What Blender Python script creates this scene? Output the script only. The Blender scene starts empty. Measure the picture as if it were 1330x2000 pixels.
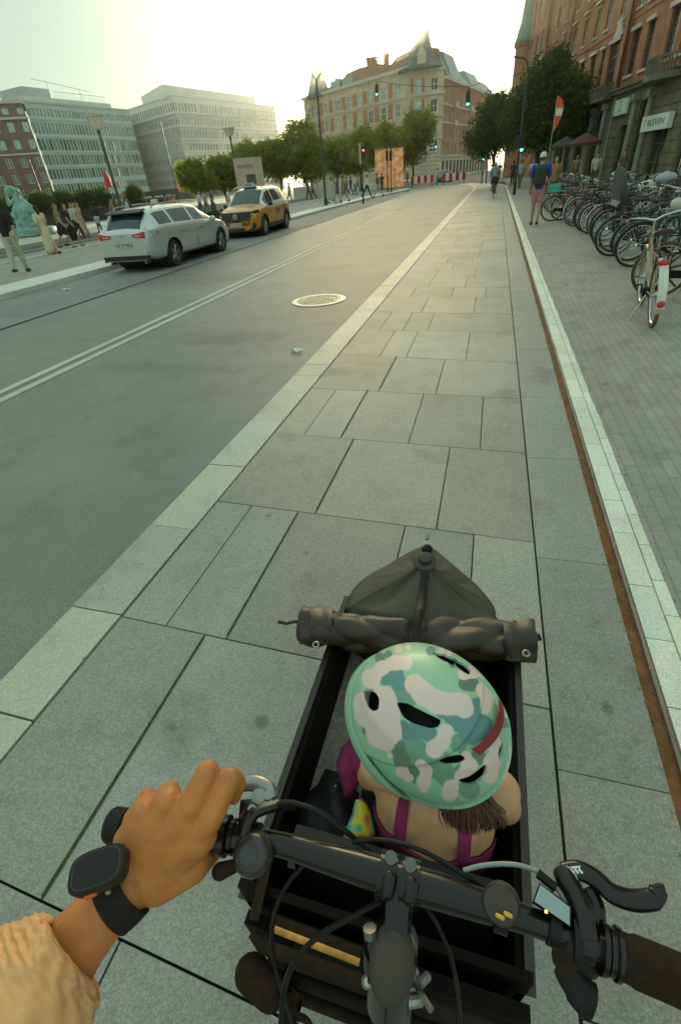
import bpy, bmesh, math, random
import numpy as np
from mathutils import Vector, Matrix, Euler
R = math.radians
random.seed(7); rng = np.random.default_rng(7)
S = bpy.context.scene
COL = S.collection
# ---------------------------------------------------------------- camera, sky, sun, exposure
CAM_H = 1.7
F_PX = 905.0                                   # focal length in photo pixels (photo 1330 x 2000)
_n = Vector((117, 1255, F_PX)).normalized()    # straight down, in photo axes (right, down, forward)
_v = Vector((308, -694, F_PX)); _v = (_v - _v.dot(_n)*_n).normalized()   # along the cycle track
_r = _n.cross(_v)
if _r.x < 0: _r = -_r
def world(d): return Vector((d.dot(_r), d.dot(_v), -d.dot(_n)))
cam_d = bpy.data.cameras.new('camera'); cam = bpy.data.objects.new('camera', cam_d); COL.objects.link(cam)
cx, cy, cz = world(Vector((1,0,0))), world(Vector((0,-1,0))), world(Vector((0,0,-1)))
cam.matrix_world = Matrix(((cx.x,cy.x,cz.x,0),(cx.y,cy.y,cz.y,0),(cx.z,cy.z,cz.z,CAM_H),(0,0,0,1)))
cam_d.sensor_fit = 'VERTICAL'; cam_d.sensor_height = 36; cam_d.lens = F_PX/2000*36
cam_d.clip_start = 0.02; cam_d.clip_end = 3000
S.camera = cam
SUN_AZ, SUN_EL = -10.9, 7.5
W = bpy.data.worlds.new('World'); S.world = W; W.use_nodes = True
wn = W.node_tree; wn.nodes.clear()
def wnode(t): return wn.nodes.new(t)
sky = wnode('ShaderNodeTexSky'); sky.sky_type = 'NISHITA'; sky.sun_disc = False
sky.sun_elevation = R(SUN_EL); sky.sun_rotation = R(SUN_AZ)
sky.air_density = 1.0; sky.dust_density = 2.5; sky.ozone_density = 0.6
tint = wnode('ShaderNodeMix'); tint.data_type = 'RGBA'; tint.blend_type = 'MULTIPLY'; tint.inputs[0].default_value = 1
tint.inputs[7].default_value = (0.72, 0.94, 0.82, 1)
bg = wnode('ShaderNodeBackground'); bg.inputs[1].default_value = 0.15
wo = wnode('ShaderNodeOutputWorld')
gam = wnode('ShaderNodeGamma'); gam.inputs[1].default_value = 0.2
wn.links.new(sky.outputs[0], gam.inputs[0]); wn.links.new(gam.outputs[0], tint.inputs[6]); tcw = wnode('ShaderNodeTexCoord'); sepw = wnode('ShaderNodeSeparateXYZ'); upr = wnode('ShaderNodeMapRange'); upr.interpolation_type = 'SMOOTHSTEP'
upr.inputs[1].default_value = .36; upr.inputs[2].default_value = .85; upr.inputs[3].default_value = .80; upr.inputs[4].default_value = 1.25   # sky dimmed low and brightened overhead, added to light the ground
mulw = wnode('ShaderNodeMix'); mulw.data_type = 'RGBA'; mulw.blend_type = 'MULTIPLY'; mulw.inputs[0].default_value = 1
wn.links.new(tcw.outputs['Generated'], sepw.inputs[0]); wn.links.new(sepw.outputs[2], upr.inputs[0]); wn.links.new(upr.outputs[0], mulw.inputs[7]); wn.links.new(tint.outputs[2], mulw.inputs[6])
# bright hazy aureole round the sun
dotw = wnode('ShaderNodeVectorMath'); dotw.operation = 'DOT_PRODUCT'; dotw.inputs[1].default_value = (math.sin(R(SUN_AZ))*math.cos(R(SUN_EL+3)), math.cos(R(SUN_AZ))*math.cos(R(SUN_EL+3)), math.sin(R(SUN_EL+3)))
wn.links.new(tcw.outputs['Generated'], dotw.inputs[0])
mxw = wnode('ShaderNodeMath'); mxw.operation = 'MAXIMUM'; mxw.inputs[1].default_value = 0; wn.links.new(dotw.outputs['Value'], mxw.inputs[0])
pww = wnode('ShaderNodeMath'); pww.operation = 'POWER'; pww.inputs[1].default_value = 55; wn.links.new(mxw.outputs[0], pww.inputs[0])
scw = wnode('ShaderNodeVectorMath'); scw.operation = 'SCALE'; scw.inputs[0].default_value = (1.0, .76, .38); wn.links.new(pww.outputs[0], scw.inputs['Scale'])
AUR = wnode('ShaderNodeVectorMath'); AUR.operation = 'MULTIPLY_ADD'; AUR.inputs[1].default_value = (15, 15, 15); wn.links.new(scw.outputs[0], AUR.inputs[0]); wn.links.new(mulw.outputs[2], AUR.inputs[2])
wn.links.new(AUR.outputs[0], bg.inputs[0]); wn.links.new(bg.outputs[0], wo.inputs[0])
sun_d = bpy.data.lights.new('sun', 'SUN'); sun_d.energy = 2.0; sun_d.angle = R(0.6); sun_d.color = (1, .80, .52)
sun = bpy.data.objects.new('sun', sun_d); COL.objects.link(sun)
_sd = Vector((math.sin(R(SUN_AZ))*math.cos(R(SUN_EL)), math.cos(R(SUN_AZ))*math.cos(R(SUN_EL)), math.sin(R(SUN_EL))))
sun.rotation_euler = _sd.to_track_quat('Z', 'Y').to_euler(); sun.location = (0, 0, 60)
S.view_settings.view_transform = 'Standard'; S.view_settings.look = 'None'
S.view_settings.gamma = 1; S.view_settings.exposure = 2.22; S.view_settings.use_curve_mapping = False
S.render.engine = 'CYCLES'

def P(x, y, z=0.0):
    """point at height z seen at photo pixel x, y"""
    d = world(Vector((x-665, y-1000, F_PX))); t = (z-CAM_H)/d.z
    return Vector((d.x*t, d.y*t, z))
def D(x, y, dep):
    """point at photo pixel x, y at distance dep along the optical axis"""
    d = world(Vector((x-665, y-1000, F_PX))) * (dep/F_PX)
    return d + Vector((0,0,CAM_H))
def AZ(az, dist, z=0.0): return Vector((math.sin(R(az))*dist, math.cos(R(az))*dist, z))
# ---------------------------------------------------------------- materials
MATS = {}
def mat(name, col, rough=.6, metal=0., var=0., vscale=8., bump=0., bscale=60., trans=0., sss=0., emit=0., spec=None, coat=0., col2=None):
    if name in MATS: return MATS[name]
    m = bpy.data.materials.new(name); m.use_nodes = True; MATS[name] = m
    nt = m.node_tree; b = nt.nodes['Principled BSDF']
    b.inputs['Base Color'].default_value = (*col, 1); b.inputs['Roughness'].default_value = rough; b.inputs['Metallic'].default_value = metal
    if spec is not None: b.inputs['Specular IOR Level'].default_value = spec
    if coat: b.inputs['Coat Weight'].default_value = coat; b.inputs['Coat Roughness'].default_value = .08
    if sss:
        b.inputs['Subsurface Weight'].default_value = sss; b.inputs['Subsurface Radius'].default_value = (.02,.007,.004); b.inputs['Subsurface Scale'].default_value = .5
    if emit: b.inputs['Emission Color'].default_value = (*col,1); b.inputs['Emission Strength'].default_value = emit
    if var or col2 or bump:
        tc = nt.nodes.new('ShaderNodeTexCoord')
    if var or col2:
        n = nt.nodes.new('ShaderNodeTexNoise'); n.inputs['Scale'].default_value = vscale; n.inputs['Detail'].default_value = 6; n.inputs['Roughness'].default_value=.65
        nt.links.new(tc.outputs['Object'], n.inputs['Vector'])
        r = nt.nodes.new('ShaderNodeValToRGB'); r.color_ramp.elements[0].position = .3; r.color_ramp.elements[1].position = .7
        a = col2 if col2 else [c*(1-var) for c in col]; c2 = col if col2 else [min(1, c*(1+var)) for c in col]
        r.color_ramp.elements[0].color = (*a, 1); r.color_ramp.elements[1].color = (*c2, 1)
        nt.links.new(n.outputs[0], r.inputs[0]); nt.links.new(r.outputs[0], b.inputs['Base Color'])
        if emit: nt.links.new(r.outputs[0], b.inputs['Emission Color'])
    if bump:
        n2 = nt.nodes.new('ShaderNodeTexNoise'); n2.inputs['Scale'].default_value = bscale; n2.inputs['Detail'].default_value = 4
        nt.links.new(tc.outputs['Object'], n2.inputs['Vector'])
        bp = nt.nodes.new('ShaderNodeBump'); bp.inputs['Strength'].default_value = min(1, bump); bp.inputs['Distance'].default_value = .002*bump*(60/bscale)
        nt.links.new(n2.outputs[0], bp.inputs['Height']); nt.links.new(bp.outputs[0], b.inputs['Normal'])
    if trans:
        tr = nt.nodes.new('ShaderNodeBsdfTranslucent'); mx = nt.nodes.new('ShaderNodeMixShader'); mx.inputs[0].default_value = trans
        out = nt.nodes['Material Output']
        if var or col2: nt.links.new(r.outputs[0], tr.inputs[0])
        else: tr.inputs[0].default_value = (*col,1)
        nt.links.new(b.outputs[0], mx.inputs[1]); nt.links.new(tr.outputs[0], mx.inputs[2]); nt.links.new(mx.outputs[0], out.inputs[0])
    return m
# ---------------------------------------------------------------- mesh builder
class MB:
    def __init__(s): s.v = []; s.f = []; s.m = []; s.cur = 0
    def add(s, vs, fs):
        k = len(s.v); s.v += [tuple(v) for v in vs]; s.f += [[i+k for i in f] for f in fs]; s.m += [s.cur]*len(fs); return s
    def box(s, c, size, rot=None):
        hx, hy, hz = [a/2 for a in size]; c = Vector(c)
        vs = [Vector((x,y,z)) for x in (-hx,hx) for y in (-hy,hy) for z in (-hz,hz)]
        if rot is not None:
            M = rot if isinstance(rot, Matrix) else Matrix.Rotation(rot, 3, 'Z')
            vs = [M @ v for v in vs]
        return s.add([v+c for v in vs], [(0,1,3,2),(4,6,7,5),(0,4,5,1),(2,3,7,6),(0,2,6,4),(1,5,7,3)])
    def hexa(s, p):  # 8 points: bottom 4 ccw, top 4 ccw
        return s.add(p, [(3,2,1,0),(4,5,6,7),(0,1,5,4),(1,2,6,5),(2,3,7,6),(3,0,4,7)])
    def loft(s, rings, caps=True, closed=True):
        n = len(rings[0]); vs = [p for r in rings for p in r]; fs = []
        for i in range(len(rings)-1):
            for j in range(n if closed else n-1):
                k = (j+1) % n; fs.append((i*n+j, i*n+k, (i+1)*n+k, (i+1)*n+j))
        if caps and closed: fs.append(tuple(range(n-1,-1,-1))); fs.append(tuple((len(rings)-1)*n+j for j in range(n)))
        return s.add(vs, fs)
    def tube(s, pts, rad, n=10, caps=True, closed=False, flat=1.0, upv=None):
        pts = [Vector(p) for p in pts]; N = len(pts)
        if not hasattr(rad, '__len__'): rad = [rad]*N
        rings = []; u = None
        for i, p in enumerate(pts):
            if closed: t = pts[(i+1)%N]-pts[i-1]
            else: t = pts[min(i+1,N-1)]-pts[max(i-1,0)]
            t = t.normalized() if t.length > 1e-9 else Vector((0,0,1))
            if u is None:
                a = Vector(upv) if upv else (Vector((0,0,1)) if abs(t.z) < .9 else Vector((1,0,0)))
                u = (a - a.dot(t)*t).normalized()
            else:
                u = (u - u.dot(t)*t).normalized()
            w = t.cross(u)
            rings.append([p + rad[i]*(math.cos(2*math.pi*k/n)*u*flat + math.sin(2*math.pi*k/n)*w) for k in range(n)])
        if closed: rings.append(rings[0]); return s.loft(rings, caps=False)
        return s.loft(rings, caps)
    def cyl(s, a, b, r, n=12, r2=None): return s.tube([a,b], [r, r if r2 is None else r2], n)
    def lathe(s, prof, n=20, M=None):  # prof: (r, z)
        M = M or Matrix.Identity(4); rings = []
        for r, z in prof: rings.append([M @ Vector((r*math.cos(2*math.pi*k/n), r*math.sin(2*math.pi*k/n), z)) for k in range(n)])
        return s.loft(rings, caps=True)
    def ell(s, c, r, n=14, m=9, M=None):
        c = Vector(c); r = (r,r,r) if not hasattr(r,'__len__') else r; rings = []
        for i in range(m+1):
            t = math.pi*(i+.001)/(m+.002) - math.pi/2
            rings.append([(M @ v if M else v) + c for v in [Vector((r[0]*math.cos(t)*math.cos(2*math.pi*k/n), r[1]*math.cos(t)*math.sin(2*math.pi*k/n), r[2]*math.sin(t))) for k in range(n)]])
        return s.loft(rings, caps=True)
    def capsule(s, a, ra, b, rb, n=12):
        a, b = Vector(a), Vector(b); t = (b-a); L = t.length; t = t.normalized() if L > 1e-9 else Vector((0,0,1))
        pts, rad = [], []
        for k in range(5): th = math.pi/2*(1-k/4.); pts.append(a - t*ra*math.sin(th)); rad.append(max(1e-4, ra*math.cos(th)))
        for k in range(5): th = math.pi/2*(k/4.); pts.append(b + t*rb*math.sin(th)); rad.append(max(1e-4, rb*math.cos(th)))
        up = Vector((0,0,1)) if abs(t.z) < .9 else Vector((1,0,0)); u = (up-up.dot(t)*t).normalized(); w = t.cross(u)
        return s.loft([[p + q*(math.cos(2*math.pi*j/n)*u+math.sin(2*math.pi*j/n)*w) for j in range(n)] for p, q in zip(pts, rad)])
    def prism(s, poly, z0, z1):
        n = len(poly); return s.loft([[Vector((p[0],p[1],z)) for p in poly] for z in (z0,z1)])
    def sheet(s, poly, z): return s.add([(p[0],p[1],z) for p in poly], [tuple(range(len(poly)))])
    def quad(s, a, b, c, d): return s.add([a,b,c,d], [(0,1,2,3)])
    def grid(s, fn, nu, nv, cu=False):
        vs = [fn(i/nu, j/nv) for i in range(nu+1) for j in range(nv+1)]
        return s.add(vs, [(i*(nv+1)+j, (i+1)*(nv+1)+j, (i+1)*(nv+1)+j+1, i*(nv+1)+j+1) for i in range(nu) for j in range(nv)])
    def xf(s, M):
        s.v = [tuple(M @ Vector(v)) for v in s.v]; return s
    def mesh(s, name, mats, smooth=False):
        me = bpy.data.meshes.new(name); me.from_pydata(s.v, [], s.f)
        for m in (mats if isinstance(mats, (list,tuple)) else [mats]): me.materials.append(m)
        if any(s.m): me.polygons.foreach_set('material_index', s.m)
        if smooth:
            me.polygons.foreach_set('use_smooth', [True]*len(me.polygons))
            if smooth == 'auto': me.set_sharp_from_angle(angle=R(40))
        me.update(); return me
    def build(s, name, mats, parent=None, smooth='auto', **kw):
        return link(name, s.mesh(name, mats, smooth), parent, **kw)
def link(name, me, parent=None, label=None, cat=None, group=None, kind=None, loc=None, rz=None):
    o = bpy.data.objects.new(name, me); COL.objects.link(o)
    if parent: o.parent = parent
    if loc is not None: o.location = loc
    if rz is not None: o.rotation_euler.z = rz
    return tag(o, label, cat, group, kind)
def tag(o, label=None, cat=None, group=None, kind=None):
    for k, v in (('label',label),('category',cat),('group',group),('kind',kind)):
        if v: o[k] = v
    return o
def thing(name, loc=(0,0,0), rz=0, label=None, cat=None, group=None): return link(name, None, None, label, cat, group, None, loc, rz)
def struct(o): o['kind'] = 'structure'; return o
def copy_tree(o, parent=None, loc=None, rz=None, label=None):
    c = o.copy(); COL.objects.link(c); c.parent = parent
    if loc is not None: c.location = loc
    if rz is not None: c.rotation_euler.z = rz
    if label: c['label'] = label
    for ch in list(KIDS(o)): copy_tree(ch, c)
    return c
def KIDS(o): return o.children
def evalmesh(me, setup):
    o = bpy.data.objects.new('tmp_eval', me); COL.objects.link(o); setup(o)
    dg = bpy.context.evaluated_depsgraph_get(); dg.update()
    r = bpy.data.meshes.new_from_object(o.evaluated_get(dg)); bpy.data.objects.remove(o); return r
def blob(mb, mats, voxel=.01, smooth=4, name='body'):
    def st(o):
        m = o.modifiers.new('r','REMESH'); m.mode = 'VOXEL'; m.voxel_size = voxel; m.use_smooth_shade = True
        if smooth: m2 = o.modifiers.new('s','SMOOTH'); m2.factor = .5; m2.iterations = smooth
    r = evalmesh(mb.mesh(name, mats), st); r.materials.clear()
    for m in (mats if isinstance(mats,(list,tuple)) else [mats]): r.materials.append(m)
    r.polygons.foreach_set('use_smooth', [True]*len(r.polygons)); return r
def cloth(me, keep, off, mats, planes=(), solid=0, name='cloth'):
    bm = bmesh.new(); bm.from_mesh(me)
    for co, no in planes: bmesh.ops.bisect_plane(bm, geom=bm.verts[:]+bm.edges[:]+bm.faces[:], plane_co=co, plane_no=no)
    bm.normal_update(); nor = {v: v.normal.copy() for v in bm.verts}
    bmesh.ops.delete(bm, geom=[f for f in bm.faces if not keep(f.calc_center_median(), f.normal)], context='FACES')
    for v in bm.verts:
        o = off(v.co) if callable(off) else off
        v.co += nor.get(v, v.normal)*o
    r = bpy.data.meshes.new(name); bm.to_mesh(r); bm.free(); r.materials.clear()
    for m in (mats if isinstance(mats,(list,tuple)) else [mats]): r.materials.append(m)
    if solid:
        def st(o): k = o.modifiers.new('k','SOLIDIFY'); k.thickness = solid; k.offset = 1
        r = evalmesh(r, st)
    r.polygons.foreach_set('use_smooth', [True]*len(r.polygons)); return r
def textmesh(name, txt, size, m, M, parent=None, extrude=.002, **kw):
    c = bpy.data.curves.new(name, 'FONT'); c.body = txt; c.size = size; c.extrude = extrude; c.align_x = 'CENTER'; c.align_y = 'CENTER'; c.offset = size*.01
    o = bpy.data.objects.new('tmp_text', c); COL.objects.link(o)
    dg = bpy.context.evaluated_depsgraph_get(); dg.update(); me = bpy.data.meshes.new_from_object(o.evaluated_get(dg)); bpy.data.objects.remove(o)
    me.transform(M); me.materials.clear(); me.materials.append(m); return link(name, me, parent, **kw)
def smoothpath(pts, n=8):
    """Catmull-Rom through points"""
    p = [Vector(q) for q in pts]; p = [2*p[0]-p[1]] + p + [2*p[-1]-p[-2]]; out = []
    for i in range(1, len(p)-2):
        for k in range(n):
            t = k/n; a, b, c, d = p[i-1], p[i], p[i+1], p[i+2]
            out.append(.5*((2*b)+(c-a)*t+(2*a-5*b+4*c-d)*t*t+(3*b-a-3*c+d)*t**3))
    out.append(p[-2]); return out
def lerp(a, b, t): return a + (b-a)*t
def interp(x, xs, ys): return float(np.interp(x, xs, ys))
# ================================================================ GROUND
def ground_mat(name, base, var=.12, speck=.35, stain=.25, rough=.75, warm=None, attr=False, brick=None, bump=.5, spots=()):
    m = bpy.data.materials.new(name); m.use_nodes = True; nt = m.node_tree; L = nt.links; N = nt.nodes.new
    b = nt.nodes['Principled BSDF']; b.inputs['Roughness'].default_value = rough
    tc = N('ShaderNodeTexCoord')
    def noise(scale, detail=3, ro=.6):
        n = N('ShaderNodeTexNoise'); n.inputs['Scale'].default_value = scale; n.inputs['Detail'].default_value = detail; n.inputs['Roughness'].default_value = ro
        L.new(tc.outputs['Object'], n.inputs['Vector']); return n.outputs[0]
    def mapr(src, a, c, lo, hi):
        r = N('ShaderNodeMapRange'); r.inputs[1].default_value = a; r.inputs[2].default_value = c; r.inputs[3].default_value = lo; r.inputs[4].default_value = hi
        L.new(src, r.inputs[0]); return r.outputs[0]
    def mul(a, c):
        r = N('ShaderNodeMath'); r.operation = 'MULTIPLY'; L.new(a, r.inputs[0]); L.new(c, r.inputs[1]); return r.outputs[0]
    f = mul(mul(mapr(noise(.7, 5), .3, .7, 1-var, 1+var), mapr(noise(160, 2), .3, .7, 1-speck*.9, 1+speck*.9)), mapr(noise(330, 1), .3, .7, 1-speck*.8, 1+speck*.8))
    f = mul(f, mapr(noise(2.3, 6, .7), .52, .72, 1, 1-stain)); f = mul(f, mapr(noise(55, 3, .7), .3, .7, 1-speck*.28, 1+speck*.28)); f = mul(f, mapr(noise(9, 5, .75), .56, .70, 1, 1-stain*.5))
    vo = N('ShaderNodeTexVoronoi'); vo.inputs['Scale'].default_value = 2.6; L.new(tc.outputs['Object'], vo.inputs['Vector'])   # chewing gum and drips
    f = mul(f, mapr(vo.outputs['Distance'], .04, .062, .60, 1))
    for sx, sy, rx_, ry_, st_ in spots:      # old oil and drink stains with ragged edges
        mp = N('ShaderNodeMapping'); mp.inputs['Location'].default_value = (-sx/rx_,-sy/ry_,0); mp.inputs['Scale'].default_value = (1/rx_,1/ry_,0); L.new(tc.outputs['Object'], mp.inputs[0])
        ln = N('ShaderNodeVectorMath'); ln.operation = 'LENGTH'; L.new(mp.outputs[0], ln.inputs[0])
        ad = N('ShaderNodeMath'); ad.operation = 'ADD'; L.new(ln.outputs['Value'], ad.inputs[0]); L.new(mapr(noise(3.5, 6, .7), .3, .7, -.55, .55), ad.inputs[1])
        f = mul(f, mapr(ad.outputs[0], .35, 1.0, 1-st_, 1))
    mx = N('ShaderNodeMix'); mx.data_type = 'RGBA'; mx.blend_type = 'MULTIPLY'; mx.inputs[0].default_value = 1
    if attr:
        a = N('ShaderNodeAttribute'); a.attribute_name = 'tone'; L.new(a.outputs['Color'], mx.inputs[6])
    elif brick:
        mp = N('ShaderNodeMapping'); mp.inputs['Rotation'].default_value[2] = R(brick[3]); L.new(tc.outputs['Object'], mp.inputs[0])
        br = N('ShaderNodeTexBrick'); br.inputs['Scale'].default_value = 1; br.inputs['Brick Width'].default_value = brick[0]; br.inputs['Row Height'].default_value = brick[1]
        br.inputs['Mortar Size'].default_value = brick[2]; br.inputs['Mortar Smooth'].default_value = .3; br.inputs['Bias'].default_value = 0
        br.inputs['Color1'].default_value = (*[c*.92 for c in base],1); br.inputs['Color2'].default_value = (*[c*1.08 for c in base],1); br.inputs['Mortar'].default_value = (*[c*.76 for c in base],1)
        L.new(mp.outputs[0], br.inputs[0]); L.new(br.outputs[0], mx.inputs[6])
    else: mx.inputs[6].default_value = (*base, 1)
    L.new(f, mx.inputs[7]); L.new(mx.outputs[2], b.inputs['Base Color'])
    bp = N('ShaderNodeBump'); bp.inputs['Strength'].default_value = bump; bp.inputs['Distance'].default_value = .003
    L.new(noise(230, 2), bp.inputs['Height']); L.new(bp.outputs[0], b.inputs['Normal'])
    return m
M_asph = ground_mat('asphalt', (.195,.195,.165), var=.18, speck=.55, stain=.26, rough=.55, spots=[(P(465,662).x,P(465,662).y,1.0,.45,.35),(P(330,720).x,P(330,720).y,1.3,.25,.22),(P(560,620).x,P(560,620).y,.8,.3,.15),(-6.5,11,2.2,1.2,.2)])
M_slab = ground_mat('paving_slab', (.2,.2,.18), attr=True, var=.13, speck=.3, stain=.28, rough=.52, spots=[(P(640,735).x,P(640,735).y,.5,.22,.3),(P(985,780).x,P(985,780).y,.16,.25,.35),(P(1060,740).x,P(1060,740).y,.14,.3,.3),(P(850,800).x,P(850,800).y,.35,.3,.12),(P(515,1420).x,P(515,1420).y,.035,.03,.45),(P(340,1432).x,P(340,1432).y,.04,.02,.35),(P(1180,1395).x,P(1180,1395).y,.025,.03,.4),(P(600,1090).x,P(600,1090).y,.03,.03,.4)])
M_kerb = ground_mat('granite_kerb', (.36,.36,.30), var=.1, speck=.25, stain=.2, rough=.6)
M_white = ground_mat('white_stone', (.62,.63,.55), var=.08, speck=.15, stain=.25, rough=.65)
M_paver = ground_mat('clinker_paving', (.33,.31,.25), brick=(.23,.075,.006,90), var=.12, speck=.25, stain=.3, rough=.7)
M_sett = ground_mat('sett_paving', (.23,.23,.21), brick=(.16,.11,.012,90), var=.15, speck=.3, stain=.3, rough=.7)
M_plaza = ground_mat('plaza_paving', (.42,.40,.33), brick=(1.2,.6,.01,0), var=.1, speck=.15, stain=.2, rough=.55)
M_line = ground_mat('road_paint', (.50,.52,.44), var=.15, speck=.3, stain=.4, rough=.6)
M_joint = mat('joint_sand', (.035,.032,.02), .95, var=.4, vscale=20)
M_moss = mat('joint_moss', (.05,.06,.015), .95, var=.4, vscale=30)
M_rust = mat('rusty_steel', (.20,.085,.025), .85, var=.45, vscale=14, bump=.5)
M_steel = mat('worn_steel_edge', (.28,.22,.18), .5, metal=.6, var=.3)
def road_strip(name, xs0, xs1, z, m, ys):
    """a strip whose left/right edge x is a function of y"""
    mb = MB()
    for a, b in zip(ys[:-1], ys[1:]): mb.quad((xs0(a),a,z),(xs1(a),a,z),(xs1(b),b,z),(xs0(b),b,z))
    return struct(mb.build(name, m, smooth=False))
def bend(x0):      # the street swings to the left from about 58 m on
    return lambda y: x0 - (0 if y < 50 else .0085*(y-50)**2)
struct(MB().quad((-1500,-300,-.03),(1500,-300,-.03),(1500,2500,-.03),(-1500,2500,-.03)).build('ground', ground_mat('far_ground', (.2,.19,.16), rough=.8), smooth=False))
YS = [-4,0,4,8,12,16,20,25,30,35,40,45,50,54,58,62,66,70,75,80,86,92,100,110,120,132]
road_strip('road', lambda y: -8.05 if y<50 else bend(-8.05)(y)+ (0), bend(-1.86), 0, M_asph, YS)
road_strip('sett_strip', lambda y: -10.7 if y < 40 else interp(y,[40,50,62,66,132],[-10.7,-10.3,-9.0,-9.8,-66]), lambda y: -8.05 if y<50 else bend(-8.05)(y), .004, M_sett, YS)
# drain line along the setts
road_strip('drain_line', lambda y: -8.09, lambda y: -8.03, .008, M_joint, YS[:13])
# left kerb of the roadway, a platform and its lanes
def rl(y): return -10.7 if y < 40 else interp(y,[40,50,62,66,132],[-10.7,-10.3,-9.0,-9.8,-66])
def raised(name, f0, f1, z, m, ys, top=None):
    mb = MB()
    for a, b in zip(ys[:-1], ys[1:]):
        mb.hexa([(f0(a),a,-.02),(f1(a),a,-.02),(f1(b),b,-.02),(f0(b),b,-.02),(f0(a),a,z),(f1(a),a,z),(f1(b),b,z),(f0(b),b,z)])
    return struct(mb.build(name, m, smooth=False))
raised('platform_kerb', lambda y: rl(y)-1.25, rl, .12, M_white, YS[:18])
raised('platform', lambda y: -16.7, lambda y: rl(y)-1.255, .11, M_asph if False else ground_mat('pale_asphalt', (.27,.27,.235), var=.12, speck=.3, stain=.25), YS[:18])
raised('platform_edge', lambda y: -17.3, lambda y: -16.7, .125, M_kerb, YS[:17])
raised('bus_lane', lambda y: -22.6, lambda y: -17.3, .05, ground_mat('bus_lane_paving', (.25,.25,.22), var=.1, stain=.2), YS[:17])
for x, w in ((-19.95,.5),(-22.3,.6)):
    o = raised('rail_channel', lambda y: x-w/2, lambda y: x+w/2, .17, mat('dark_channel', (.045,.042,.032), .7, var=.3), YS[:15])
    o2 = raised('stone_edge', lambda y: x+w/2, lambda y: x+w/2+.25, .15, M_kerb, YS[:15])
struct(MB().quad((-420,-20,.02),(-22.5,-20,.02),(-22.5,230,.02),(-420,230,.02)).build('plaza', M_plaza, smooth=False))
struct(MB().quad((-22.5,66,.016),(rl(66)-1,66,.016),(-64,132,.016),(-64,132.1,.016)).build('plaza_corner', M_plaza, smooth=False))
# painted lines: pair of thin white lines
for k, (a, b) in enumerate(((-5.30,-5.18),(-5.06,-4.94))):
    road_strip('lane_line', lambda y: a, lambda y: b, .005, M_line, [-4,2,6,10,14,18,22,26,30])
# granite kerb of the track: single stones with joints
kb = MB(); y = -1.2; rk = random.Random(3)
kys = [-1.2,-.3,.62,1.18,1.87,2.62,3.4,4.05,4.5,4.85,5.55]
while kys[-1] < 66: kys.append(kys[-1] + rk.uniform(.75,1.1))
for a, b in zip(kys[:-1], kys[1:]):
    x0 = bend(-1.86)((a+b)/2); tone = rk.uniform(-.002,.002)
    f0, f1 = bend(-1.86), bend(-1.57)
    kb.hexa([(f0(a),a+.004,-.02),(f1(a),a+.004,-.02),(f1(b),b-.004,-.02),(f0(b),b-.004,-.02),(f0(a),a+.004,.045+tone),(f1(a),a+.004,.045+tone),(f1(b),b-.004,.045+tone),(f0(b),b-.004,.045+tone)])
def kerb_tones(o, base, spread):
    me = o.data; at = me.color_attributes.new('tone', 'FLOAT_COLOR', 'CORNER'); r = random.Random(5)
    nb = len(me.polygons)//6; cols = []
    for i in range(nb):
        s = 1 + r.uniform(-spread, spread); w = r.uniform(-.04,.04)
        cols += [v for _ in range(24) for v in (base[0]*s*(1+w), base[1]*s, base[2]*s*(1-w), 1)]
    at.data.foreach_set('color', cols)
M_kerbT = ground_mat('kerb_stone', (1,1,1), attr=True, var=.07, speck=.25, stain=.25, rough=.48)
o = kb.build('track_kerb', M_kerbT, smooth=False); struct(o); kerb_tones(o, (.46,.445,.345), .12)
struct(MB().quad((-1.86,-1.5,.0),(2,-1.5,.0),(2,66,.0),(-1.86,66,.0)).build('joint_bed', M_joint, smooth=False)).location.z = .012
# paving slabs of the cycle track, rows read from the photograph
XL, XR = -1.562, .38
def Yat(px, py): return P(px, py).y
rows = [  # (left px, right px of the row's far joint, [joint x at near end, x at far end] in metres)
 ((93,1768),(530,1980)), ((245,1215),(630,1300)), ((425,988),(1038,1070)), ((530,853),(1027,895)), ((600,765),(1013,787)), ((687,700),(1005,716)), ((742,651),(1003,659)), ((765,615),(1001,620)), ((790,584),(1000,587))]
lines = []
for a, b in rows:
    pa, pb = P(*a), P(*b); k = (pb.y-pa.y)/(pb.x-pa.x); lines.append((pa.y + k*(XL-pa.x), pa.y + k*(XR-pa.x)))
verts_px = [None, [((93,1768),(405,1250))], [((330,1228),(495,1000)),((447,1255),(585,1010)),((700,1290),(812,1040)),((920,1130),(923,1055))],
 [((620,1008),(692,865)),((852,1042),(878,880))], [((597,856),(657,768)),((670,860),(718,768)),((798,872),(828,775)),((937,887),(942,782))],
 [((742,767),(775,702)),((850,774),(870,707))], [((742,702),(770,655)),((795,702),(815,655)),((908,706),(918,658))],
 [((742,650),(765,616)),((788,650),(805,616)),((836,650),(848,616))], [((824,614),(836,587)),((925,616),(928,587))]]
allrows = [(-2.6,-2.6), (-1.5,-1.5), (-.65,-.65)] + lines[0:]
vx = [None, [-.9,-.3], [-.7,.0]] + [None] + [[(P(*a).x+P(*b).x)/2 for a, b in v] for v in verts_px[1:]]
vx[3] = [-.8,-.2]
while allrows[-1][0] < 70:
    s = rk.uniform(.55,.95) if allrows[-1][0] < 20 else rk.uniform(.8,1.0); l = allrows[-1]; f = max(0, 1-(l[0]-8)/10)
    allrows.append((l[0]+s, l[0]+s+(l[1]-l[0])*.8)); n = rk.choice([2,3,3,4]); w = (XR-XL)/n
    vx.append([XL + w*(i+1) + rk.uniform(-.12,.12) for i in range(n-1)])
sb = MB(); moss = MB()
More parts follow.
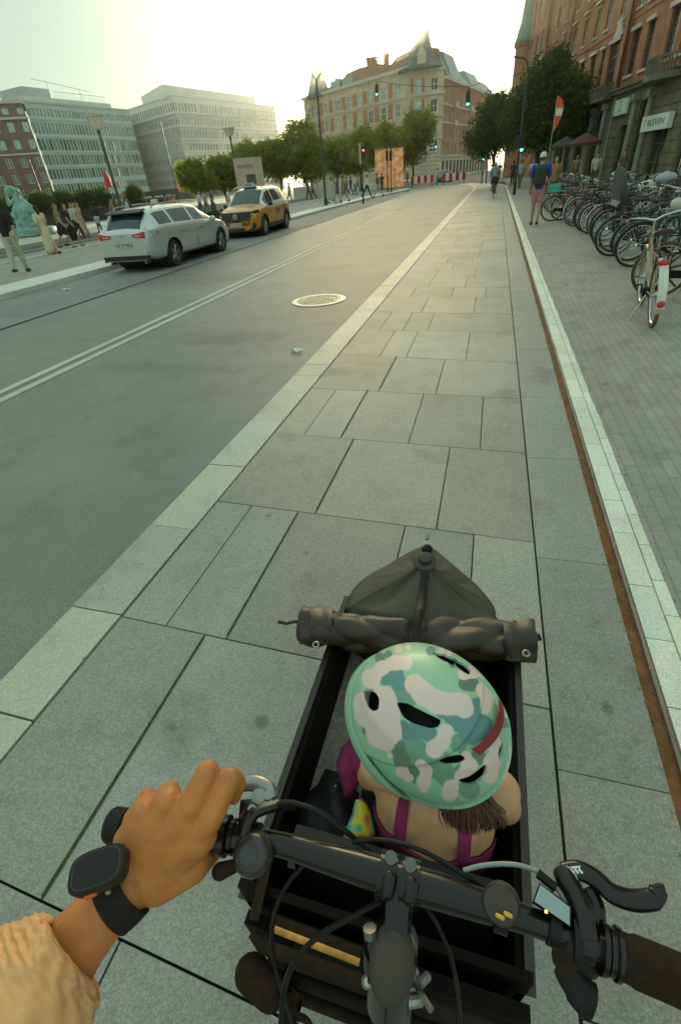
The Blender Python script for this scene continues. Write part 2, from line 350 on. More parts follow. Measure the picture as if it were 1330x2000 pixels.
for i in range(1, len(allrows)):
    (l0, r0), (l1, r1) = allrows[i-1], allrows[i]; xs = [XL] + sorted(vx[i] or []) + [XR]
    for j, (a, b) in enumerate(zip(xs[:-1], xs[1:])):
        g = .0035 if j or 1 else 0; sh = bend(0)((l0+l1)/2)
        f = lambda x, l, r: l + (r-l)*(x-XL)/(XR-XL)
        q = [(a+g+sh, f(a,l0,r0)+g), (b-g+sh, f(b,l0,r0)+g), (b-g+sh, f(b,l1,r1)-g), (a+g+sh, f(a,l1,r1)-g)]
        z = .04 + rk.uniform(-.0012,.0012)
        sb.hexa([(x,y,0) for x, y in q] + [(x,y,z) for x, y in q])
o = sb.build('cycle_track', M_slab, smooth=False); struct(o); kerb_tones(o, (.30,.295,.24), .13)
# wider mossy joints
for a, b in (((742,767),(775,702)),((447,1255),(585,1010)),((620,1008),(692,865)),((93,1768),(405,1250)),((670,860),(718,768))):
    pa, pb = P(*a), P(*b); xm = (pa.x+pb.x)/2
    moss.quad((xm-.007,pa.y+.01,.0425),(xm+.006,pa.y+.01,.0425),(xm+.005,pb.y-.01,.0425),(xm-.006,pb.y-.01,.0425))
struct(moss.build('joint_moss', M_moss, smooth=False))
# border slabs, rusty slot, white kerb blocks
bb = MB(); ys = [-1.5,-.6,.3]
for py in (1505,1100,905,786,690): ys.append(P(1045 if py>1000 else 1060, py).y)
ys = sorted(set(round(v,3) for v in ys)); ys = [v for i, v in enumerate(ys)]
while ys[-1] < 66: ys.append(ys[-1]+1.42)
for a, b in zip(ys[:-1], ys[1:]):
    sh = bend(0)((a+b)/2); bb.hexa([(x+sh,y,z) for z in (0,.041) for x, y in ((.386,a+.002),(.715,a+.002),(.715,b-.002),(.386,b-.002))])
o = bb.build('border_slabs', M_slab, smooth=False); struct(o); kerb_tones(o, (.29,.285,.24), .06)
road_strip('rusty_slot', lambda y: bend(.718)(y), lambda y: bend(.762)(y), .028, M_rust, YS[:18])
raised('slot_edge', lambda y: bend(.762)(y), lambda y: bend(.776)(y), .048, M_steel, YS[:18])
wb = MB()
for x0, x1, L in ((.782,.882,.38),(.888,.94,.23)):
    y = -1.5
    while y < 66:
        l = L*rk.uniform(.8,1.2); sh = bend(0)(y+l/2); j = rk.uniform(-.004,.004) if x0>.8 else 0
        wb.hexa([(x+sh,yy,z) for z in (0,.05+rk.uniform(-.001,.001)) for x, yy in ((x0,y+.003),(x1+j,y+.003),(x1+j,y+l-.003),(x0,y+l-.003))]); y += l
o = wb.build('white_kerb', M_kerbT, smooth=False); struct(o); kerb_tones(o, (.78,.78,.63), .08)
struct(MB().quad((.94,-4,.044),(60,-4,.044),(60,75,.044),(.94,75,.044)).build('pavement', M_paver, smooth=False))
# leaves, ends and grit caught along the slot and kerb: too many small bits to count
gr_ = MB(); rg_ = random.Random(77)
for k in range(900):
    yy = rg_.uniform(.6,14)**1.0; xx = rg_.choice([.705,.715,.722,.758,.765,.945,-1.565,-1.86,-1.87])+rg_.gauss(0,.008); s_ = rg_.uniform(.0015,.006); a_ = rg_.uniform(0,3.1)
    z_ = .0435 if xx > -1.84 else .006
    if .72 < xx < .76: z_ = .030
    if xx > .94: z_ = .046
    if -1.80 < xx < -1.3: z_ = .047
    gr_.box((xx,yy,z_+s_*.3),(s_*2,s_,s_*.6),a_)
gr_.cur = 0
gr_.build('grit', mat('grit_mix',(.30,.24,.14),.9,var=.7,vscale=3), smooth=False, kind='stuff', label='dry leaf bits and grit caught along the kerbs and slot')
# manhole cover
c = P(623,587); rr = (P(676,583)-P(572,590)).length/2
mh = thing('manhole_cover', (c.x,c.y,.003), 0, 'round pale cast iron manhole cover with raised pattern in the asphalt lane', 'manhole cover')
M_iron = mat('cast_iron_pale', (.62,.56,.42), .42, metal=.3, var=.15, vscale=12)
m1 = MB(); m1.lathe([(rr,0),(rr,.010),(rr*.84,.012),(rr*.83,.006),(.001,.006)], 48); m1.build('frame_ring', M_iron, mh)
m2 = MB(); rk2 = random.Random(11)
for k in range(46):
    a = rk2.uniform(0,6.28); q = rr*.78*math.sqrt(rk2.random()); l = rk2.uniform(.05,.14); th = a+math.pi/2+rk2.uniform(-.7,.7)
    m2.tube([(q*math.cos(a)+s*l*math.cos(th+s*.8), q*math.sin(a)+s*l*math.sin(th+s*.8), .007) for s in (-.5,0,.5)], .012, 6, flat=.4)
m2.build('raised_pattern', M_iron, mh)
m3 = MB(); m3.lathe([(rr*.8,0),(rr*.8,.0075)], 40); m3.build('cover_plate', mat('iron_dark', (.36,.29,.19), .6, metal=.2, var=.3, vscale=20), mh)
# litter
def litter(px, py, label, s, seed):
    r = random.Random(seed); mb = MB(); c = P(px, py)
    mb.grid(lambda u, v: Vector(((u-.5)*s*1.6, (v-.5)*s*.7, .012+.018*math.sin(6*u+seed)*math.cos(5*v)+.01*r.random())), 6, 4)
    mb.build('paper_scrap', mat('litter_white', (.75,.75,.68), .8), label=label, cat='litter', loc=(c.x,c.y,.012), rz=r.uniform(-.3,.3))
litter(581,687,'flat white paper scrap lying on asphalt between manhole cover and kerb',.1,1)
litter(131,567,'crumpled white paper scrap on the sett strip behind the silver car',.14,2)
litter(1104,919,'tiny pale cigarette end on the border slabs beside the rusty slot',.012,3)
litter(1067,690,'tiny white crumb of litter at the edge of the rusty slot',.02,4)
# ================================================================ BUILDINGS
def glassmat(name, col, rough=.08, metal=.55, var=.35, vs=.6):
    m = mat(name, col, rough, metal=metal, var=var, vscale=vs); return m
G_sky = glassmat('glass_sky', (.34,.46,.44)); G_dark = glassmat('glass_dark', (.05,.06,.055), metal=.1); G_mid = glassmat('glass_mid', (.14,.17,.16), metal=.3)
G_warm = glassmat('glass_warm', (.75,.68,.45), metal=.4, var=.2)
F_white = mat('frame_white', (.62,.62,.55), .5); F_dark = mat('frame_dark', (.10,.09,.07), .5); F_grey = mat('frame_grey', (.34,.36,.33), .5)
def brickmat(name, c1, c2, mort, sc=1.0):
    m = bpy.data.materials.new(name); m.use_nodes = True; nt = m.node_tree; b = nt.nodes['Principled BSDF']; b.inputs['Roughness'].default_value = .8
    tc = nt.nodes.new('ShaderNodeTexCoord'); sep = nt.nodes.new('ShaderNodeSeparateXYZ'); com = nt.nodes.new('ShaderNodeCombineXYZ'); ad = nt.nodes.new('ShaderNodeMath'); ad.operation='ADD'
    nt.links.new(tc.outputs['Object'], sep.inputs[0]); nt.links.new(sep.outputs[0], ad.inputs[0]); nt.links.new(sep.outputs[1], ad.inputs[1]); nt.links.new(ad.outputs[0], com.inputs[0]); nt.links.new(sep.outputs[2], com.inputs[1])
    br = nt.nodes.new('ShaderNodeTexBrick'); br.inputs['Scale'].default_value = 1; br.inputs['Brick Width'].default_value = .24*sc; br.inputs['Row Height'].default_value = .075*sc; br.inputs['Mortar Size'].default_value = .008*sc
    br.inputs['Color1'].default_value = (*c1,1); br.inputs['Color2'].default_value = (*c2,1); br.inputs['Mortar'].default_value = (*mort,1); nt.links.new(com.outputs[0], br.inputs[0])
    n = nt.nodes.new('ShaderNodeTexNoise'); n.inputs['Scale'].default_value = .8; n.inputs['Detail'].default_value = 7; nt.links.new(tc.outputs['Object'], n.inputs['Vector'])
    mr = nt.nodes.new('ShaderNodeMapRange'); mr.inputs[1].default_value=.3; mr.inputs[2].default_value=.7; mr.inputs[3].default_value=.72; mr.inputs[4].default_value=1.22; nt.links.new(n.outputs[0], mr.inputs[0])
    mx = nt.nodes.new('ShaderNodeMix'); mx.data_type='RGBA'; mx.blend_type='MULTIPLY'; mx.inputs[0].default_value=1; nt.links.new(br.outputs[0], mx.inputs[6]); nt.links.new(mr.outputs[0], mx.inputs[7]); nt.links.new(mx.outputs[2], b.inputs['Base Color'])
    bp = nt.nodes.new('ShaderNodeBump'); bp.inputs['Strength'].default_value=.5; bp.inputs['Distance'].default_value=.01; nt.links.new(br.outputs['Fac'], bp.inputs['Height']); bp.invert=True; nt.links.new(bp.outputs[0], b.inputs['Normal'])
    return m
B_red = brickmat('brick_red', (.56,.20,.08), (.44,.15,.065), (.36,.23,.14))
B_redfar = brickmat('brick_far', (.55,.20,.09), (.45,.16,.08), (.36,.24,.16), 2)
B_brown = brickmat('brick_brown', (.24,.115,.07), (.17,.085,.055), (.2,.15,.11), 1.5)
M_stone = mat('sandstone', (.62,.48,.33), .8, var=.2, vscale=.7, bump=.6, bscale=3)
M_rust2 = mat('rusticated_stone', (.19,.165,.11), .85, var=.35, vscale=1.2, bump=1, bscale=5)
M_pale = mat('pale_stone', (.58,.50,.40), .7, var=.15, vscale=2)
M_conc = mat('office_cladding', (.60,.63,.56), .55, var=.08, vscale=.4)
M_conc2 = mat('office_spandrel', (.42,.47,.44), .5, var=.1, vscale=.5)
M_cladg = mat('glass_office_frame', (.48,.60,.56), .45, var=.1, vscale=.5)
M_slate = mat('roof_slate', (.11,.13,.125), .6, var=.25, vscale=1.5)
M_zinc = mat('roof_zinc', (.24,.30,.30), .45, metal=.3, var=.2, vscale=.8)
M_tile = mat('roof_tile', (.26,.11,.07), .75, var=.25, vscale=1.2)
M_copper = mat('roof_copper', (.14,.22,.19), .6, var=.25, vscale=1)
def merge(a, b):
    k = len(a.v); base = max(a.m or [0])+1; a.v += b.v; a.f += [[i+k for i in f] for f in b.f]; a.m += [base]*len(b.f)
class Wall:
    """vertical facade: o = start point, u = along, n = outward; adds wall with real openings and window parts"""
    def __init__(s, A, B, flip=False):
        s.A = Vector((A[0],A[1],0)); d = Vector((B[0]-A[0],B[1]-A[1],0)); s.L = d.length; s.u = d.normalized(); s.n = Vector((s.u.y,-s.u.x,0))*(-1 if flip else 1)
    def p(s, a, z, out=0.): return s.A + s.u*a + s.n*out + Vector((0,0,z))
    def holes(s, mb, s0, s1, z0, z1, ops, depth=.25):
        xs = sorted(set([s0,s1]+[v for o in ops for v in o[:2] if s0 < v < s1])); zs = sorted(set([z0,z1]+[v for o in ops for v in o[2:4] if z0 < v < z1]))
        for za, zb in zip(zs[:-1], zs[1:]):
            run = None; zc = (za+zb)/2
            for xa, xb in zip(xs[:-1], xs[1:]):
                xc = (xa+xb)/2; op = any(o[0]<xc<o[1] and o[2]<zc<o[3] for o in ops)
                if op:
                    if run is not None: mb.quad(s.p(run,za),s.p(xa,za),s.p(xa,zb),s.p(run,zb)); run = None
                elif run is None: run = xa
            if run is not None: mb.quad(s.p(run,za),s.p(s1,za),s.p(s1,zb),s.p(run,zb))
        for a, b, c, d in [o[:4] for o in ops]:
            k = -depth
            mb.quad(s.p(a,c),s.p(a,d),s.p(a,d,k),s.p(a,c,k)); mb.quad(s.p(b,c),s.p(b,c,k),s.p(b,d,k),s.p(b,d))
            mb.quad(s.p(a,d),s.p(b,d),s.p(b,d,k),s.p(a,d,k)); mb.quad(s.p(a,c),s.p(a,c,k),s.p(b,c,k),s.p(b,c))
    def slab(s, mb, a, b, za, zb, out, inn=0.0):
        q = [s.p(a,za,-inn),s.p(b,za,-inn),s.p(b,za,out),s.p(a,za,out)]; mb.hexa(q + [v+Vector((0,0,zb-za)) for v in q])
    def window(s, mb, a, b, c, d, depth=.22, nx=1, nz=1, t=.07):
        """frame (slot 0) and panes (slot 1) in one mesh"""
        k = -depth; mb.cur = 1; mb.quad(s.p(a,c,k),s.p(b,c,k),s.p(b,d,k),s.p(a,d,k)); mb.cur = 0
        for i in range(nx+1):
            x = a+(b-a)*i/nx; x0 = min(max(x-t/2,a),b-t); s.slab(mb, x0, x0+t, c, d, k+.06, -k-.004)
        for i in range(nz+1):
            z = c+(d-c)*i/nz; z0 = min(max(z-t/2,c),d-t); s.slab(mb, a, b, z0, z0+t, k+.062, -k-.006)
        mb.cur = 0
def put_windows(parent, wall_ops, mats_cycle, name='window', cap=100, seed=1, t=.07):
    """wall_ops: list of (Wall, (a,b,c,d,nx,nz)); the nearest 100 become parts, the rest one part"""
    r = random.Random(seed)
    lst = sorted(wall_ops, key=lambda q: (q[0].p(q[1][0], q[1][2])-Vector((0,0,CAM_H))).length/max(.2,(q[1][1]-q[1][0])))
    rest = {}
    for i, (w, o) in enumerate(lst):
        m = r.choice(mats_cycle) if not (len(o) > 6 and o[6]) else o[6]
        if i < cap:
            mb = MB(); w.window(mb, *o[:4], nx=o[4], nz=o[5], t=t); mb.build(name, list(m), parent, smooth=False)
        else:
            mb = rest.setdefault(id(m), (MB(), m))[0]; w.window(mb, *o[:4], nx=o[4], nz=o[5], t=t)
    if rest:   # the small far ones as one part
        big = MB(); ml = []
        for mb, m in rest.values():
            base = len(ml); ml += list(m); k = len(big.v); big.v += mb.v; big.f += [[i+k for i in f] for f in mb.f]; big.m += [base+q for q in mb.m]
        big.build('window_rows', ml, parent, smooth=False, kind='stuff')
def body_box(parent, name, pts, z0, z1, m, inset=.6):
    """closed core behind the facades so that the building has depth"""
    mb = MB(); mb.prism(pts, z0, z1); return mb.build(name, m, parent, smooth=False)
def V2(p): return (p[0], p[1])

# ---- red brick building on the right
p0 = AZ(12.9, 42); u1 = Vector((math.sin(R(-9)), math.cos(R(-9)), 0))
def brick_right():
    t = thing('brick_building', (0,0,0), 0, 'large red brick building with dark stone arches at street level beside the parked bicycles', 'building')
    w = Wall(p0 - u1*30, p0 + u1*34, flip=True); o = 30   # s offset
    w.n = Vector((-u1.y, u1.x, 0))
    g = MB(); up = MB(); ops_g = []; ops_u = []; wins = []
    arches = [(-27,-24.5,4.4),(-22,-20,4.4),(-17.5,-15,4.5),(-12.5,-10.6,4.3),(-8.5,-6.4,4.3),(-4.6,-3.2,4.3),(-1.3,.7,2.9),(2.6,3.9,4.55),(5.3,6.6,3.4),(10.5,12.9,4.9),(15.2,17.0,4.6),(18.6,20.4,4.4),(22,24,4.4),(25.6,27.4,4.4),(29,31.2,4.4)]
    for a, b, h in arches: ops_g.append((a+o,b+o,.05,h-(b-a)/2 if b-a < 2.6 and h > 4 else h))
    # arch heads: opening up to h, corners filled
    ops2 = [(a+o,b+o,.05,h) for a, b, h in arches]
    w.holes(g, 0, w.L, 0, 5.1, ops2, .7)
    for a, b, h in arches:
        if h > 4:
            rr = (b-a)/2; cxx = (a+b)/2+o; zc = h-rr; n = 10
            for sgn in (-1,1):
                arc = [(cxx+sgn*rr*math.sin(math.pi/2*k/n), zc+rr*math.cos(math.pi/2*k/n)) for k in range(n+1)]
                for k in range(n):
                    (xa,za),(xb,zb) = arc[k], arc[k+1]
                    g.quad(w.p(xa,za),w.p(xb,zb),w.p(xb,h),w.p(xa,h)); g.quad(w.p(xa,za),w.p(xb,zb),w.p(xb,zb,-.7),w.p(xa,za,-.7))
    for k in range(8):   # rustication: projecting courses between the openings
        z = .55+k*.58
        segs = []; x = 0
        for a, b, h in sorted(arches):
            if z+.25 < h: segs.append((x, a+o-.12)); x = b+o+.12
        segs.append((x, w.L))
        for a, b in segs:
            if b-a > .3:
                xx = a; q = k % 2
                while xx < b-.05:
                    e = min(b, xx+ (1.25 if q else .8)); w.slab(g, xx+.02, e-.02, z-.25, z+.26, .05); xx = e; q = not q
    w.slab(g, 0, w.L, 5.1, 5.32, .28, .3); w.slab(g, 0, w.L, 5.32, 5.42, .4, .3)
    g.build('stone_ground_floor', M_rust2, t, smooth=False)
    for a, b, h in arches:   # recessed shopfronts and doors
        wins.append((w, (a+o, b+o, .05, h, 2, 3, (F_dark, G_dark))))
    first = [(-26,2,2),(-22.5,1.2,1),(-19,2.2,2),(-15,1.3,1),(-11.5,1.3,1),(-8.2,1.3,1),(-4.5,2.2,2),(-1.1,1.2,1),(1.0,1.2,1),(4.4,1.05,1),(6.7,1.35,2),(10.4,2.0,3),(13.4,.9,1),(15.6,1.3,2),(18.6,1.3,2),(21.4,1.3,2),(24.4,1.3,2),(27.6,1.3,2),(31,1.3,2)]
    lint = MB()
    for a, wd, nx in first:
        a += o; ops_u.append((a,a+wd,6.02,8.3)); wins.append((w,(a,a+wd,6.02,8.3,nx,3,(F_dark,G_dark if nx>1 else G_mid)))); 
        w.slab(lint, a-.18, a+wd+.18, 8.3, 8.52, .16); w.slab(lint, a-.1, a+wd+.1, 5.86, 6.02, .12)
    for z0, z1, cs in ((9.45,11.05,[-28,-25,-21.5,-18,-14.5,-11,-7.5,-4,-1,2,5.2,7.1,10.5,13.6,16.2,19.4,22.7,26.2,29.8]),(12.3,13.9,[-28,-25,-21.5,-18,-14.5,-11,-7.5,-4,-1,2,5.2,7.1,10.5,13.6,16.2,19.4,22.7,26.2,29.8]),(15,16.6,[-28,-22,-16,-10,-4,2,7.1,13.6,19.4,26.2])):
        for a in cs:
            a += o; ops_u.append((a,a+1.15,z0,z1)); wins.append((w,(a,a+1.15,z0,z1,2,2,(F_white,G_sky))))
            if z0 < 12 and a-o > 12: w.slab(lint, a-.15, a+1.3, z1+.35, z1+.5, .22)
            w.slab(lint, a-.08, a+1.23, z0-.14, z0, .1)
    w.holes(up, 0, w.L, 5.1, 17.6, ops_u, .28)
    for s in (8.9, 24.9, -2.3, -13): w.slab(up, s+o-.35, s+o+.35, 5.45, 17.6, .22)      # brick pilasters
    for z in (8.95, 11.75): w.slab(up, 0, w.L, z, z+.16, .06)
    back = [V2(w.p(0,0,0)),V2(w.p(w.L,0,0)),V2(w.p(w.L,0,-14)),V2(w.p(0,0,-14))]
    for a, b in ((1,2),(2,3),(3,0)): up.quad((*back[a],0),(*back[b],0),(*back[b],17.6),(*back[a],17.6))
    up.quad(*[(*q,17.6) for q in back])
    merge(up, lint); up.build('brick_wall', [B_red,M_pale], t, smooth=False)
    co = MB(); w.slab(co, -.2, w.L+.2, 17.6, 18.0, .6, .3); w.slab(co, -.2, w.L+.2, 18.0, 18.25, .8, .3); co.build('cornice', M_pale, t, smooth=False)
    rf = MB(); q = [w.p(0,18.25,.4),w.p(w.L,18.25,.4),w.p(w.L,18.25,-14),w.p(0,18.25,-14)]; q2 = [w.p(1,21.5,-3),w.p(w.L-1,21.5,-3),w.p(w.L-1,21.5,-11),w.p(1,21.5,-11)]; rf.hexa(q+q2); rf.build('roof', M_slate, t, smooth=False)
    put_windows(t, wins, [(F_dark,G_dark)])
    # gable ornament between floors
    gb = MB(); c = 10.9+o
    gb.add([w.p(c-.9,8.53,.14),w.p(c+.9,8.53,.14),w.p(c,9.7,.14),w.p(c-.9,8.53,0),w.p(c+.9,8.53,0),w.p(c,9.7,0)], [(0,1,2),(5,4,3),(0,2,5,3),(1,4,5,2)]); gb.build('gable_ornament', M_pale, t, smooth=False)
    # balconies
    for a, b, nm, out in ((9.4,14.3,'balcony',.75),(-1.6,2.5,'balcony',1.3)):
        bm = MB(); w.slab(bm, a+o, b+o, 4.98, 5.18, out, .1) if out < 1 else None
        if out > 1:
            n = 14; pts = [(a+o+(b-a)*k/n, out*math.sin(math.pi*k/n)**.6) for k in range(n+1)]
            for (xa,oa),(xb,ob) in zip(pts[:-1], pts[1:]):
                q = [w.p(xa,4.95,0),w.p(xb,4.95,0),w.p(xb,4.95,ob),w.p(xa,4.95,oa)]; bm.hexa(q+[v+Vector((0,0,.28)) for v in q])
                q = [w.p(xa,5.9,oa-.12 if oa>.12 else 0),w.p(xb,5.9,ob-.12 if ob>.12 else 0),w.p(xb,5.9,ob),w.p(xa,5.9,oa)]; bm.hexa(q+[v+Vector((0,0,.12)) for v in q])
                for e in (.25,.75): x = lerp(xa,xb,e); oo = lerp(oa,ob,e); bm.cyl(w.p(x,5.2,max(.03,oo-.06)), w.p(x,5.9,max(.03,oo-.06)), .04, 6)
        else:
            w.slab(bm, a+o, b+o, 5.78, 5.92, out, -(out-.16)); 
            for k in range(22): x = lerp(a+o+.1, b+o-.1, k/21); bm.cyl(w.p(x,5.15,out-.08), w.p(x,5.8,out-.08), .055, 6)
            for x in (a+o+.12,b+o-.12): w.slab(bm, x-.12, x+.12, 5.1, 5.95, out)
        bm.build(nm, M_rust2, t)
    # columns flanking the big arch, downpipes
    for x in (10.15,13.2,1.9,4.4): cm = MB(); cm.cyl(w.p(x+o,.05,.16), w.p(x+o,4.4,.16), .2, 14, .17); w.slab(cm, x+o-.27, x+o+.27, 4.4, 4.75, .42); cm.build('column', mat('column_stone',(.30,.30,.24),.7,var=.2,vscale=2), t)
    pm = MB(); pm.cyl(w.p(8.55+o,.1,.13), w.p(8.55+o,5.0,.13), .055, 8)
    for z in (1.2,2.8,4.4): pm.cyl(w.p(8.55+o,z,.13), w.p(8.55+o,z+.06,.13), .08, 8)
    pm.build('downpipe', mat('downpipe_grey',(.40,.40,.33),.5), t)
    pm = MB(); pm.cyl(w.p(8.3+o,5.5,.33), w.p(8.3+o,17.5,.33), .08, 8); pm.build('downpipe', mat('downpipe_brown',(.10,.06,.03),.5), t)
    return w, o
WR, WRo = brick_right()
def wall_frame(w, a, z, out):   # matrix: x along -u (reading direction seen from the street), y up, z outward
    x = w.u*(-1); y = Vector((0,0,1)); n = w.n; p = w.p(a,z,out)
    if x.cross(y).dot(n) < 0: x = -x
    return Matrix(((x.x,y.x,n.x,p.x),(x.y,y.y,n.y,p.y),(x.z,y.z,n.z,p.z),(0,0,0,1)))
M_signw = mat('sign_white', (.82,.86,.80), .4); M_signr = mat('sign_red', (.65,.03,.03), .4); M_signg = mat('sign_green', (.05,.13,.08), .4)
def shop_signs():
    w, o = WR, WRo
    t = thing('shop_sign', (0,0,0), 0, 'long white fascia sign with a red numeral and dark green lettering above the shop door', 'sign')
    mb = MB(); a0, a1 = PLs(1317,240), PLs(1266,240)
    w.slab(mb, a0, a1, 2.62, 3.38, .42, -.12); mb.build('panel', M_signw, t, smooth=False)
    c = (a0+a1)/2; F = wall_frame(w, c, 3.0, .422)
    textmesh('numeral', '7', .5, M_signr, F @ Matrix.Translation((-(a1-a0)*.36,0,0)), t); textmesh('lettering', 'ELEVEN', .42, M_signg, F @ Matrix.Translation(((a1-a0)*.06,0,0)) @ Matrix.Diagonal((1.15*(a1-a0)/2.6,1,1,1)), t)
    t = thing('projecting_sign', (0,0,0), 0, 'small square white sign with a red numeral fixed beside the pale downpipe', 'sign')
    mb = MB(); a0, a1 = PLs(1231,205), PLs(1209,205); z0, z1 = 3.85, 4.72
    w.slab(mb, a0, a1, z0, z1, .3, -.12); mb.build('panel', M_signw, t, smooth=False)
    F = wall_frame(w, (a0+a1)/2, (z0+z1)/2+.1, .302); textmesh('numeral', '7', .62, M_signr, F, t); textmesh('lettering', 'ELEVEN', .13, M_signg, F @ Matrix.Translation((0,-.3,0)), t)
def PLw(w, px, py):
    d = world(Vector((px-665, py-1000, F_PX))); O = Vector((0,0,CAM_H)); k = (w.A-O).dot(w.n)/d.dot(w.n); q = O+d*k; return (q-w.A).dot(w.u), q.z
def PLs(px, py): return PLw(WR, px, py)[0]
shop_signs()
mb = MB(); w = WR; a = WRo-.3
for k in range(7): w.slab(mb, a-.95, a+.95, .5+k*.33, .62+k*.33, -.55, .75)
for k in range(34): r_ = random.Random(k); x = a-.85+(k%9)*.2; z = .62+(k//9)*.66+.01; w.slab(mb, x, x+.13, z, z+.2, -.56, .7)
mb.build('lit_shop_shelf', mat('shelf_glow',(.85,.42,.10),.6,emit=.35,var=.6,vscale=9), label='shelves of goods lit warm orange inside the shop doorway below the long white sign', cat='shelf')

# ---- second brick building farther on, with green copper roof
def brick_far():
    t = thing('brick_building', (0,0,0), 0, 'farther red brick corner building with green copper roof above the big street tree', 'building')
    A = p0+u1*34.1; A = A + Vector((-u1.y,u1.x,0))*.3; B = A+u1*12; w = Wall(A,B); w.n = Vector((-u1.y,u1.x,0)); mb = MB(); ops = []; wins = []
    for z0 in (2,5.2,8.4,11.4,14.3):
        for k in range(4): a = 1+k*2.7; ops.append((a,a+1.2,z0,z0+1.9)); wins.append((w,(a,a+1.2,z0,z0+1.9,2,2,(F_white,G_sky))))
    w.holes(mb, 0, w.L, 0, 17.5, ops, .25)
    w2 = Wall(A, A-w.n*14); w2.n = -u1
    w2.holes(mb, 0, 14, 0, 17.5, [], .2)
    wb = Wall(B, B-w.n*14); mb.quad(B,B-w.n*14,B-w.n*14+Vector((0,0,17.5)),B+Vector((0,0,17.5)))
    mb.build('brick_wall', B_redfar, t, smooth=False)
    c = MB(); w.slab(c, -.2, w.L+.2, 17.5, 17.9, .5, .2); w.slab(c, 0, w.L, 10.7, 10.9, .15)
    c.build('cornice', M_pale, t, smooth=False)
    rf = MB(); q = [w.p(0,17.9,.3),w.p(w.L,17.9,.3),w.p(w.L,17.9,-14),w.p(0,17.9,-14)]; q2 = [w.p(3,21.5,-3),w.p(w.L-3,21.5,-3),w.p(w.L-3,21.5,-11),w.p(3,21.5,-11)]; rf.hexa(q+q2); rf.build('roof', M_copper, t, smooth=False)
    tr = MB(); cc = w.p(w.L-1.5,0,-.3); tr.lathe([(1.6,0),(1.6,13.2),(1.8,13.3),(1.8,13.6)], 12, Matrix.Translation(cc)); tr.build('corner_turret', B_redfar, t); tr = MB(); tr.lathe([(1.9,13.6),(1.7,14.1),(1.3,15.6),(1.1,17.5),(.5,18.6),(.05,20)], 12, Matrix.Translation(cc)); tr.build('turret_roof', M_copper, t)
    put_windows(t, wins, [(F_white,G_sky)])
brick_far()

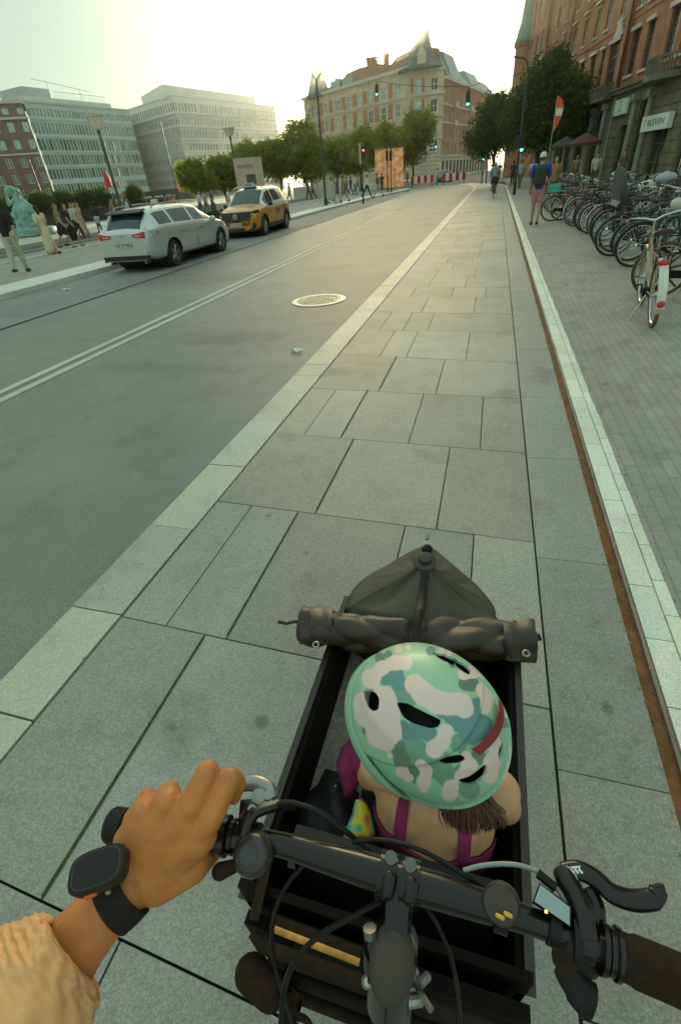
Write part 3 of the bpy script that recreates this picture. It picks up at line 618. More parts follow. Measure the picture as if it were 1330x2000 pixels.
# ---- ornate corner building straight ahead
def ornate():
    t = thing('corner_building', (0,0,0), 0, 'pinkish stone corner building with steep flat topped tower and a pointed turret', 'building')
    A = AZ(-18.19,169); B = AZ(-8.41,138); C = AZ(-5.36,138.2); E = AZ(-.95,187)
    wl, wc, wr = Wall(A,B), Wall(B,C), Wall(C,E)
    for w in (wl,wc,wr):
        if w.n.dot(-w.A) < 0: w.n = -w.n
    wins = []; st = MB(); bp = MB(); tr = MB()
    cols = [1.2,5.0,8.9,13.6,18.9,22.7,26.6,31.2,36.0]; rows = [(4.6,7.0),(8.1,10.6),(12.0,14.3),(15.7,17.8)]; ops = []
    wa = [(F_white,G_sky),(F_white,G_mid),(F_white,G_warm)]; r = random.Random(4)
    for i, c in enumerate(cols):
        wd = 2.3 if i in (3,) else 1.55
        for z0, z1 in rows: ops.append((c,c+wd,z0,z1)); wins.append((wl,(c,c+wd,z0,z1,2,2,(F_white,G_sky) if z0>15 else (wa[2] if 2<i<6 and z0>11 else r.choice(wa[:2])))))
        if i < len(cols)-1:
            nx = cols[i+1]; m = (c+wd+nx)/2
            for z0, z1 in rows[1:]: wl.slab(bp, m-.75, m+.75, z0-.1, z1+.25, .06)
    wl.holes(st, 0, wl.L, 0, 19.6, ops, .35)
    for z in (7.3,11.2,15.0): wl.slab(tr, 0, wl.L, z, z+.3, .25)
    ops = []
    for c in (1.1,4.6):
        for z0, z1 in rows: ops.append((c,c+1.5,z0,z1)); wins.append((wc,(c,c+1.5,z0,z1,2,2,(F_white,G_dark) if c > 3 else (F_white,G_sky))))
    wc.holes(st, 0, wc.L, 0, 19.6, ops, .35)
    for z0, z1 in rows[1:]: wc.slab(bp, 2.75, 3.25, z0-.1, z1+.2, .06); wc.slab(bp, .3,.8,z0-.1,z1+.2,.06)
    for z in (7.3,11.2,15.0,18.9): wc.slab(tr, -.3, wc.L+.3, z, z+.35, .3)
    ops = []; brr = MB()
    for k in range(15):
        c = 1.2+k*3.25
        for z0, z1 in ((4.2,6.4),(7.4,9.6),(10.6,12.7),(13.9,15.9)):
            ops.append((c,c+1.3,z0,z1)); wins.append((wr,(c,c+1.3,z0,z1,2,2,(F_white,G_warm) if (k*7+int(z0))%4 == 0 else (F_white,G_mid))))
    wr.holes(brr, 0, wr.L, 3.9, 17.3, ops, .3); brr.build('brick_facade', B_redfar, t, smooth=False)
    wr.holes(st, 0, wr.L, 0, 3.9, [(1+k*3.3,3.2+k*3.3,.3,3.2) for k in range(15)], .4)
    for k in range(15): wins.append((wr,(1+k*3.3,3.2+k*3.3,.3,3.2,2,1,(F_dark,G_dark))))
    for z in (3.9,10.0,13.1): wr.slab(tr, 0, wr.L, z, z+.3, .3)
    wr.slab(tr, 0, wr.L, 17.3, 17.9, .6)
    for a, z in ((7,13.0),(7,9.6),(22,13.0),(22,9.6),(36,9.6)):   # balconies
        wr.slab(tr, a, a+2.2, z, z+.2, 1.1); wr.slab(tr, a, a+2.2, z+.2, z+1.0, 1.1, -1.0)
    back = [V2(wl.p(0,0,-14)), V2(wr.p(wr.L,0,-14)+Vector((8,0,0)))]
    st.quad((A.x,A.y,0),(*back[0],0),(*back[0],19.6),(A.x,A.y,19.6)); st.quad((E.x,E.y,0),(*back[1],0),(*back[1],17.3),(E.x,E.y,17.3))
    for k in range(9): # banded corner masonry at street level
        z = .3+k*.75; wc.slab(tr, .1, wc.L-.1, z, z+.35, .1); wl.slab(tr, wl.L-5, wl.L-.1, z, z+.35, .1)
    wl.slab(tr, -.4, wl.L+.3, 19.5, 20.1, .6); merge(st, bp); merge(st, tr); st.build('stone_facade', [M_stone,B_redfar,M_pale], t, smooth=False)
    # roofs
    rf = MB(); zb = 20.0
    ridge = [(0,20.7),(9,21.2),(15,21.6),(16,22.6),(21,22.9),(27.5,22.6),(29,21.6),(31.0,20.75),(32.6,20.75),(33.6,22.6),(40.5,23.2)]
    for (sa,za),(sb_,zb2) in zip(ridge[:-1], ridge[1:]):
        rf.hexa([wl.p(sa,zb,.3),wl.p(sb_,zb,.3),wl.p(sb_,zb,-12),wl.p(sa,zb,-12),wl.p(sa,za,-2.5),wl.p(sb_,zb2,-2.5),wl.p(sb_,zb2,-9),wl.p(sa,za,-9)])
    rf.build('roof', M_tile, t, smooth=False)
    z2 = MB(); 
    for sa, sb_, ztop in ((3,13,21.2),(5,14.5,22.6),(14.5,25,19.8),(24,36,21.2),(36,50,20.4)):
        z2.hexa([wr.p(sa,17.85,.3),wr.p(sb_,17.85,.3),wr.p(sb_,17.85,-10),wr.p(sa,17.85,-10),wr.p(sa+.5,ztop,-2.2),wr.p(sb_-.5,ztop,-2.2),wr.p(sb_-.5,ztop,-8),wr.p(sa+.5,ztop,-8)])
    z2.build('zinc_roof', M_zinc, t, smooth=False)
    # corner tower with concave sides
    cc = (Vector((B.x,B.y,0))+Vector((C.x,C.y,0)))/2 + Vector((-1.6,2.6,0)); tw = MB(); rings = []
    for z, hw in ((19.2,4.7),(19.6,4.8),(20.0,4.2),(20.8,3.3),(22,2.55),(23.5,1.95),(25.2,1.5),(25.3,1.7),(25.7,1.7)):
        rings.append([cc+Vector((x*hw,y*hw,z)) for x, y in ((-1,-.45),(-.45,-1),(.45,-1),(1,-.45),(1,.45),(.45,1),(-.45,1),(-1,.45))])
    tw.loft(rings); tw.build('tower_roof', M_slate, t, smooth=False)
    dm = MB(); q = cc+Vector((.6,-3.4,19.6)); dm.box(q+Vector((0,0,.9)),(1.7,1.5,1.8)); dm.add([q+Vector(v) for v in ((-1.1,-.9,1.8),(1.1,-.9,1.8),(0,-.9,3.2),(-1.1,1,1.8),(1.1,1,1.8),(0,1,3.2))],[(0,1,2),(5,4,3),(0,2,5,3),(1,4,5,2)]); dm.build('dormer', M_pale, t, smooth=False)
    for dx in (-1.2,1.2):
        m = MB(); m.cyl(cc+Vector((dx,0,25)), cc+Vector((dx,0,28.8)), .05, 5); m.build('antenna', F_grey, t)
    # pointed turret on the left wing
    tu = MB(); q = wl.p(5.9,0,-1); tu.lathe([(3.4,19.3),(3.5,19.9),(3.0,20.0),(2.3,22.2),(1.4,24.6),(.55,27),(.3,27.8),(.16,30)], 16, Matrix.Translation(q)); tu.build('turret', M_slate, t)
    for s_, wd, zt in ((22.9,2.6,24.2),(27.8,1.1,24.0),(9.5,1.4,22.4)): ch = MB(); c = wl.p(s_,0,-5); ch.box(c+Vector((0,0,(zt+20)/2)),(wd,1.4,zt-20)); ch.box(c+Vector((0,0,zt+.15)),(wd+.3,1.7,.3)); ch.build('chimney', B_redfar, t, smooth=False)
    for s_ in (12.5,17.5): 
        m = MB(); wl.slab(m, s_, s_+3.6, 20.1, 21.5, .1, 2); m.build('dormer', mat('dormer_teal',(.28,.42,.38),.4,metal=.3), t, smooth=False)
    for s_, zt in ((9.5,24.4),(30,23.4),(34,23.2),(40,23)):
        m = MB(); c = wr.p(s_,0,-5); m.cyl(c+Vector((0,0,20)), c+Vector((0,0,zt)), .06, 5); m.build('antenna', F_grey, t)
    put_windows(t, wins, wa, t=.12)
ornate()

# ---- grey office block
def office(name, label, A, B, C, zpar, rows, pitch, wallm, win, ledges, pent, base=None, wd=.62, corner=True):
    t = thing(name, (0,0,0), 0, label, 'building'); ws = [Wall(A,B)] + ([Wall(B,C)] if C else []); wins = []; st = MB(); ld = MB(); r = random.Random(9)
    for w in ws:
        if w.n.dot(-w.A) < 0: w.n = -w.n
        n = int(w.L/pitch); ops = []
        for z0, z1 in rows:
            for k in range(n):
                a = (k+.5)*w.L/n - pitch*wd/2; ops.append((a,a+pitch*wd,z0,z1)); m = win(w, a, z0, r); wins.append((w,(a,a+pitch*wd,z0,z1,1,1,m)))
        w.holes(st, 0, w.L, base or 0, zpar, ops, .35)
        for z, out, h in ledges: w.slab(ld, -.2 if w is ws[-1] and C else 0, w.L+.0, z, z+h, out)
        if base:
            w.slab(ld, 0, w.L, base-.3, base, .5)
            w2 = MB(); w.holes(w2, 0, w.L, 0, base, [], .1); w2.build('shop_front', G_dark, t, smooth=False)
    back = [(q.x,q.y) for q in ([A,B]+([C] if C else []))]; far = [(x*1.14,y*1.14) for x, y in (back[-1],back[0])]
    poly = back+far; st.sheet(poly, zpar-.05)
    for a, b in zip(range(len(back)-1,len(poly)), list(range(len(back),len(poly)))+[0]): st.quad((*poly[a],0),(*poly[b],0),(*poly[b],zpar),(*poly[a],zpar))
    st.build('facade', wallm, t, smooth=False); ld.build('ledges', M_conc2, t, smooth=False)
    put_windows(t, wins, [(F_grey,G_mid)], t=.06)
    for pts, z0, z1, m in pent: mb = MB(); mb.prism(pts, z0, z1); mb.build('penthouse', m, t, smooth=False)
    return t, ws
A, B, C = AZ(-34.4,194), AZ(-29.9,170), AZ(-20.9,207)
rows = [(19.7,21.5),(16.9,18.4),(14.0,15.6),(11.3,12.8),(8.6,10.1),(6.0,7.4),(3.6,4.9)]
W1, W2 = (F_grey,G_sky), (F_grey,G_dark); W3 = (F_grey,G_warm); W4 = (F_grey,G_mid)
def win_grey(w, a, z0, r):
    if w.L < 33: return (r.choice([W2,W4]) if z0 > 16 else (W3 if 10 < z0 < 15 else r.choice([W4,W2])))
    return W1 if z0 > 13 and r.random() < .85 else (W3 if r.random() < .3 else W4)
wl_, wr_ = Wall(A,B), Wall(B,C)
for w in (wl_, wr_):
    if w.n.dot(-w.A) < 0: w.n = -w.n
pent = [([V2(wl_.p(7,0,-3)),V2(wr_.p(-.5,0,-2.2)),V2(wr_.p(41,0,-3)),V2(wr_.p(41,0,-14)),V2(wl_.p(7,0,-16))],22.5,25.2,M_conc)]
t_off, _ = office('office_building','pale grey office block with rows of narrow windows and a set back top floor',A,B,C,22.7,rows,1.22,M_conc,win_grey,[(19.0,.55,.22),(16.2,.5,.2),(22.5,.15,.35),(13.4,.12,.15),(10.7,.12,.12)],pent,base=3.1)
m = MB(); m.cyl(wr_.p(-1,25,-3),wr_.p(-1,26.6,-3),.12,6); m.build('mast', F_grey, t_off)
for k, (a, b) in enumerate(((41,44.6),(44,48))):
    m = MB(); w = wr_; w.slab(m, a, b, 19-k*3, 22.4-k*3.2, .05, 9); 
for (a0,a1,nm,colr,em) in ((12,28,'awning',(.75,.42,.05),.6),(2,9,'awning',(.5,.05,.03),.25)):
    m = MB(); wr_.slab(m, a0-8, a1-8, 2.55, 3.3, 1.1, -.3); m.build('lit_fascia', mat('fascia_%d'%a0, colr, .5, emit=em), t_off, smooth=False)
# ---- glass office
A = AZ(-42.0,150); B = AZ(-33.9,171)
rows = [(18.0,19.3),(14.9,16.9),(11.9,14.0),(9.2,11.1),(6.5,8.4),(3.9,5.5)]
def win_glass(w, a, z0, r): return W1 if z0 > 14 else r.choice([W1,W4,W4,W2 if r.random()<.4 else W4,(F_grey,G_sky)])
wq = Wall(A,B); wq.n = -wq.n if wq.n.dot(-wq.A) < 0 else wq.n
pent = [([V2(wq.p(4,0,-4)),V2(wq.p(11,0,-4)),V2(wq.p(11,0,-12)),V2(wq.p(4,0,-12))],20.4,23.6,M_conc2),([V2(wq.p(2,0,-2)),V2(wq.p(27,0,-2)),V2(wq.p(27,0,-12)),V2(wq.p(2,0,-12))],20.4,21.7,M_conc)]
t_gl, _ = office('office_building','blue green glazed office building with wide glass bands, left of the grey block',A,B,None,20.5,rows,.95,M_cladg,win_glass,[(20.2,.3,.35),(17.3,.15,.3),(14.2,.12,.25),(11.4,.1,.3),(8.6,.1,.3)],pent,base=3.0,wd=.8)
m = MB(); r_ = random.Random(2)
for k in range(26): a = 11.5+k*.6; m.cyl(wq.p(a,21.6,-3),wq.p(a,22.6+.4*r_.random(),-3),.03,4)
m.tube([wq.p(11.5,23.1,-3),wq.p(27,23.1,-3)],.05,4); m.tube([wq.p(8,25.3,-5),wq.p(24,24.2,-5)],.05,4); m.cyl(wq.p(12,21.6,-5),wq.p(12,25.2,-5),.08,5); m.cyl(wq.p(21,21.6,-5),wq.p(21,24.5,-5),.06,5)
m.build('roof_railing', mat('rail_far',(.35,.38,.35),.5), t_gl)
# ---- brown brick building at far left
A = AZ(-52,150); B = AZ(-42.15,147)
t = thing('brick_building', (0,0,0), 0, 'brown brick building with rows of small white windows at the left edge of the photo', 'building')
w = Wall(A,B); w.n = -w.n if w.n.dot(-w.A) < 0 else w.n; ops = []; wins = []; mb = MB()
for z0, z1 in ((17.95,19.0),(15.0,16.7),(12.1,13.7),(8.9,10.6),(5.9,7.7),(3.0,4.8)):
    for k in range(9):
        a = 1.0+k*2.9; ops.append((a,a+1.25,z0,z1)); wins.append((w,(a,a+1.25,z0,z1,2,1,(F_white,G_sky if z0>11 else G_mid))))
w.holes(mb, 0, w.L, 0, 19.9, ops, .3); e = B*1.1; mb.quad((B.x,B.y,0),(e.x,e.y,0),(e.x,e.y,19.9),(B.x,B.y,19.9)); mb.quad((B.x,B.y,19.9),(e.x,e.y,19.9),(A.x*1.1,A.y*1.1,19.9),(A.x,A.y,19.9))
mb.build('brick_wall', B_brown, t, smooth=False)
mb = MB(); w.slab(mb,-.2,w.L+.2,17.1,17.5,.5); w.slab(mb,-.2,w.L+.2,19.7,20.2,.4); w.slab(mb,0,w.L,11.1,11.4,.2); mb.build('cornice', M_pale, t, smooth=False)
put_windows(t, wins, [(F_white,G_mid)], t=.12)
# ================================================================ CARGO BIKE, CHILD, RIDER'S ARM
K_blk = mat('black_plastic', (.014,.011,.009), .42, spec=.25, var=.3, vscale=30)
K_sat = mat('satin_black_metal', (.012,.008,.005), .25, metal=.0, var=.2, vscale=20, spec=.35, coat=.25)
K_box = mat('black_ply', (.009,.006,.004), .65, spec=.1, var=.4, vscale=9, bump=.3)
K_trim = mat('box_trim', (.05,.045,.035), .4, metal=.5)
K_chrome = mat('chrome', (.42,.42,.38), .3, metal=1)
K_alu = mat('brushed_alu', (.30,.30,.27), .35, metal=.9, var=.15, vscale=40)
K_rub = mat('grip_rubber', (.028,.016,.009), .75, spec=.15, var=.3, vscale=60, bump=.8, bscale=250)
K_cab = mat('cable_housing', (.010,.008,.006), .4, spec=.25)
K_can = mat('rain_cover_fabric', (.038,.025,.014), .40, var=.3, vscale=10, bump=.8, bscale=180)
K_dome = mat('hood_fabric', (.060,.054,.034), .7, var=.25, vscale=8, bump=.8, bscale=220)
K_carpet = mat('carpet_grey', (.30,.26,.21), .95, var=.4, vscale=60, bump=1, bscale=300)
cb = thing('cargo_bike', (-.08,.2,0), 0, 'black cargo bike in the foreground with long front box, rolled rain cover and handlebar', 'cargo bike')
def rel(parent):   # builds in world coordinates under a parent standing at parent.location
    return Matrix.Translation(-Vector(parent.location))
def part(mb, name, m, parent=cb, smooth='auto', **kw):
    root = parent
    while root.parent: root = root.parent
    return mb.xf(rel(root)).build(name, m, parent, smooth, **kw)
HB = 1.13
def H(px, py, dz=0.): return P(px, py, HB+dz)
# --- box: floor, sides, tapered nose
xl, xr, y0, y1 = -.322, .168, .20, .98; zr, zf = .62, .24; th = .014
bx = MB()
def wallp(a, b, z0=zf, z1=zr, t=th):
    a, b = Vector((*a,0)), Vector((*b,0)); d = (b-a).normalized(); n = Vector((d.y,-d.x,0))*t
    bx.hexa([a+Vector((0,0,z0)),b+Vector((0,0,z0)),b+n+Vector((0,0,z0)),a+n+Vector((0,0,z0)),a+Vector((0,0,z1)),b+Vector((0,0,z1)),b+n+Vector((0,0,z1)),a+n+Vector((0,0,z1))])
wallp((xl,y0),(xl,y1)); wallp((xr,y1),(xr,y0)); wallp((xr,y0),(xl,y0), zf, .70); wallp((xl,y1),(xl+.13,1.2), zf, .56); wallp((xl+.13,1.2),(xr-.13,1.2), zf,.52); wallp((xr-.13,1.2),(xr,y1), zf,.56)
bx.prism([(xl,y0),(xr,y0),(xr,y1),(xr-.13,1.2),(xl+.13,1.2),(xl,y1)], zf-.015, zf)
part(bx, 'box', K_box, smooth=False)
tr = MB()
for x in (xl-.007, xr+.007): tr = MB(); tr.box((x,(y0+y1)/2,zr+.005),(.016,y1-y0,.010)); part(tr, 'rim_trim', K_trim, smooth=False)
c = MB(); c.box((-.245,.62,.40),(.13,.62,.10)); part(c, 'carpet_pad', K_carpet)
c = MB(); c.box((-.07,.46,.30),(.36,.26,.12)); c.box((-.07,.30,.46),(.40,.035,.34),Matrix.Rotation(R(-8),3,'X')); part(c, 'child_seat', mat('seat_foam',(.03,.028,.025),.85,var=.3))
# slatted back panel of the box towards the rider
pan = MB(); A_, B_ = P(512,1680,.66), P(1030,1700,.66)
yb = .17
pan.box((-.065,yb,.50),(.46,.02,.36)); part(pan, 'rear_panel', K_box)
for k, (z, yy, wx) in enumerate(((.70,.150,.46),(.63,.135,.46),(.555,.125,.46))):
    s = MB(); s.tube([(-.268,yy,z),(-.25,yy-.012,z),(.13,yy-.012,z),(.155,yy,z)], .010, 10); part(s, 'rear_slat', K_rub)
s = MB(); a, b = P(536,1815,.70), P(702,1880,.70); s.tube([a,b],.005,8,flat=.5,upv=(0,0,1)); part(s, 'amber_strip', mat('amber_strip',(.55,.25,.03),.4,var=.4,vscale=60))
s = MB(); a, b = P(530,1800,.69), P(705,1868,.69); s.tube([a,b],.013,8,flat=.6); part(s, 'reflector_bar', K_rub)
# side edge plates seen at left, rear lamp pod
s = MB(); s.loft([[P(x,y,.74) for x,y in ((486,1795),(510,1690),(530,1690),(505,1800))],[P(x,y,.60) for x,y in ((486,1795),(510,1690),(530,1690),(505,1800))]]); part(s, 'edge_plate', K_rub)
s = MB(); c0 = P(500,1905,.66); s.capsule(c0+Vector((-.008,0,0)),.027,c0+Vector((.03,-.01,0)),.027,18); s.box(c0+Vector((.03,.04,.0)),(.03,.05,.03)); part(s, 'side_pod', K_rub)
# steering linkage and frame
fr = MB()
fr.tube([P(735,1600,.2)*1,P(750,1960,.45),P(752,2040,.62)], .02, 10)
hp = P(772,1870,.98); fr.cyl(Vector((hp.x,hp.y+.015,.98)), Vector((hp.x+.005,hp.y-.13,.30)), .024, 16)
fr.tube([Vector((hp.x,hp.y-.1,.42)),(hp.x,-.55,.50)], .024, 14); fr.tube([P(548,2040,.75),P(575,1960,.72),P(560,1940,.55)], .012, 8); fr.tube([Vector((hp.x,hp.y-.1,.38)),(-.08,.25,.20),(-.08,1.25,.2)], .022, 12)
part(fr, 'frame', K_sat)
w = MB(); w.tube([(-.08,1.13+.17*math.cos(t),.19+.17*math.sin(t)) for t in [2*math.pi*k/40 for k in range(40)]], .022, 10, closed=True); 
fw = part(w, 'front_wheel', mat('tyre_black',(.02,.02,.018),.85))
sp = MB(); [sp.cyl((-.08,1.13,.19),(-.08,1.13+.16*math.cos(t),.19+.16*math.sin(t)),.0012,5) for t in [2*math.pi*k/20 for k in range(20)]]; sp.cyl((-.12,1.13,.19),(-.04,1.13,.19),.015,10); part(sp, 'spokes', K_alu, fw)
# --- handlebar
ctrl = [H(222,1612),H(330,1622),H(440,1632),H(500,1640),H(560,1652),H(640,1676),H(720,1700),H(790,1722),H(870,1745),H(940,1768),H(1010,1790),H(1100,1822),H(1200,1862),H(1290,1898),H(1390,1942)]
path = smoothpath(ctrl, 5); hb = MB(); N = len(path)
rad = [interp(i/(N-1), [0,.26,.42,.5,.58,.74,1], [.0112,.0112,.0152,.0158,.0152,.0112,.0112]) for i in range(N)]
hb.tube(path, rad, 20); part(hb, 'handlebar', K_sat)
def along(px, py): return H(px, py)
gl = MB(); gp = smoothpath([H(224,1612),H(300,1619),H(370,1626),H(436,1632)], 5); gl.tube(gp, .0165, 18)
gL = part(gl, 'grip', K_rub)
g2 = MB(); g2.tube([H(216,1611),H(222,1611.6),H(246,1614)], [.0165,.0185,.0178], 18); part(g2, 'end_cap', K_blk, gL)
g3 = MB(); g3.tube([H(426,1631),H(430,1631.4),H(446,1633),H(448,1633)], [.0175,.0198,.0198,.017], 20); g3.tube([H(452,1633.5),H(460,1634.4)], .0172, 20); part(g3, 'lock_ring', K_sat, gL)
gr = MB(); gp = smoothpath([H(1196,1860),H(1250,1882),H(1310,1907),H(1400,1948)], 5); gr.tube(gp, [.0175]*4+[.019]*(len(gp)-4), 20); gR = part(gr, 'grip', K_rub, label='brown rubber right hand grip')
g3 = MB(); 
for px in (1172,1186,1200): g3.tube([H(px,1850+(px-1172)*.4),H(px+9,1853.6+(px-1172)*.4)], .0200 if px != 1186 else .0182, 20)
part(g3, 'lock_ring', K_sat, gR)
# --- brake lever left: clamp, reservoir, folded blade towards the index finger
def lever(side, pts_body, pts_blade, name='brake_lever', rb=.0095):
    b = MB(); b.tube(smoothpath(pts_body, 5), rb, 10, flat=.8); o = part(b, name, K_sat)
    l = MB(); l.tube(smoothpath(pts_blade, 6), .0075, 10, flat=.55, upv=(0,0,1)); part(l, 'lever_blade', K_alu if side < 0 else K_sat, o); return o
b1 = MB(); b1.tube([H(462,1634),H(482,1637)], .0165, 18); b1.hexa([H(x,y,dz) for dz in (-.012,.014) for x,y in ((462,1640),(488,1640),(492,1560),(470,1562))]); b1.tube(smoothpath([H(478,1632,.012),H(484,1600,.018),H(500,1575,.018)],4), .0085, 10)
b1.tube(smoothpath([H(476,1636,.01),H(492,1598,.02),H(506,1585,.02),H(545,1572,.014)],5), .006, 8)
bl_ = part(b1, 'brake_clamp', K_sat)
l = MB(); l.tube(smoothpath([H(528,1560,.01),H(524,1542,.012),H(500,1530,.014),H(470,1531,.012),H(430,1545,.006),H(395,1556,.004)],6), .0088, 12, flat=.55, upv=(0,0,1)); part(l, 'lever_blade', K_alu, bl_)
l = MB(); l.hexa([H(x,y,dz) for dz in (.0,.012) for x,y in ((492,1580),(530,1562),(528,1538),(505,1545))]); l.cyl(H(524,1552,.012),H(524,1552,.017),.005,12); l.cyl(H(492,1580,.02),H(492,1580,.026),.0045,12); l.cyl(H(505,1555,.010),H(505,1555,.016),.008,12); part(l, 'lever_pivot', K_alu, bl_)
# right brake lever reaching outwards, hooked end
b2 = MB(); b2.tube([H(1132,1832),H(1158,1843)], .0168, 18); b2.tube(smoothpath([H(1145,1835,.012),H(1132,1770,.016),H(1108,1722,.016),H(1100,1702,.014)],5), [.011]*5+[.010]*11, 10); b2.tube(smoothpath([H(1160,1830,.0),H(1168,1780,.0),H(1150,1735,.0)],4), .007, 8)
br_ = part(b2, 'brake_clamp', K_sat)
l = MB(); pp = smoothpath([H(1100,1704,.012),H(1130,1700,.014),H(1165,1718,.014),H(1195,1745,.012),H(1235,1758,.01),H(1275,1755,.01),H(1285,1738,.010),H(1282,1728,.012)],6); l.tube(pp, [.0088]*(len(pp)-12)+[.0078]*6+[.0062]*3+[.005]*3, 12, flat=.62, upv=(0,0,1)); part(l, 'lever_blade', K_sat, br_)
mk = MB()
for k in range(3): mk.tube([H(1113+8*k,1697,.0232),H(1121+8*k,1706,.0232)], .0011, 6)
mk.tube([H(1113,1695,.0232),H(1132,1693,.0232)], .0009, 6); mk.ell(H(1109,1711,.0225), .0022, 8, 6); part(mk, 'white_marking', mat('white_print',(.8,.8,.75),.4), br_)
l = MB(); l.cyl(H(1108,1712,.010),H(1108,1712,.0215),.0085,16); part(l, 'lever_pivot', K_alu, br_)
# thumb shifter paddle under the bar on the right, cable adjuster rings
s = MB(); s.tube(smoothpath([H(1100,1868,-.010),H(1112,1905,-.018),H(1140,1945,-.026),H(1160,1958,-.03)],5), [.009]*3+[.012]*5+[.014]*7+[.010], 14, flat=.45, upv=(0,0,1)); shf = part(s, 'shifter_paddle', K_blk)
s = MB(); s.cyl(H(1103,1872,-.004),H(1103,1872,.004),.011,16); part(s, 'paddle_button', K_rub, shf)
s = MB(); s.tube([H(1112,1828),H(1128,1833)], .0215, 20); s.capsule(H(1120,1850,-.004),.015,H(1145,1878,-.014),.012); s.capsule(H(1152,1845,-.004),.012,H(1170,1872,-.012),.010); part(s, 'shifter_clamp', K_blk)
# display
s = MB(); q = [(1043,1760),(1055,1728),(1112,1772),(1112,1808)]
s.hexa([H(x,y,.006) for x,y in ((1038,1764),(1053,1724),(1117,1770),(1116,1814))]+[H(x,y,.026) for x,y in ((1040,1762),(1054,1727),(1115,1771),(1114,1811))]); dsp = part(s, 'display', K_blk, smooth=False)
s = MB(); s.hexa([H(x,y,.025) for x,y in q]+[H(x,y,.0285) for x,y in q]); part(s, 'display_glass', mat('display_glass',(.30,.37,.37),.06,metal=.75), dsp, smooth=False)
s = MB(); s.hexa([H(x,y,.0285) for x,y in ((1063,1776),(1069,1778),(1069,1785),(1063,1783))]+[H(x,y,.0293) for x,y in ((1063,1776),(1069,1778),(1069,1785),(1063,1783))]); part(s, 'display_segment', mat('display_orange',(.9,.45,.12),.4,emit=.5), dsp, smooth=False)
s = MB(); s.tube([H(1070,1800),H(1092,1810)], .0172, 18); part(s, 'display_clamp', K_blk, dsp)
# bell left: stacked dome; compass bell right
def disc(c, nrm, prof, n=32):
    z = Vector(nrm).normalized(); x = z.orthogonal().normalized(); y = z.cross(x); M = Matrix(((x.x,y.x,z.x,c.x),(x.y,y.y,z.y,c.y),(x.z,y.z,z.z,c.z),(0,0,0,1))); mb = MB(); mb.lathe(prof, n, M); return mb
tocam = (Vector((0,0,CAM_H))-H(492,1668)).normalized()
bn = (tocam*.75+Vector((-.15,-.25,.3))).normalized()
be = part(disc(H(494,1668,.008), bn, [(.0205,-.012),(.0215,-.004),(.0205,.003),(.0200,.004),(.0185,.008),(.015,.0115),(.011,.0128),(.0108,.0122),(.0085,.0125),(.0082,.0134),(.004,.0142),(.0005,.0144)]), 'bell', mat('bell_black',(.035,.03,.025),.35,coat=.3))
s = MB(); s.capsule(H(462,1690,-.002),.006,H(430,1702,-.002),.0085,12); part(s, 'bell_trigger', K_rub, be)
s = MB(); s.tube([H(486,1638),H(504,1642)], .0165, 16); s.box(H(494,1652,.0),(.012,.02,.012)); part(s, 'bell_clamp', K_blk, be)
be2 = part(disc(H(978,1765,.017), (Vector((0,0,CAM_H))-H(978,1765)).normalized()+Vector((-.1,-.2,.1)), [(.0165,-.010),(.0165,.002),(.0150,.0045),(.0145,.004),(.0005,.0042)]), 'bell', mat('bell_brown',(.05,.035,.022),.45,var=.3,vscale=60), label='round brown bell with amber markings right of the stem')
for k, (x, y, l) in enumerate(((980,1736,.006),(976,1790,.007),(992,1786,.004))):
    s = MB(); s.capsule(H(x-5,y-2,.0225 if y<1760 else .0215),.0020,H(x+5,y+3,.0225 if y<1760 else .0215),.0020,8); part(s, 'amber_mark', mat('amber_mark',(.7,.38,.05),.4), be2)
s = MB(); s.tube([H(966,1776),H(992,1786)], .0168, 18); part(s, 'bell_clamp', K_blk, be2)
# --- stem
st = MB(); c1, c2, c3 = H(768,1708), H(790,1722), H(812,1729)
for c in (H(757,1711),H(800,1725)):
    d = (H(800,1725)-H(757,1711)).normalized()*.0085; st.tube([c-d,c+d], .0205, 20)
st.hexa([H(752,1735,-.024),H(808,1752,-.024),H(800,1850,-.03),H(746,1850,-.03)]+[H(756,1722,.010),H(800,1738,.010),H(794,1845,.004),H(750,1845,.004)])
sm = part(st, 'stem', K_sat)
for (x, y) in ((762,1678),(800,1692)):
    s = MB(); s.cyl(H(x,y,.004),H(x+1,y-3,.022),.0062,12); s.cyl(H(x+1,y-3,.022),H(x+1,y-3,.0235),.0035,6); part(s, 'clamp_bolt', mat('bolt_steel',(.16,.15,.13),.35,metal=.9), sm)
s = MB(); s.capsule(H(760,1716,.014),.0085,H(756,1742,.010),.007,10); s.capsule(H(803,1728,.014),.0085,H(799,1752,.010),.007,10); part(s, 'clamp_ear', K_sat, sm)
s = MB(); s.ell(H(765,1878,-.004), (.020,.030,.012), 24, 12); part(s, 'stem_cap', mat('cap_rubber',(.06,.048,.035),.8,bump=.4,bscale=200), sm)
s = MB(); s.cyl(H(762,1845,-.03),H(757,1960,-.14),.022,20); s.cyl(H(762,1850,-.034),H(760,1880,-.05),.026,20); part(s, 'head_tube', K_sat, sm)
s = MB(); s.cyl(H(724,1828,-.002),H(722,1812,.004),.0065,10); part(s, 'cable_ferrule', K_alu, sm)
for (x, y) in ((717,1918),(733,1922)): s = MB(); s.ell(H(x,y,-.02), .0055 if x<720 else .003, 12, 8); part(s, 'bolt_head', K_chrome, sm)
for k in range(6):
    r_ = random.Random(k+40); s = MB(); c = P(r_.uniform(790,860), r_.uniform(1905,1960), .95); s.cyl(c, c+Vector((r_.uniform(-.02,.02),r_.uniform(-.02,.02),.01)), r_.uniform(.003,.006), 8); part(s, 'bracket_bolt', K_chrome if k % 3 == 0 else K_alu, sm)
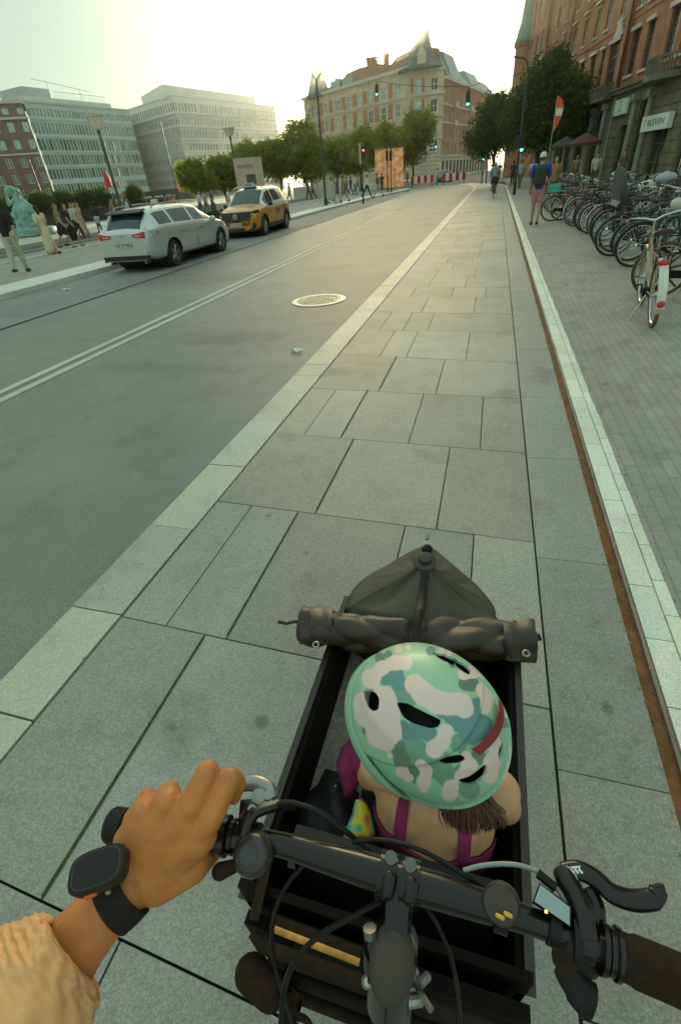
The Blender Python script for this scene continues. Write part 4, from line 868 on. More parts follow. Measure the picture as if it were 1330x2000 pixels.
# --- cables
def cable(pts, r=.0026, m=K_cab): s = MB(); s.tube(smoothpath(pts, 8), r, 8); part(s, 'cable', m)
cable([H(520,1580,.014),H(560,1568,.02),H(610,1580,.02),H(660,1612,.01),H(700,1645,-.01),H(745,1690,-.05),H(760,1800,-.09)], .0032)
cable([H(545,1572,.012),H(575,1572,.014)], .0055)
cable([H(690,1645,.0),H(740,1640,.01),H(800,1652,.012),H(860,1680,.008),H(920,1718,.002),H(960,1745,-.02)], .0024)
cable([H(600,1682,-.03),H(560,1730,-.05),H(535,1790,-.07),H(533,1860,-.10),H(550,1930,-.14),H(575,2010,-.2)], .0024)
cable([H(745,1762,-.02),H(690,1790,-.03),H(620,1830,-.05),H(575,1880,-.07),H(556,1930,-.10),H(548,2010,-.13)], .0030)
cable([H(905,1700,.004),H(945,1690,.010),H(1000,1688,.012),H(1045,1700,.012),H(1075,1720,.014),H(1105,1762,.014),H(1122,1800,.008)], .0023, mat('cable_grey',(.28,.30,.25),.4))
cable([H(1050,1706,.014),H(1085,1735,.016)], .0045)
cable([H(816,1755,-.03),H(850,1800,-.05),H(880,1870,-.08),H(895,1950,-.13),H(900,2040,-.2)], .0022)
cable([H(580,1985,-.12),H(600,1995,-.13),H(625,2040,-.14)], .0035)
# --- rolled rain cover
ra, rb_ = P(588,1222,.68), P(1040,1252,.665); ax = (rb_-ra); Lr = ax.length; axn = ax.normalized(); side = Vector((0,0,1)).cross(axn); upv = Vector((0,0,1))
rings = []; NR = 140
for i in range(NR+1):
    u = i/NR; c = ra + ax*u + Vector((0,0,-.012*math.sin(math.pi*u))); n = 72; ring = []
    pinch = 1 - .22*math.exp(-((u-.52)/.035)**2)
    for k in range(n):
        a = 2*math.pi*k/n
        wr = 1.02 + .09*math.sin(3*a+9*u) + .28*(abs(math.sin(7.5*u+1.1*a+math.sin(9*u)))-.5) + .20*(abs(math.sin(13*u-1.7*a+2*math.sin(5*u)))-.5) + .03*math.sin(31*u+5*a)
        r_ = .047*pinch*wr
        ring.append(c + side*r_*1.08*math.cos(a) + upv*r_*.85*math.sin(a))
    rings.append(ring)
m_ = MB(); m_.loft(rings, caps=False); roll = part(m_, 'rolled_cover', K_can, smooth=True)
m_ = MB(); ey = [[rings[0][k]*1.0 + (ra-rings[0][k])*(1-f) - axn*.004*(f<1) for k in range(72)] for f in (1,.8,.55,.3)]; m_.loft(ey, caps=True); part(m_, 'roll_end', mat('cover_dark',(.02,.016,.012),.8), roll)
m_ = MB(); ey = [[rings[-1][k] + (rb_-rings[-1][k])*(1-f) for k in range(72)] for f in (1,.8,.5,.1)]; m_.loft(ey, caps=True); part(m_, 'roll_end', K_can, roll)
fl = MB(); fl.grid(lambda u, v: P(lerp(982,1044,u)+6*v, lerp(1214,1290,v)-4*u+3*math.sin(6*u), .712+.016*math.sin(math.pi*min(1,v*1.15))-.045*v*v+.002*math.sin(9*u)), 8, 10); part(fl, 'cover_flap', K_can, roll, smooth=True)
fl = MB(); fl.grid(lambda u, v: P(lerp(606,648,u), lerp(1186,1256,v)+3*u, .716+.016*math.sin(math.pi*min(1,v*1.15))-.045*v*v+.002*math.sin(9*u)), 6, 10); part(fl, 'cover_flap', K_can, roll, smooth=True)
def ringt(c, R0, r0, nrm, m, name, parent):
    z = Vector(nrm).normalized(); x = z.orthogonal().normalized(); y = z.cross(x); s = MB(); s.tube([c+R0*(math.cos(t)*x+math.sin(t)*y) for t in [2*math.pi*k/20 for k in range(20)]], r0, 8, closed=True); part(s, name, m, parent)
ringt(P(1027,1276,.722), .0075, .002, (0,-.3,1), K_chrome, 'eyelet', roll); ringt(P(617,1259,.722), .0075, .002, (0,-.3,1), K_chrome, 'eyelet', roll); ringt(P(586,1212,.70), .007, .002, (-1,-.3,.5), K_chrome, 'eyelet', roll)
s = MB(); s.tube([P(597,1216,.71),P(575,1214,.71),P(560,1218,.705),P(544,1214,.70)], [.006,.006,.006,.006], 8, flat=.4); part(s, 'strap', K_blk, roll)
s = MB(); s.tube([P(1036,1246,.69),P(1054,1244,.69)], .011, 10, flat=.6); part(s, 'strap', K_blk, roll)
s = MB(); s.tube([P(817,1190,.735),P(814,1220,.745),P(812,1262,.72)], .012, 8, flat=.3, upv=(0,0,1)); part(s, 'strap', K_blk, roll)
# --- tent shaped hood over the nose
apex = P(830,1098,.74)
rim_px = [(672,1186),(680,1166),(697,1142),(722,1122),(755,1104),(785,1086),(812,1072),(832,1066),(850,1074),(872,1092),(900,1116),(928,1140),(950,1164),(966,1188),(968,1212)]
rim = [P(x,y, interp(i,[0,3,7,11,14],[.63,.60,.60,.60,.63])) for i,(x,y) in enumerate(rim_px)]; rim = smoothpath(rim, 6)
back = smoothpath([P(968,1212,.63),P(900,1222,.67),P(820,1215,.70),P(740,1200,.67),P(672,1186,.63)], 12)
loop = rim[:-1] + back[:-1]; nl = len(loop); rings = []
for j in range(13):
    f = j/12; ring = []
    for k, q in enumerate(loop):
        ca = apex + (q-apex)*f
        fold = math.sin(k*2*math.pi/nl*7+1.0)*.5+math.sin(k*2*math.pi/nl*4)*.5
        ca.z += -.075*math.sin(math.pi*f)**1.0*(.35 if k < len(rim) else .12) + .016*fold*math.sin(math.pi*f) + .006*abs(math.sin(k*math.pi/nl*23+f*2))*f*(1-f)*4
        ring.append(ca)
    if j == 0: ring = [apex + (q-apex).normalized()*.002 for q in loop]
    rings.append(ring)
low = [Vector((q.x*.96-.003, min(q.y, 1.22)*.97, .40)) for q in loop]; rings.append(low)
m_ = MB(); m_.loft(rings, caps=True); hood = part(m_, 'hood', K_dome, smooth=True)
nz = Vector((0,-.25,1)); 
part(disc(apex+Vector((0,0,.004)), nz, [(.034,-.008),(.034,0),(.030,.004),(.018,.006),(.0005,.006)]), 'hood_patch', K_dome, hood)
part(disc(apex+Vector((0,0,.012)), nz, [(.021,-.006),(.021,.006),(.017,.011),(.008,.0125),(.0005,.0125)]), 'hood_button', mat('button_brown',(.05,.032,.025),.45), hood)
s = MB(); q = smoothpath([P(829,1115,.735),P(826,1150,.725),P(822,1185,.728),P(818,1205,.74)],6); s.tube(q, .012, 8, flat=.25, upv=(0,0,1)); part(s, 'hood_strap', K_blk, hood)
s = MB(); s.ell(P(834,1072,.66), (.019,.019,.017), 18, 10); lamp_ = part(s, 'front_lamp', K_blk); part(disc(P(834,1064,.672), (0,-.1,1), [(.018,-.003),(.017,.001),(.0005,.003)]), 'lamp_ring', K_alu, lamp_); s = MB(); s.cyl(P(834,1054,.66),P(835,1044,.67),.007,10); part(s, 'lamp_knob', K_alu, lamp_)
# black bag and colourful cloth in the box (things of their own)
bg_ = MB(); bg_.ell((0,0,0), (.085,.11,.07), 18, 12); r_ = random.Random(6)
bg_.v = [tuple(Vector(v)*(1+.12*math.sin(v[0]*60+v[1]*40)+.05*r_.random())) for v in bg_.v]; c = P(648,1600,.42)
o = bg_.build('bag', mat('bag_black',(.02,.018,.016),.6,bump=.5,bscale=90), smooth=True, label='crumpled black bag in the box left of the child', cat='bag', loc=c)
s = MB(); s.ell((.0,.03,.06),(.02,.04,.012),10,6); s.build('bag_buckle', K_alu, o)
M_tie = bpy.data.materials.new('tie_dye'); M_tie.use_nodes = True; nt = M_tie.node_tree; n = nt.nodes.new('ShaderNodeTexNoise'); n.inputs['Scale'].default_value = 14; tc = nt.nodes.new('ShaderNodeTexCoord'); rp = nt.nodes.new('ShaderNodeValToRGB')
cr = rp.color_ramp; cr.elements[0].position=.36; cr.elements[0].color=(.03,.12,.45,1); cr.elements[1].position=.64; cr.elements[1].color=(.55,.03,.25,1)
for p_, c_ in ((.43,(.03,.38,.2,1)),(.5,(.6,.5,.04,1)),(.57,(.5,.08,.05,1))): e = cr.elements.new(p_); e.color = c_
nt.links.new(tc.outputs['Object'], n.inputs[0]); nt.links.new(n.outputs[0], rp.inputs[0]); nt.links.new(rp.outputs[0], nt.nodes['Principled BSDF'].inputs['Base Color']); nt.nodes['Principled BSDF'].inputs['Roughness'].default_value=.85

tw_ = MB(); tw_.ell((0,0,0), (.042,.085,.04), 18, 12); tw_.v = [tuple(Vector(v)*(1+.16*math.sin(v[0]*90+v[1]*50)+.08*math.sin(v[1]*120))) for v in tw_.v]; c = P(700,1475,.56)
tw_.build('towel', mat('towel_magenta',(.20,.010,.07),.9,var=.5,vscale=30,bump=.8,bscale=300), smooth=True, label='crumpled magenta towel beside the left arm of the child', cat='towel', loc=c)
tw_ = MB(); tw_.ell((0,0,0), (.03,.05,.04), 14, 10); tw_.v = [tuple(Vector(v)*(1+.2*math.sin(v[0]*90+v[1]*70))) for v in tw_.v]; c = P(704,1615,.58)
tw_.build('cloth', M_tie, smooth=True, label='small green and yellow tie dye cloth by the left hip of the child', cat='cloth', loc=c)
# ================================================================ CHILD
M_skin = mat('skin_child', (.64,.33,.17), .5, var=.06, vscale=12, sss=.12)
M_mag = mat('magenta_cotton', (.26,.012,.09), .85, var=.2, vscale=25, bump=.6, bscale=400)
kid = thing('person', (-.02,.43,.28), 0, 'small child in magenta tank top and camouflage helmet seated in the cargo bike box', 'person')
KI = Matrix.Translation(-Vector(kid.location))
HC = Vector((-.030,.432,.965))          # centre of the head
yaw = R(48); Fv = Vector((-math.sin(yaw), math.cos(yaw), -.06)).normalized(); Sv = Fv.cross(Vector((0,0,1))).normalized(); Uv = Sv.cross(Fv); _q = Matrix.Rotation(R(16), 3, Fv); Sv = _q @ Sv; Uv = _q @ Uv
HM = Matrix(((Sv.x,Fv.x,Uv.x,HC.x),(Sv.y,Fv.y,Uv.y,HC.y),(Sv.z,Fv.z,Uv.z,HC.z),(0,0,0,1)))
b = MB(); shl, shr = Vector((-.108,.425,.775)), Vector((.108,.430,.775))
b.capsule((-.0,.43,.40),.092,(0,.425,.55),.088); b.capsule((0,.425,.55),.088,(0,.432,.72),.082)
b.capsule((-.05,.43,.50),.075,(-.06,.432,.70),.062); b.capsule((.05,.43,.50),.075,(.06,.432,.70),.062)
b.capsule((-.03,.43,.77),.045,shl,.040); b.capsule((.03,.43,.77),.045,shr,.040); b.capsule((-.04,.395,.70),.045,(-.05,.40,.60),.04); b.capsule((.04,.395,.70),.045,(.05,.40,.60),.04)
b.capsule((0,.43,.77),.042,HM @ Vector((0,-.01,-.06)),.040)
for sx, sh in ((-1,shl),(1,shr)):
    el = Vector((sx*.145,.475,.61)); wr = Vector((sx*.06,.60,.56)); b.capsule(sh,.037,el,.030); b.capsule(el,.029,wr,.020)
    hd = Vector((sx*.035,.635,.55)); b.capsule(wr,.018,hd,.020)
    for k in range(4): q = hd+Vector((-sx*.004+sx*.010*(k-1.5),.012,0)); b.capsule(q,.0068,q+Vector((-sx*.004,.032-.004*abs(k-1.4),-.010)),.006)
    b.capsule(hd+Vector((-sx*.018,0,.004)),.008,hd+Vector((-sx*.030,.02,.008)),.007)
    kn = Vector((sx*.075,.70,.42)); ft = Vector((sx*.07,.86,.28)); b.capsule((sx*.055,.44,.36),.062,kn,.042); b.capsule(kn,.038,ft,.026); b.capsule(ft,.024,ft+Vector((0,.085,-.005)),.020)
# head with a face
def hp_(x,y,z): return HM @ Vector((x,y,z))
b.ell(HC, (.070,.082,.088), 20, 14, M=HM.to_3x3()); b.capsule(hp_(0,.04,-.05),.042,hp_(0,.055,-.075),.026); b.capsule(hp_(0,.076,-.012),.008,hp_(0,.090,-.030),.009)
for sx in (-1,1): b.ell(hp_(sx*.072,-.008,-.02), (.010,.018,.024), 10, 8, M=HM.to_3x3()); b.ell(hp_(sx*.035,.062,-.045), .022, 10, 8)
b.capsule(hp_(-.014,.078,-.056),.006,hp_(.014,.078,-.056),.006)
body = blob(b.xf(KI), M_skin, .0055, 5); link('body', body, kid)
for sx in (-1,1): e = MB(); e.ell(KI@hp_(sx*.026,.072,-.006), .0095, 10, 8); e.build('eye', mat('eye_dark',(.05,.03,.02),.2), kid)
# tank top: body shell cut along clean planes
def k2(x,y,z): return Vector((x,y,z))-Vector(kid.location)
zlow = .625-kid.location.z; pl = [((0,0,zlow),(0,0,1))]
for sx in (-1,1):
    for xx in (.068,.088): pl.append(((sx*xx-kid.location.x,0,0),(1,-.0,.05*sx)))
def keep(c, n):
    x = c.x+kid.location.x; z = c.z+kid.location.z; y = c.y+kid.location.y
    ax_ = abs(x + .05*(c.z)*(1 if x>0 else -1)*1) 
    if y > .56 or z < .40: return False
    if abs(x) > .118 and z > .50: return False
    if z < .625: return abs(x) < .12
    return .068 <= abs(x+.05*c.z*(1 if x>0 else -1)) <= .088 and z < .86 
top = cloth(body, keep, .0035, M_mag, pl, solid=.002, name='tank_top'); link('tank_top', top, kid)
def keep2(c, n):
    z = c.z+kid.location.z; y = c.y+kid.location.y; return z < .46 and y < .62
sh_ = cloth(body, keep2, .006, M_tie, [((0,0,.46-kid.location.z),(0,0,1)),((0,.62-kid.location.y,0),(0,1,0))], solid=.002, name='shorts'); link('shorts', sh_, kid)
# hair: cap under the helmet and a loose bunch at the nape
M_hair = mat('hair_brown', (.13,.062,.032), .5, var=.4, vscale=90)
h = MB(); h.ell(KI@(HC+Uv*.004-Fv*.004), (.074,.085,.088), 20, 12, M=HM.to_3x3()); hm_ = h.mesh('h', M_hair)
def keeph(c, n):
    q = HM.inverted() @ (c+Vector(kid.location)); return q.y < .03 or q.z > .045
link('hair', cloth(hm_, keeph, .002, M_hair, name='hair'), kid)
h = MB(); r_ = random.Random(12); base = P(915,1555,.89)
for k in range(330):
    a = r_.uniform(-1,1); q = base + Vector((a*.030,r_.uniform(-.008,.012),r_.uniform(-.004,.008))); e = P(925+a*48+r_.uniform(-12,12), 1622+r_.uniform(-28,14)-abs(a)*12, .815+r_.uniform(-.008,.010))
    m = (q+e)/2 + Vector((r_.uniform(-.006,.006)+a*.012,-.010,.010)); h.tube(smoothpath([q,m,e],4), [.0013]*4+[.0012]*3+[.0008,.0003], 4)
h.xf(KI).build('hair_bunch', M_hair, kid, smooth=True)
# helmet shell with real vents
SA, FA, UA = .121, .139, .113
def crop(l): return [(620+x*.3158, 1230+y*.3158) for x, y in l]
def grow(l, k=1.16): cx_ = sum(q[0] for q in l)/len(l); cy_ = sum(q[1] for q in l)/len(l); return [(cx_+(x-cx_)*k, cy_+(y-cy_)*k) for x, y in l]
vents = [grow(crop(l)) for l in ([(285,380),(350,385),(378,420),(375,490),(345,500),(310,480),(290,430)],[(500,455),(560,460),(680,520),(755,555),(730,600),(690,605),(600,580),(540,545)],[(720,150),(790,155),(900,210),(940,245),(925,275),(850,225),(770,185)],[(735,820),(830,790),(890,780),(935,815),(880,840),(800,845)],[(870,945),(960,920),(1020,870),(1060,840),(1050,920),(990,970),(930,975)],[(1140,750),(1165,690),(1172,760),(1140,840)])]
hidden = [(30,48,10,6,0),(75,20,9,6,0),(10,30,9,5,0)]
def proj(p):
    q = p - Vector((0,0,CAM_H)); X, Y, Z = q.dot(world(Vector((1,0,0)))), q.dot(world(Vector((0,1,0)))), q.dot(world(Vector((0,0,1)))); return 665+F_PX*X/Z, 1000+F_PX*Y/Z
def inpoly(x, y, pl):
    c = False; j = len(pl)-1
    for i in range(len(pl)):
        if (pl[i][1] > y) != (pl[j][1] > y) and x < (pl[j][0]-pl[i][0])*(y-pl[i][1])/(pl[j][1]-pl[i][1])+pl[i][0]: c = not c
        j = i
    return c
NU, NV = 420, 180
def helm(az, el):
    a, e = R(az), R(el); ex = .88
    s_, f_, u_ = SA*math.cos(e)*math.sin(a), FA*math.cos(e)*math.cos(a), UA*math.sin(e)
    if el < 0: s_ *= 1-.0009*el*el*.08; f_ = f_*(1-.00006*el*el)
    k = 1.0 + .012*math.exp(-((el-24)/5)**2)*(1 if abs(az)>50 else .3)      # raised rib around the back
    return Vector((s_*k, f_*k, u_*k))
def elo(az): # lower edge of the shell
    return interp(abs(az), [0,40,75,100,135,180],[8,2,-14,-24,-40,-44])
vs = []; gi = {}
for i in range(NU):
    az = -180+360*i/NU
    for j in range(NV+1):
        lo = elo(az); el = lo+(89.7-lo)*j/NV; vs.append([az,el])
pts = [helm(*v) for v in vs]; W3 = [HM@(p_+Vector((0,-.006,0))) for p_ in pts]; n3 = [(HM.to_3x3() @ Vector((p_.x/SA**2,p_.y/FA**2,p_.z/UA**2))).normalized() for p_ in pts]
vis = [n_.dot(Vector((0,0,CAM_H))-w_) > 0 for n_, w_ in zip(n3, W3)]; pxy = [proj(w_) for w_ in W3]
for i_, (q_, v_) in enumerate(zip(pxy, vis)):      # lower tier of the shell steps back behind the upper one
    if v_:
        qx, qy = (q_[0]-620)/.3158, (q_[1]-1230)/.3158; w_ = min(1, max(0, (math.hypot(qx-560, qy-380)-466)/16))*min(1, max(0, (qx+qy*.6-700)/120))
        pts[i_] = pts[i_]*(1-.040*w_)
inn = [(v_ and any(inpoly(*q, pl_) for pl_ in vents)) or (not v_ and any((((a_[0]-va+180)%360-180)/wa)**2+((a_[1]-ve)/we)**2 < 1 for va,ve,wa,we,_ in hidden)) for v_, q, a_ in zip(vis, pxy, vs)]
fs = []

for i in range(NU):
    for j in range(NV):
        q = [i*(NV+1)+j, ((i+1)%NU)*(NV+1)+j, ((i+1)%NU)*(NV+1)+j+1, i*(NV+1)+j+1]
        if not all(inn[k] for k in q): fs.append(q)
# relax border vertices of the vents so that their edges are smooth
nb = {}
from collections import defaultdict
ec = defaultdict(int)
for q in fs:
    for a, b2_ in zip(q, q[1:]+q[:1]): ec[(min(a,b2_),max(a,b2_))] += 1
for (a, b2_), n_ in ec.items():
    if n_ == 1 and vs[a][1] > elo(vs[a][0])+.5 and vs[a][1] < 89: nb.setdefault(a,[]).append(b2_); nb.setdefault(b2_,[]).append(a)
for it in range(14):
    new = {a: (pts[a] + sum((pts[x] for x in l), Vector()))/(1+len(l)) for a, l in nb.items() if len(l) == 2}
    for a, p_ in new.items(): pts[a] = p_
me = bpy.data.meshes.new('shell'); me.from_pydata([tuple((KI@(HM@(p_+Vector((0,-.006,.0)))))) for p_ in pts], [], fs)
bm = bmesh.new(); bm.from_mesh(me); bmesh.ops.delete(bm, geom=[v for v in bm.verts if not v.link_faces], context='VERTS'); bm.normal_update(); bmesh.ops.recalc_face_normals(bm, faces=bm.faces[:]); bm.to_mesh(me); bm.free()
blobs = {'pink':[(330,300,52),(400,235,40),(480,203,42),(545,205,38),(600,335,54),(660,400,62),(740,448,60),(810,462,55),(885,455,58),(915,500,40),(285,450,58),(285,530,48),(415,415,55),(430,500,68),(400,590,82),(380,660,60),(450,640,58),(435,715,30),(445,780,14),(795,628,40),(775,690,42),(725,738,50),(905,272,34),(960,262,34),(1030,270,26),(1020,365,36),(1060,420,45),(1050,480,36),(640,840,34),(675,890,34),(655,960,42),(660,1005,22),(515,890,38),(560,935,24),(830,995,42),(825,1040,44),(930,790,28),(950,855,48),(900,920,38),(1110,715,45),(1100,830,50),(1085,920,45),(1185,510,30),(1010,850,0),(765,130,18),(810,148,16),(500,115,22),(560,105,18)],
 'teal':[(470,262,58),(505,330,46),(420,300,40),(600,620,52),(690,645,48),(560,640,45),(770,510,36),(850,565,58),(930,545,60),(985,470,50),(950,650,70),(1040,590,62),(340,352,40),(700,130,30),(840,205,30),(1060,660,40)],
 'dark':[(385,172,32),(440,150,22),(915,330,45),(960,340,40),(525,600,40),(495,725,50),(520,805,50),(590,885,48),(600,940,30),(300,625,26),(1010,800,50),(900,880,40),(970,890,30),(1170,560,50),(860,1060,22)],
 'mid':[(590,720,70),(620,780,60),(740,800,70),(880,700,60),(920,780,30),(480,400,40),(560,420,60),(760,880,70),(850,960,80),(960,1010,60)]}
tones = {'base':(.32,.56,.36),'pink':(.80,.60,.53),'teal':(.12,.27,.25),'dark':(.14,.23,.17),'mid':(.17,.33,.22)}
B_ = {k:[(620+x*.3158,1230+y*.3158,r*.3158) for x,y,r in l if r] for k, l in blobs.items()}
# the part of the shell turned away gets blobs of its own
rb2 = random.Random(21); far3 = {k:[(Vector((rb2.gauss(0,1),rb2.gauss(0,1),rb2.gauss(0,1))).normalized(), rb2.uniform(.18,.34)) for _ in range(9)] for k in ('dark','teal','pink')}
def tone(i):
    x, y = pxy[i]; t = tones['base']
    if vis[i]:
        for k in ('mid','teal','dark','pink'):
            f = sum(((1.12 if k == 'pink' else 1.0)*r/max(.5,math.hypot(x-a,y-b)))**4 for a,b,r in B_[k] if abs(x-a) < 60 and abs(y-b) < 60)
            w = min(1, max(0, (f-.92)/.16)); t = tuple(lerp(p_, q_, w) for p_, q_ in zip(t, tones[k]))
    else:
        d = pts[i].normalized()
        for k in ('dark','teal','pink'):
            if any((d-c).length < r for c, r in far3[k]): t = tones[k]
    return (*t, 1)
at = me.attributes.new('shade_tone', 'FLOAT_COLOR', 'POINT')
used = sorted({k for q in fs for k in q}); assert len(used) == len(me.vertices)
at.data.foreach_set('color', [c for i in used for c in tone(i)])
M_camo = mat('helmet_camouflage', (.3,.5,.3), .4, coat=.2); nt = M_camo.node_tree; an = nt.nodes.new('ShaderNodeAttribute'); an.attribute_name = 'shade_tone'; nt.links.new(an.outputs['Color'], nt.nodes['Principled BSDF'].inputs['Base Color'])
M_foam = mat('helmet_foam', (.02,.018,.016), .9)
me.materials.append(M_camo); me.materials.append(M_foam)
def st(o): k = o.modifiers.new('k','SOLIDIFY'); k.thickness = .004; k.offset = -1; k.material_offset_rim = 0; k.material_offset = 1
me2 = evalmesh(me, st); me2.polygons.foreach_set('use_smooth', [True]*len(me2.polygons)); me2.set_sharp_from_angle(angle=R(50))
hel = link('helmet', me2, kid, label='green, teal and pink camouflage helmet')
s = MB(); s.ell(HC+Fv*-.006, (SA-.030,FA-.030,UA-.030), 30, 20, M=HM.to_3x3()); lin = s.xf(KI).mesh('liner', M_foam, True)
lin = cloth(lin, lambda c, n: (HM.inverted() @ (c+Vector(kid.location))).z > -.02, 0, M_foam, name='liner'); link('liner', lin, hel)
def onhel(px, py, k=1.0):
    o = HM.inverted() @ Vector((0,0,CAM_H)) - Vector((0,-.006,0)); d = HM.to_3x3().inverted() @ world(Vector((px-665,py-1000,F_PX))).normalized()
    A3 = (SA*k,FA*k,UA*k); a = sum((d[i]/A3[i])**2 for i in range(3)); b_ = 2*sum(o[i]*d[i]/A3[i]**2 for i in range(3)); c = sum((o[i]/A3[i])**2 for i in range(3))-1
    ds = b_*b_-4*a*c; t = (-b_-math.sqrt(max(0,ds)))/(2*a); return KI @ (HM @ (o+d*t+Vector((0,-.006,0))))
# visor lip at the front-left, red reflective strip at right rear, orange tag
def hs(az, el, k=1.0): return KI @ (HM @ (helm(az,el)*k+Vector((0,-.006,0))))
s = MB(); rg = []
for i in range(49):
    az = -128+190*i/48; lo = elo(az); e_ = min(1, min(az+128, 62-az)/30); w_ = .055*e_
    rg.append([hs(az,lo+9*e_+1,1.002), hs(az,lo+6,1.012+w_*.5), hs(az,lo+2,1.02+w_), hs(az,lo-3,1.02+w_*1.1), hs(az,lo-4,1.0), hs(az,lo,.95)])
s.loft(rg, caps=True); s.build('rim_band', mat('helmet_mint',(.26,.46,.30),.4,coat=.2), hel, smooth=True)
oe = smoothpath([Vector((x,y,0)) for x,y in crop([(1122,425),(1152,490),(1147,590),(1098,688),(1003,778)])],6); ie = smoothpath([Vector((x,y,0)) for x,y in crop([(1116,435),(1118,515),(1084,608),(1022,685),(953,742)])],6)
s = MB(); s.grid(lambda u, v: onhel(*lerp(oe[int(round(u*24))], ie[int(round(u*24))], v)[:2], 1.03), 24, 4); s.build('reflective_strip', mat('reflector_red',(.26,.012,.012),.4), hel, smooth=True)
s = MB(); s.box(KI@P(872,1567,.88), (.013,.004,.009), Matrix.Rotation(R(-40),3,'X')); s.build('orange_tag', mat('tag_orange',(.75,.35,.03),.6), hel)

# ================================================================ RIDER'S ARM
rider = thing('person', tuple(D(40,2060,.40)), 0, "rider's left forearm in a cream sleeve, tanned hand gripping the left handlebar", 'person')
RI = Matrix.Translation(-Vector(rider.location))
M_skin2 = mat('skin_tanned', (.60,.205,.05), .45, var=.14, vscale=35, sss=.08, bump=1.0, bscale=170)
b = MB()
def C(a, b_): 
    (x0,y0,d0,r0),(x1,y1,d1,r1) = a, b_; b.capsule(D(x0,y0,d0), r0*d0/F_PX, D(x1,y1,d1), r1*d1/F_PX, 18)
DB = (H(340,1622)-Vector((0,0,CAM_H))).length*0 + 0.510
wrist = (246,1738,.470,50)
arm = [(246,1738,.470,50),(200,1782,.460,55),(150,1840,.450,62),(95,1925,.435,72),(30,2050,.415,84),(-40,2200,.39,92)]
for p_, q_ in zip(arm[:-1], arm[1:]): C(p_, q_)
MC = {'i':(412,1596,.466,26),'m':(374,1572,.464,27),'r':(327,1564,.468,27),'p':(282,1580,.476,25)}
for f_ in 'imrp':
    x,y,d,r = MC[f_]; C((262+ (x-327)*.35,1700,.474,38),(x,y,d,r))
C((262,1690,.478,36),(270,1600,.482,28)); C((300,1700,.478,50),(380,1640,.482,36)); C((280,1650,.474,40),(385,1630,.474,40))
def finger(f_, pts):
    seq = [MC[f_]]+pts
    for p_, q_ in zip(seq[:-1], seq[1:]): C(p_, q_)
finger('i', [(449,1519,.474,21),(464,1530,.492,17.5),(456,1556,.512,15)])
finger('m', [(406,1507,.470,22.5),(414,1524,.494,18.5),(404,1554,.514,16)])
finger('r', [(330,1548,.486,22),(338,1572,.524,19),(346,1606,.545,17)])
finger('p', [(288,1560,.492,19),(292,1588,.528,16.5),(300,1618,.548,15)])
# thumb from the side of the palm, round below the bar
C((308,1712,.480,48),(372,1684,.490,40)); C((372,1684,.490,40),(412,1656,.515,26)); C((412,1656,.515,26),(404,1622,.545,21))
# tendons and knuckles standing out a little
for f_ in 'im':
    x,y,d,r = MC[f_]; C((lerp(270,x,.35),lerp(1690,y,.35),.4570,7),(x-1,y+10,d-.0105,7))
C((290,1580,.478,26),(405,1606,.470,27)); C((255,1640,.478,32),(300,1585,.478,28)); C((300,1640,.476,44),(372,1625,.473,40))
for vp in ([(300,1680,.4557),(318,1655,.4553),(322,1625,.4552),(350,1600,.4545)],[(318,1655,.4553),(345,1640,.4548),(372,1612,.4535)],[(275,1650,.4600),(283,1620,.4598),(300,1598,.4590)]):
    for (x0,y0_,d0),(x1,y1_,d1) in zip(vp[:-1],vp[1:]): C((x0,y0_,d0,4.5),(x1,y1_,d1,4.5))
for f_, (x,y,d,r) in MC.items(): b.ell(D(x,y+2,d-.004), r*.8*d/F_PX, 12, 8)
hand = blob(b.xf(RI), M_skin2, .0018, 12)
# creases over the finger joints and the wrist
_cr = [(RI@D(x,y,d), (RI@D(x2,y2,d2)-RI@D(x,y,d)).normalized()) for (x,y,d),(x2,y2,d2) in (((446,1528,.455),(412,1596,.45)),((403,1516,.451),(374,1572,.45)),((329,1552,.468),(327,1600,.468)),((287,1563,.475),(282,1600,.47)),((385,1668,.475),(330,1700,.47)),((262,1722,.455),(300,1680,.455)))]
for v_ in hand.vertices:
    for c_, a_ in _cr:
        dv = v_.co-c_; 
        if dv.length < .016:
            fall = (1-dv.length/.016)**1.2; al = dv.dot(a_); v_.co -= v_.normal*(.00075*fall*(.5+.5*math.cos(al*2*math.pi/.0034)))
link('body', hand, rider)
def RD(x,y,d): return RI @ D(x,y,d)
# nails on index and thumb tips
# watch
axw = (D(200,1782,.460)-D(246,1738,.470)).normalized(); wc = D(236,1748,.468); tcw_ = (Vector((0,0,CAM_H))-wc).normalized()
s = MB(); e1 = (tcw_-tcw_.dot(axw)*axw).normalized(); e2 = axw.cross(e1); rg = []
for k in range(40):
    t = 2*math.pi*k/40; rr = .0295; c = wc; n_ = math.cos(t)*e1*1.02+math.sin(t)*e2*1.0
    rg.append([c+n_*(rr-.003)+axw*-.0115, c+n_*(rr+.0012)+axw*-.012, c+n_*(rr+.0018)+axw*0, c+n_*(rr+.0012)+axw*.012, c+n_*(rr-.003)+axw*.0115])
rg.append(rg[0]); s.loft([[RI@p_ for p_ in r2] for r2 in rg], caps=False); M_wb = mat('watch_strap',(.020,.014,.010),.7,spec=.25,bump=.4,bscale=200)
wt = s.build('watch', M_wb, rider, smooth='auto')
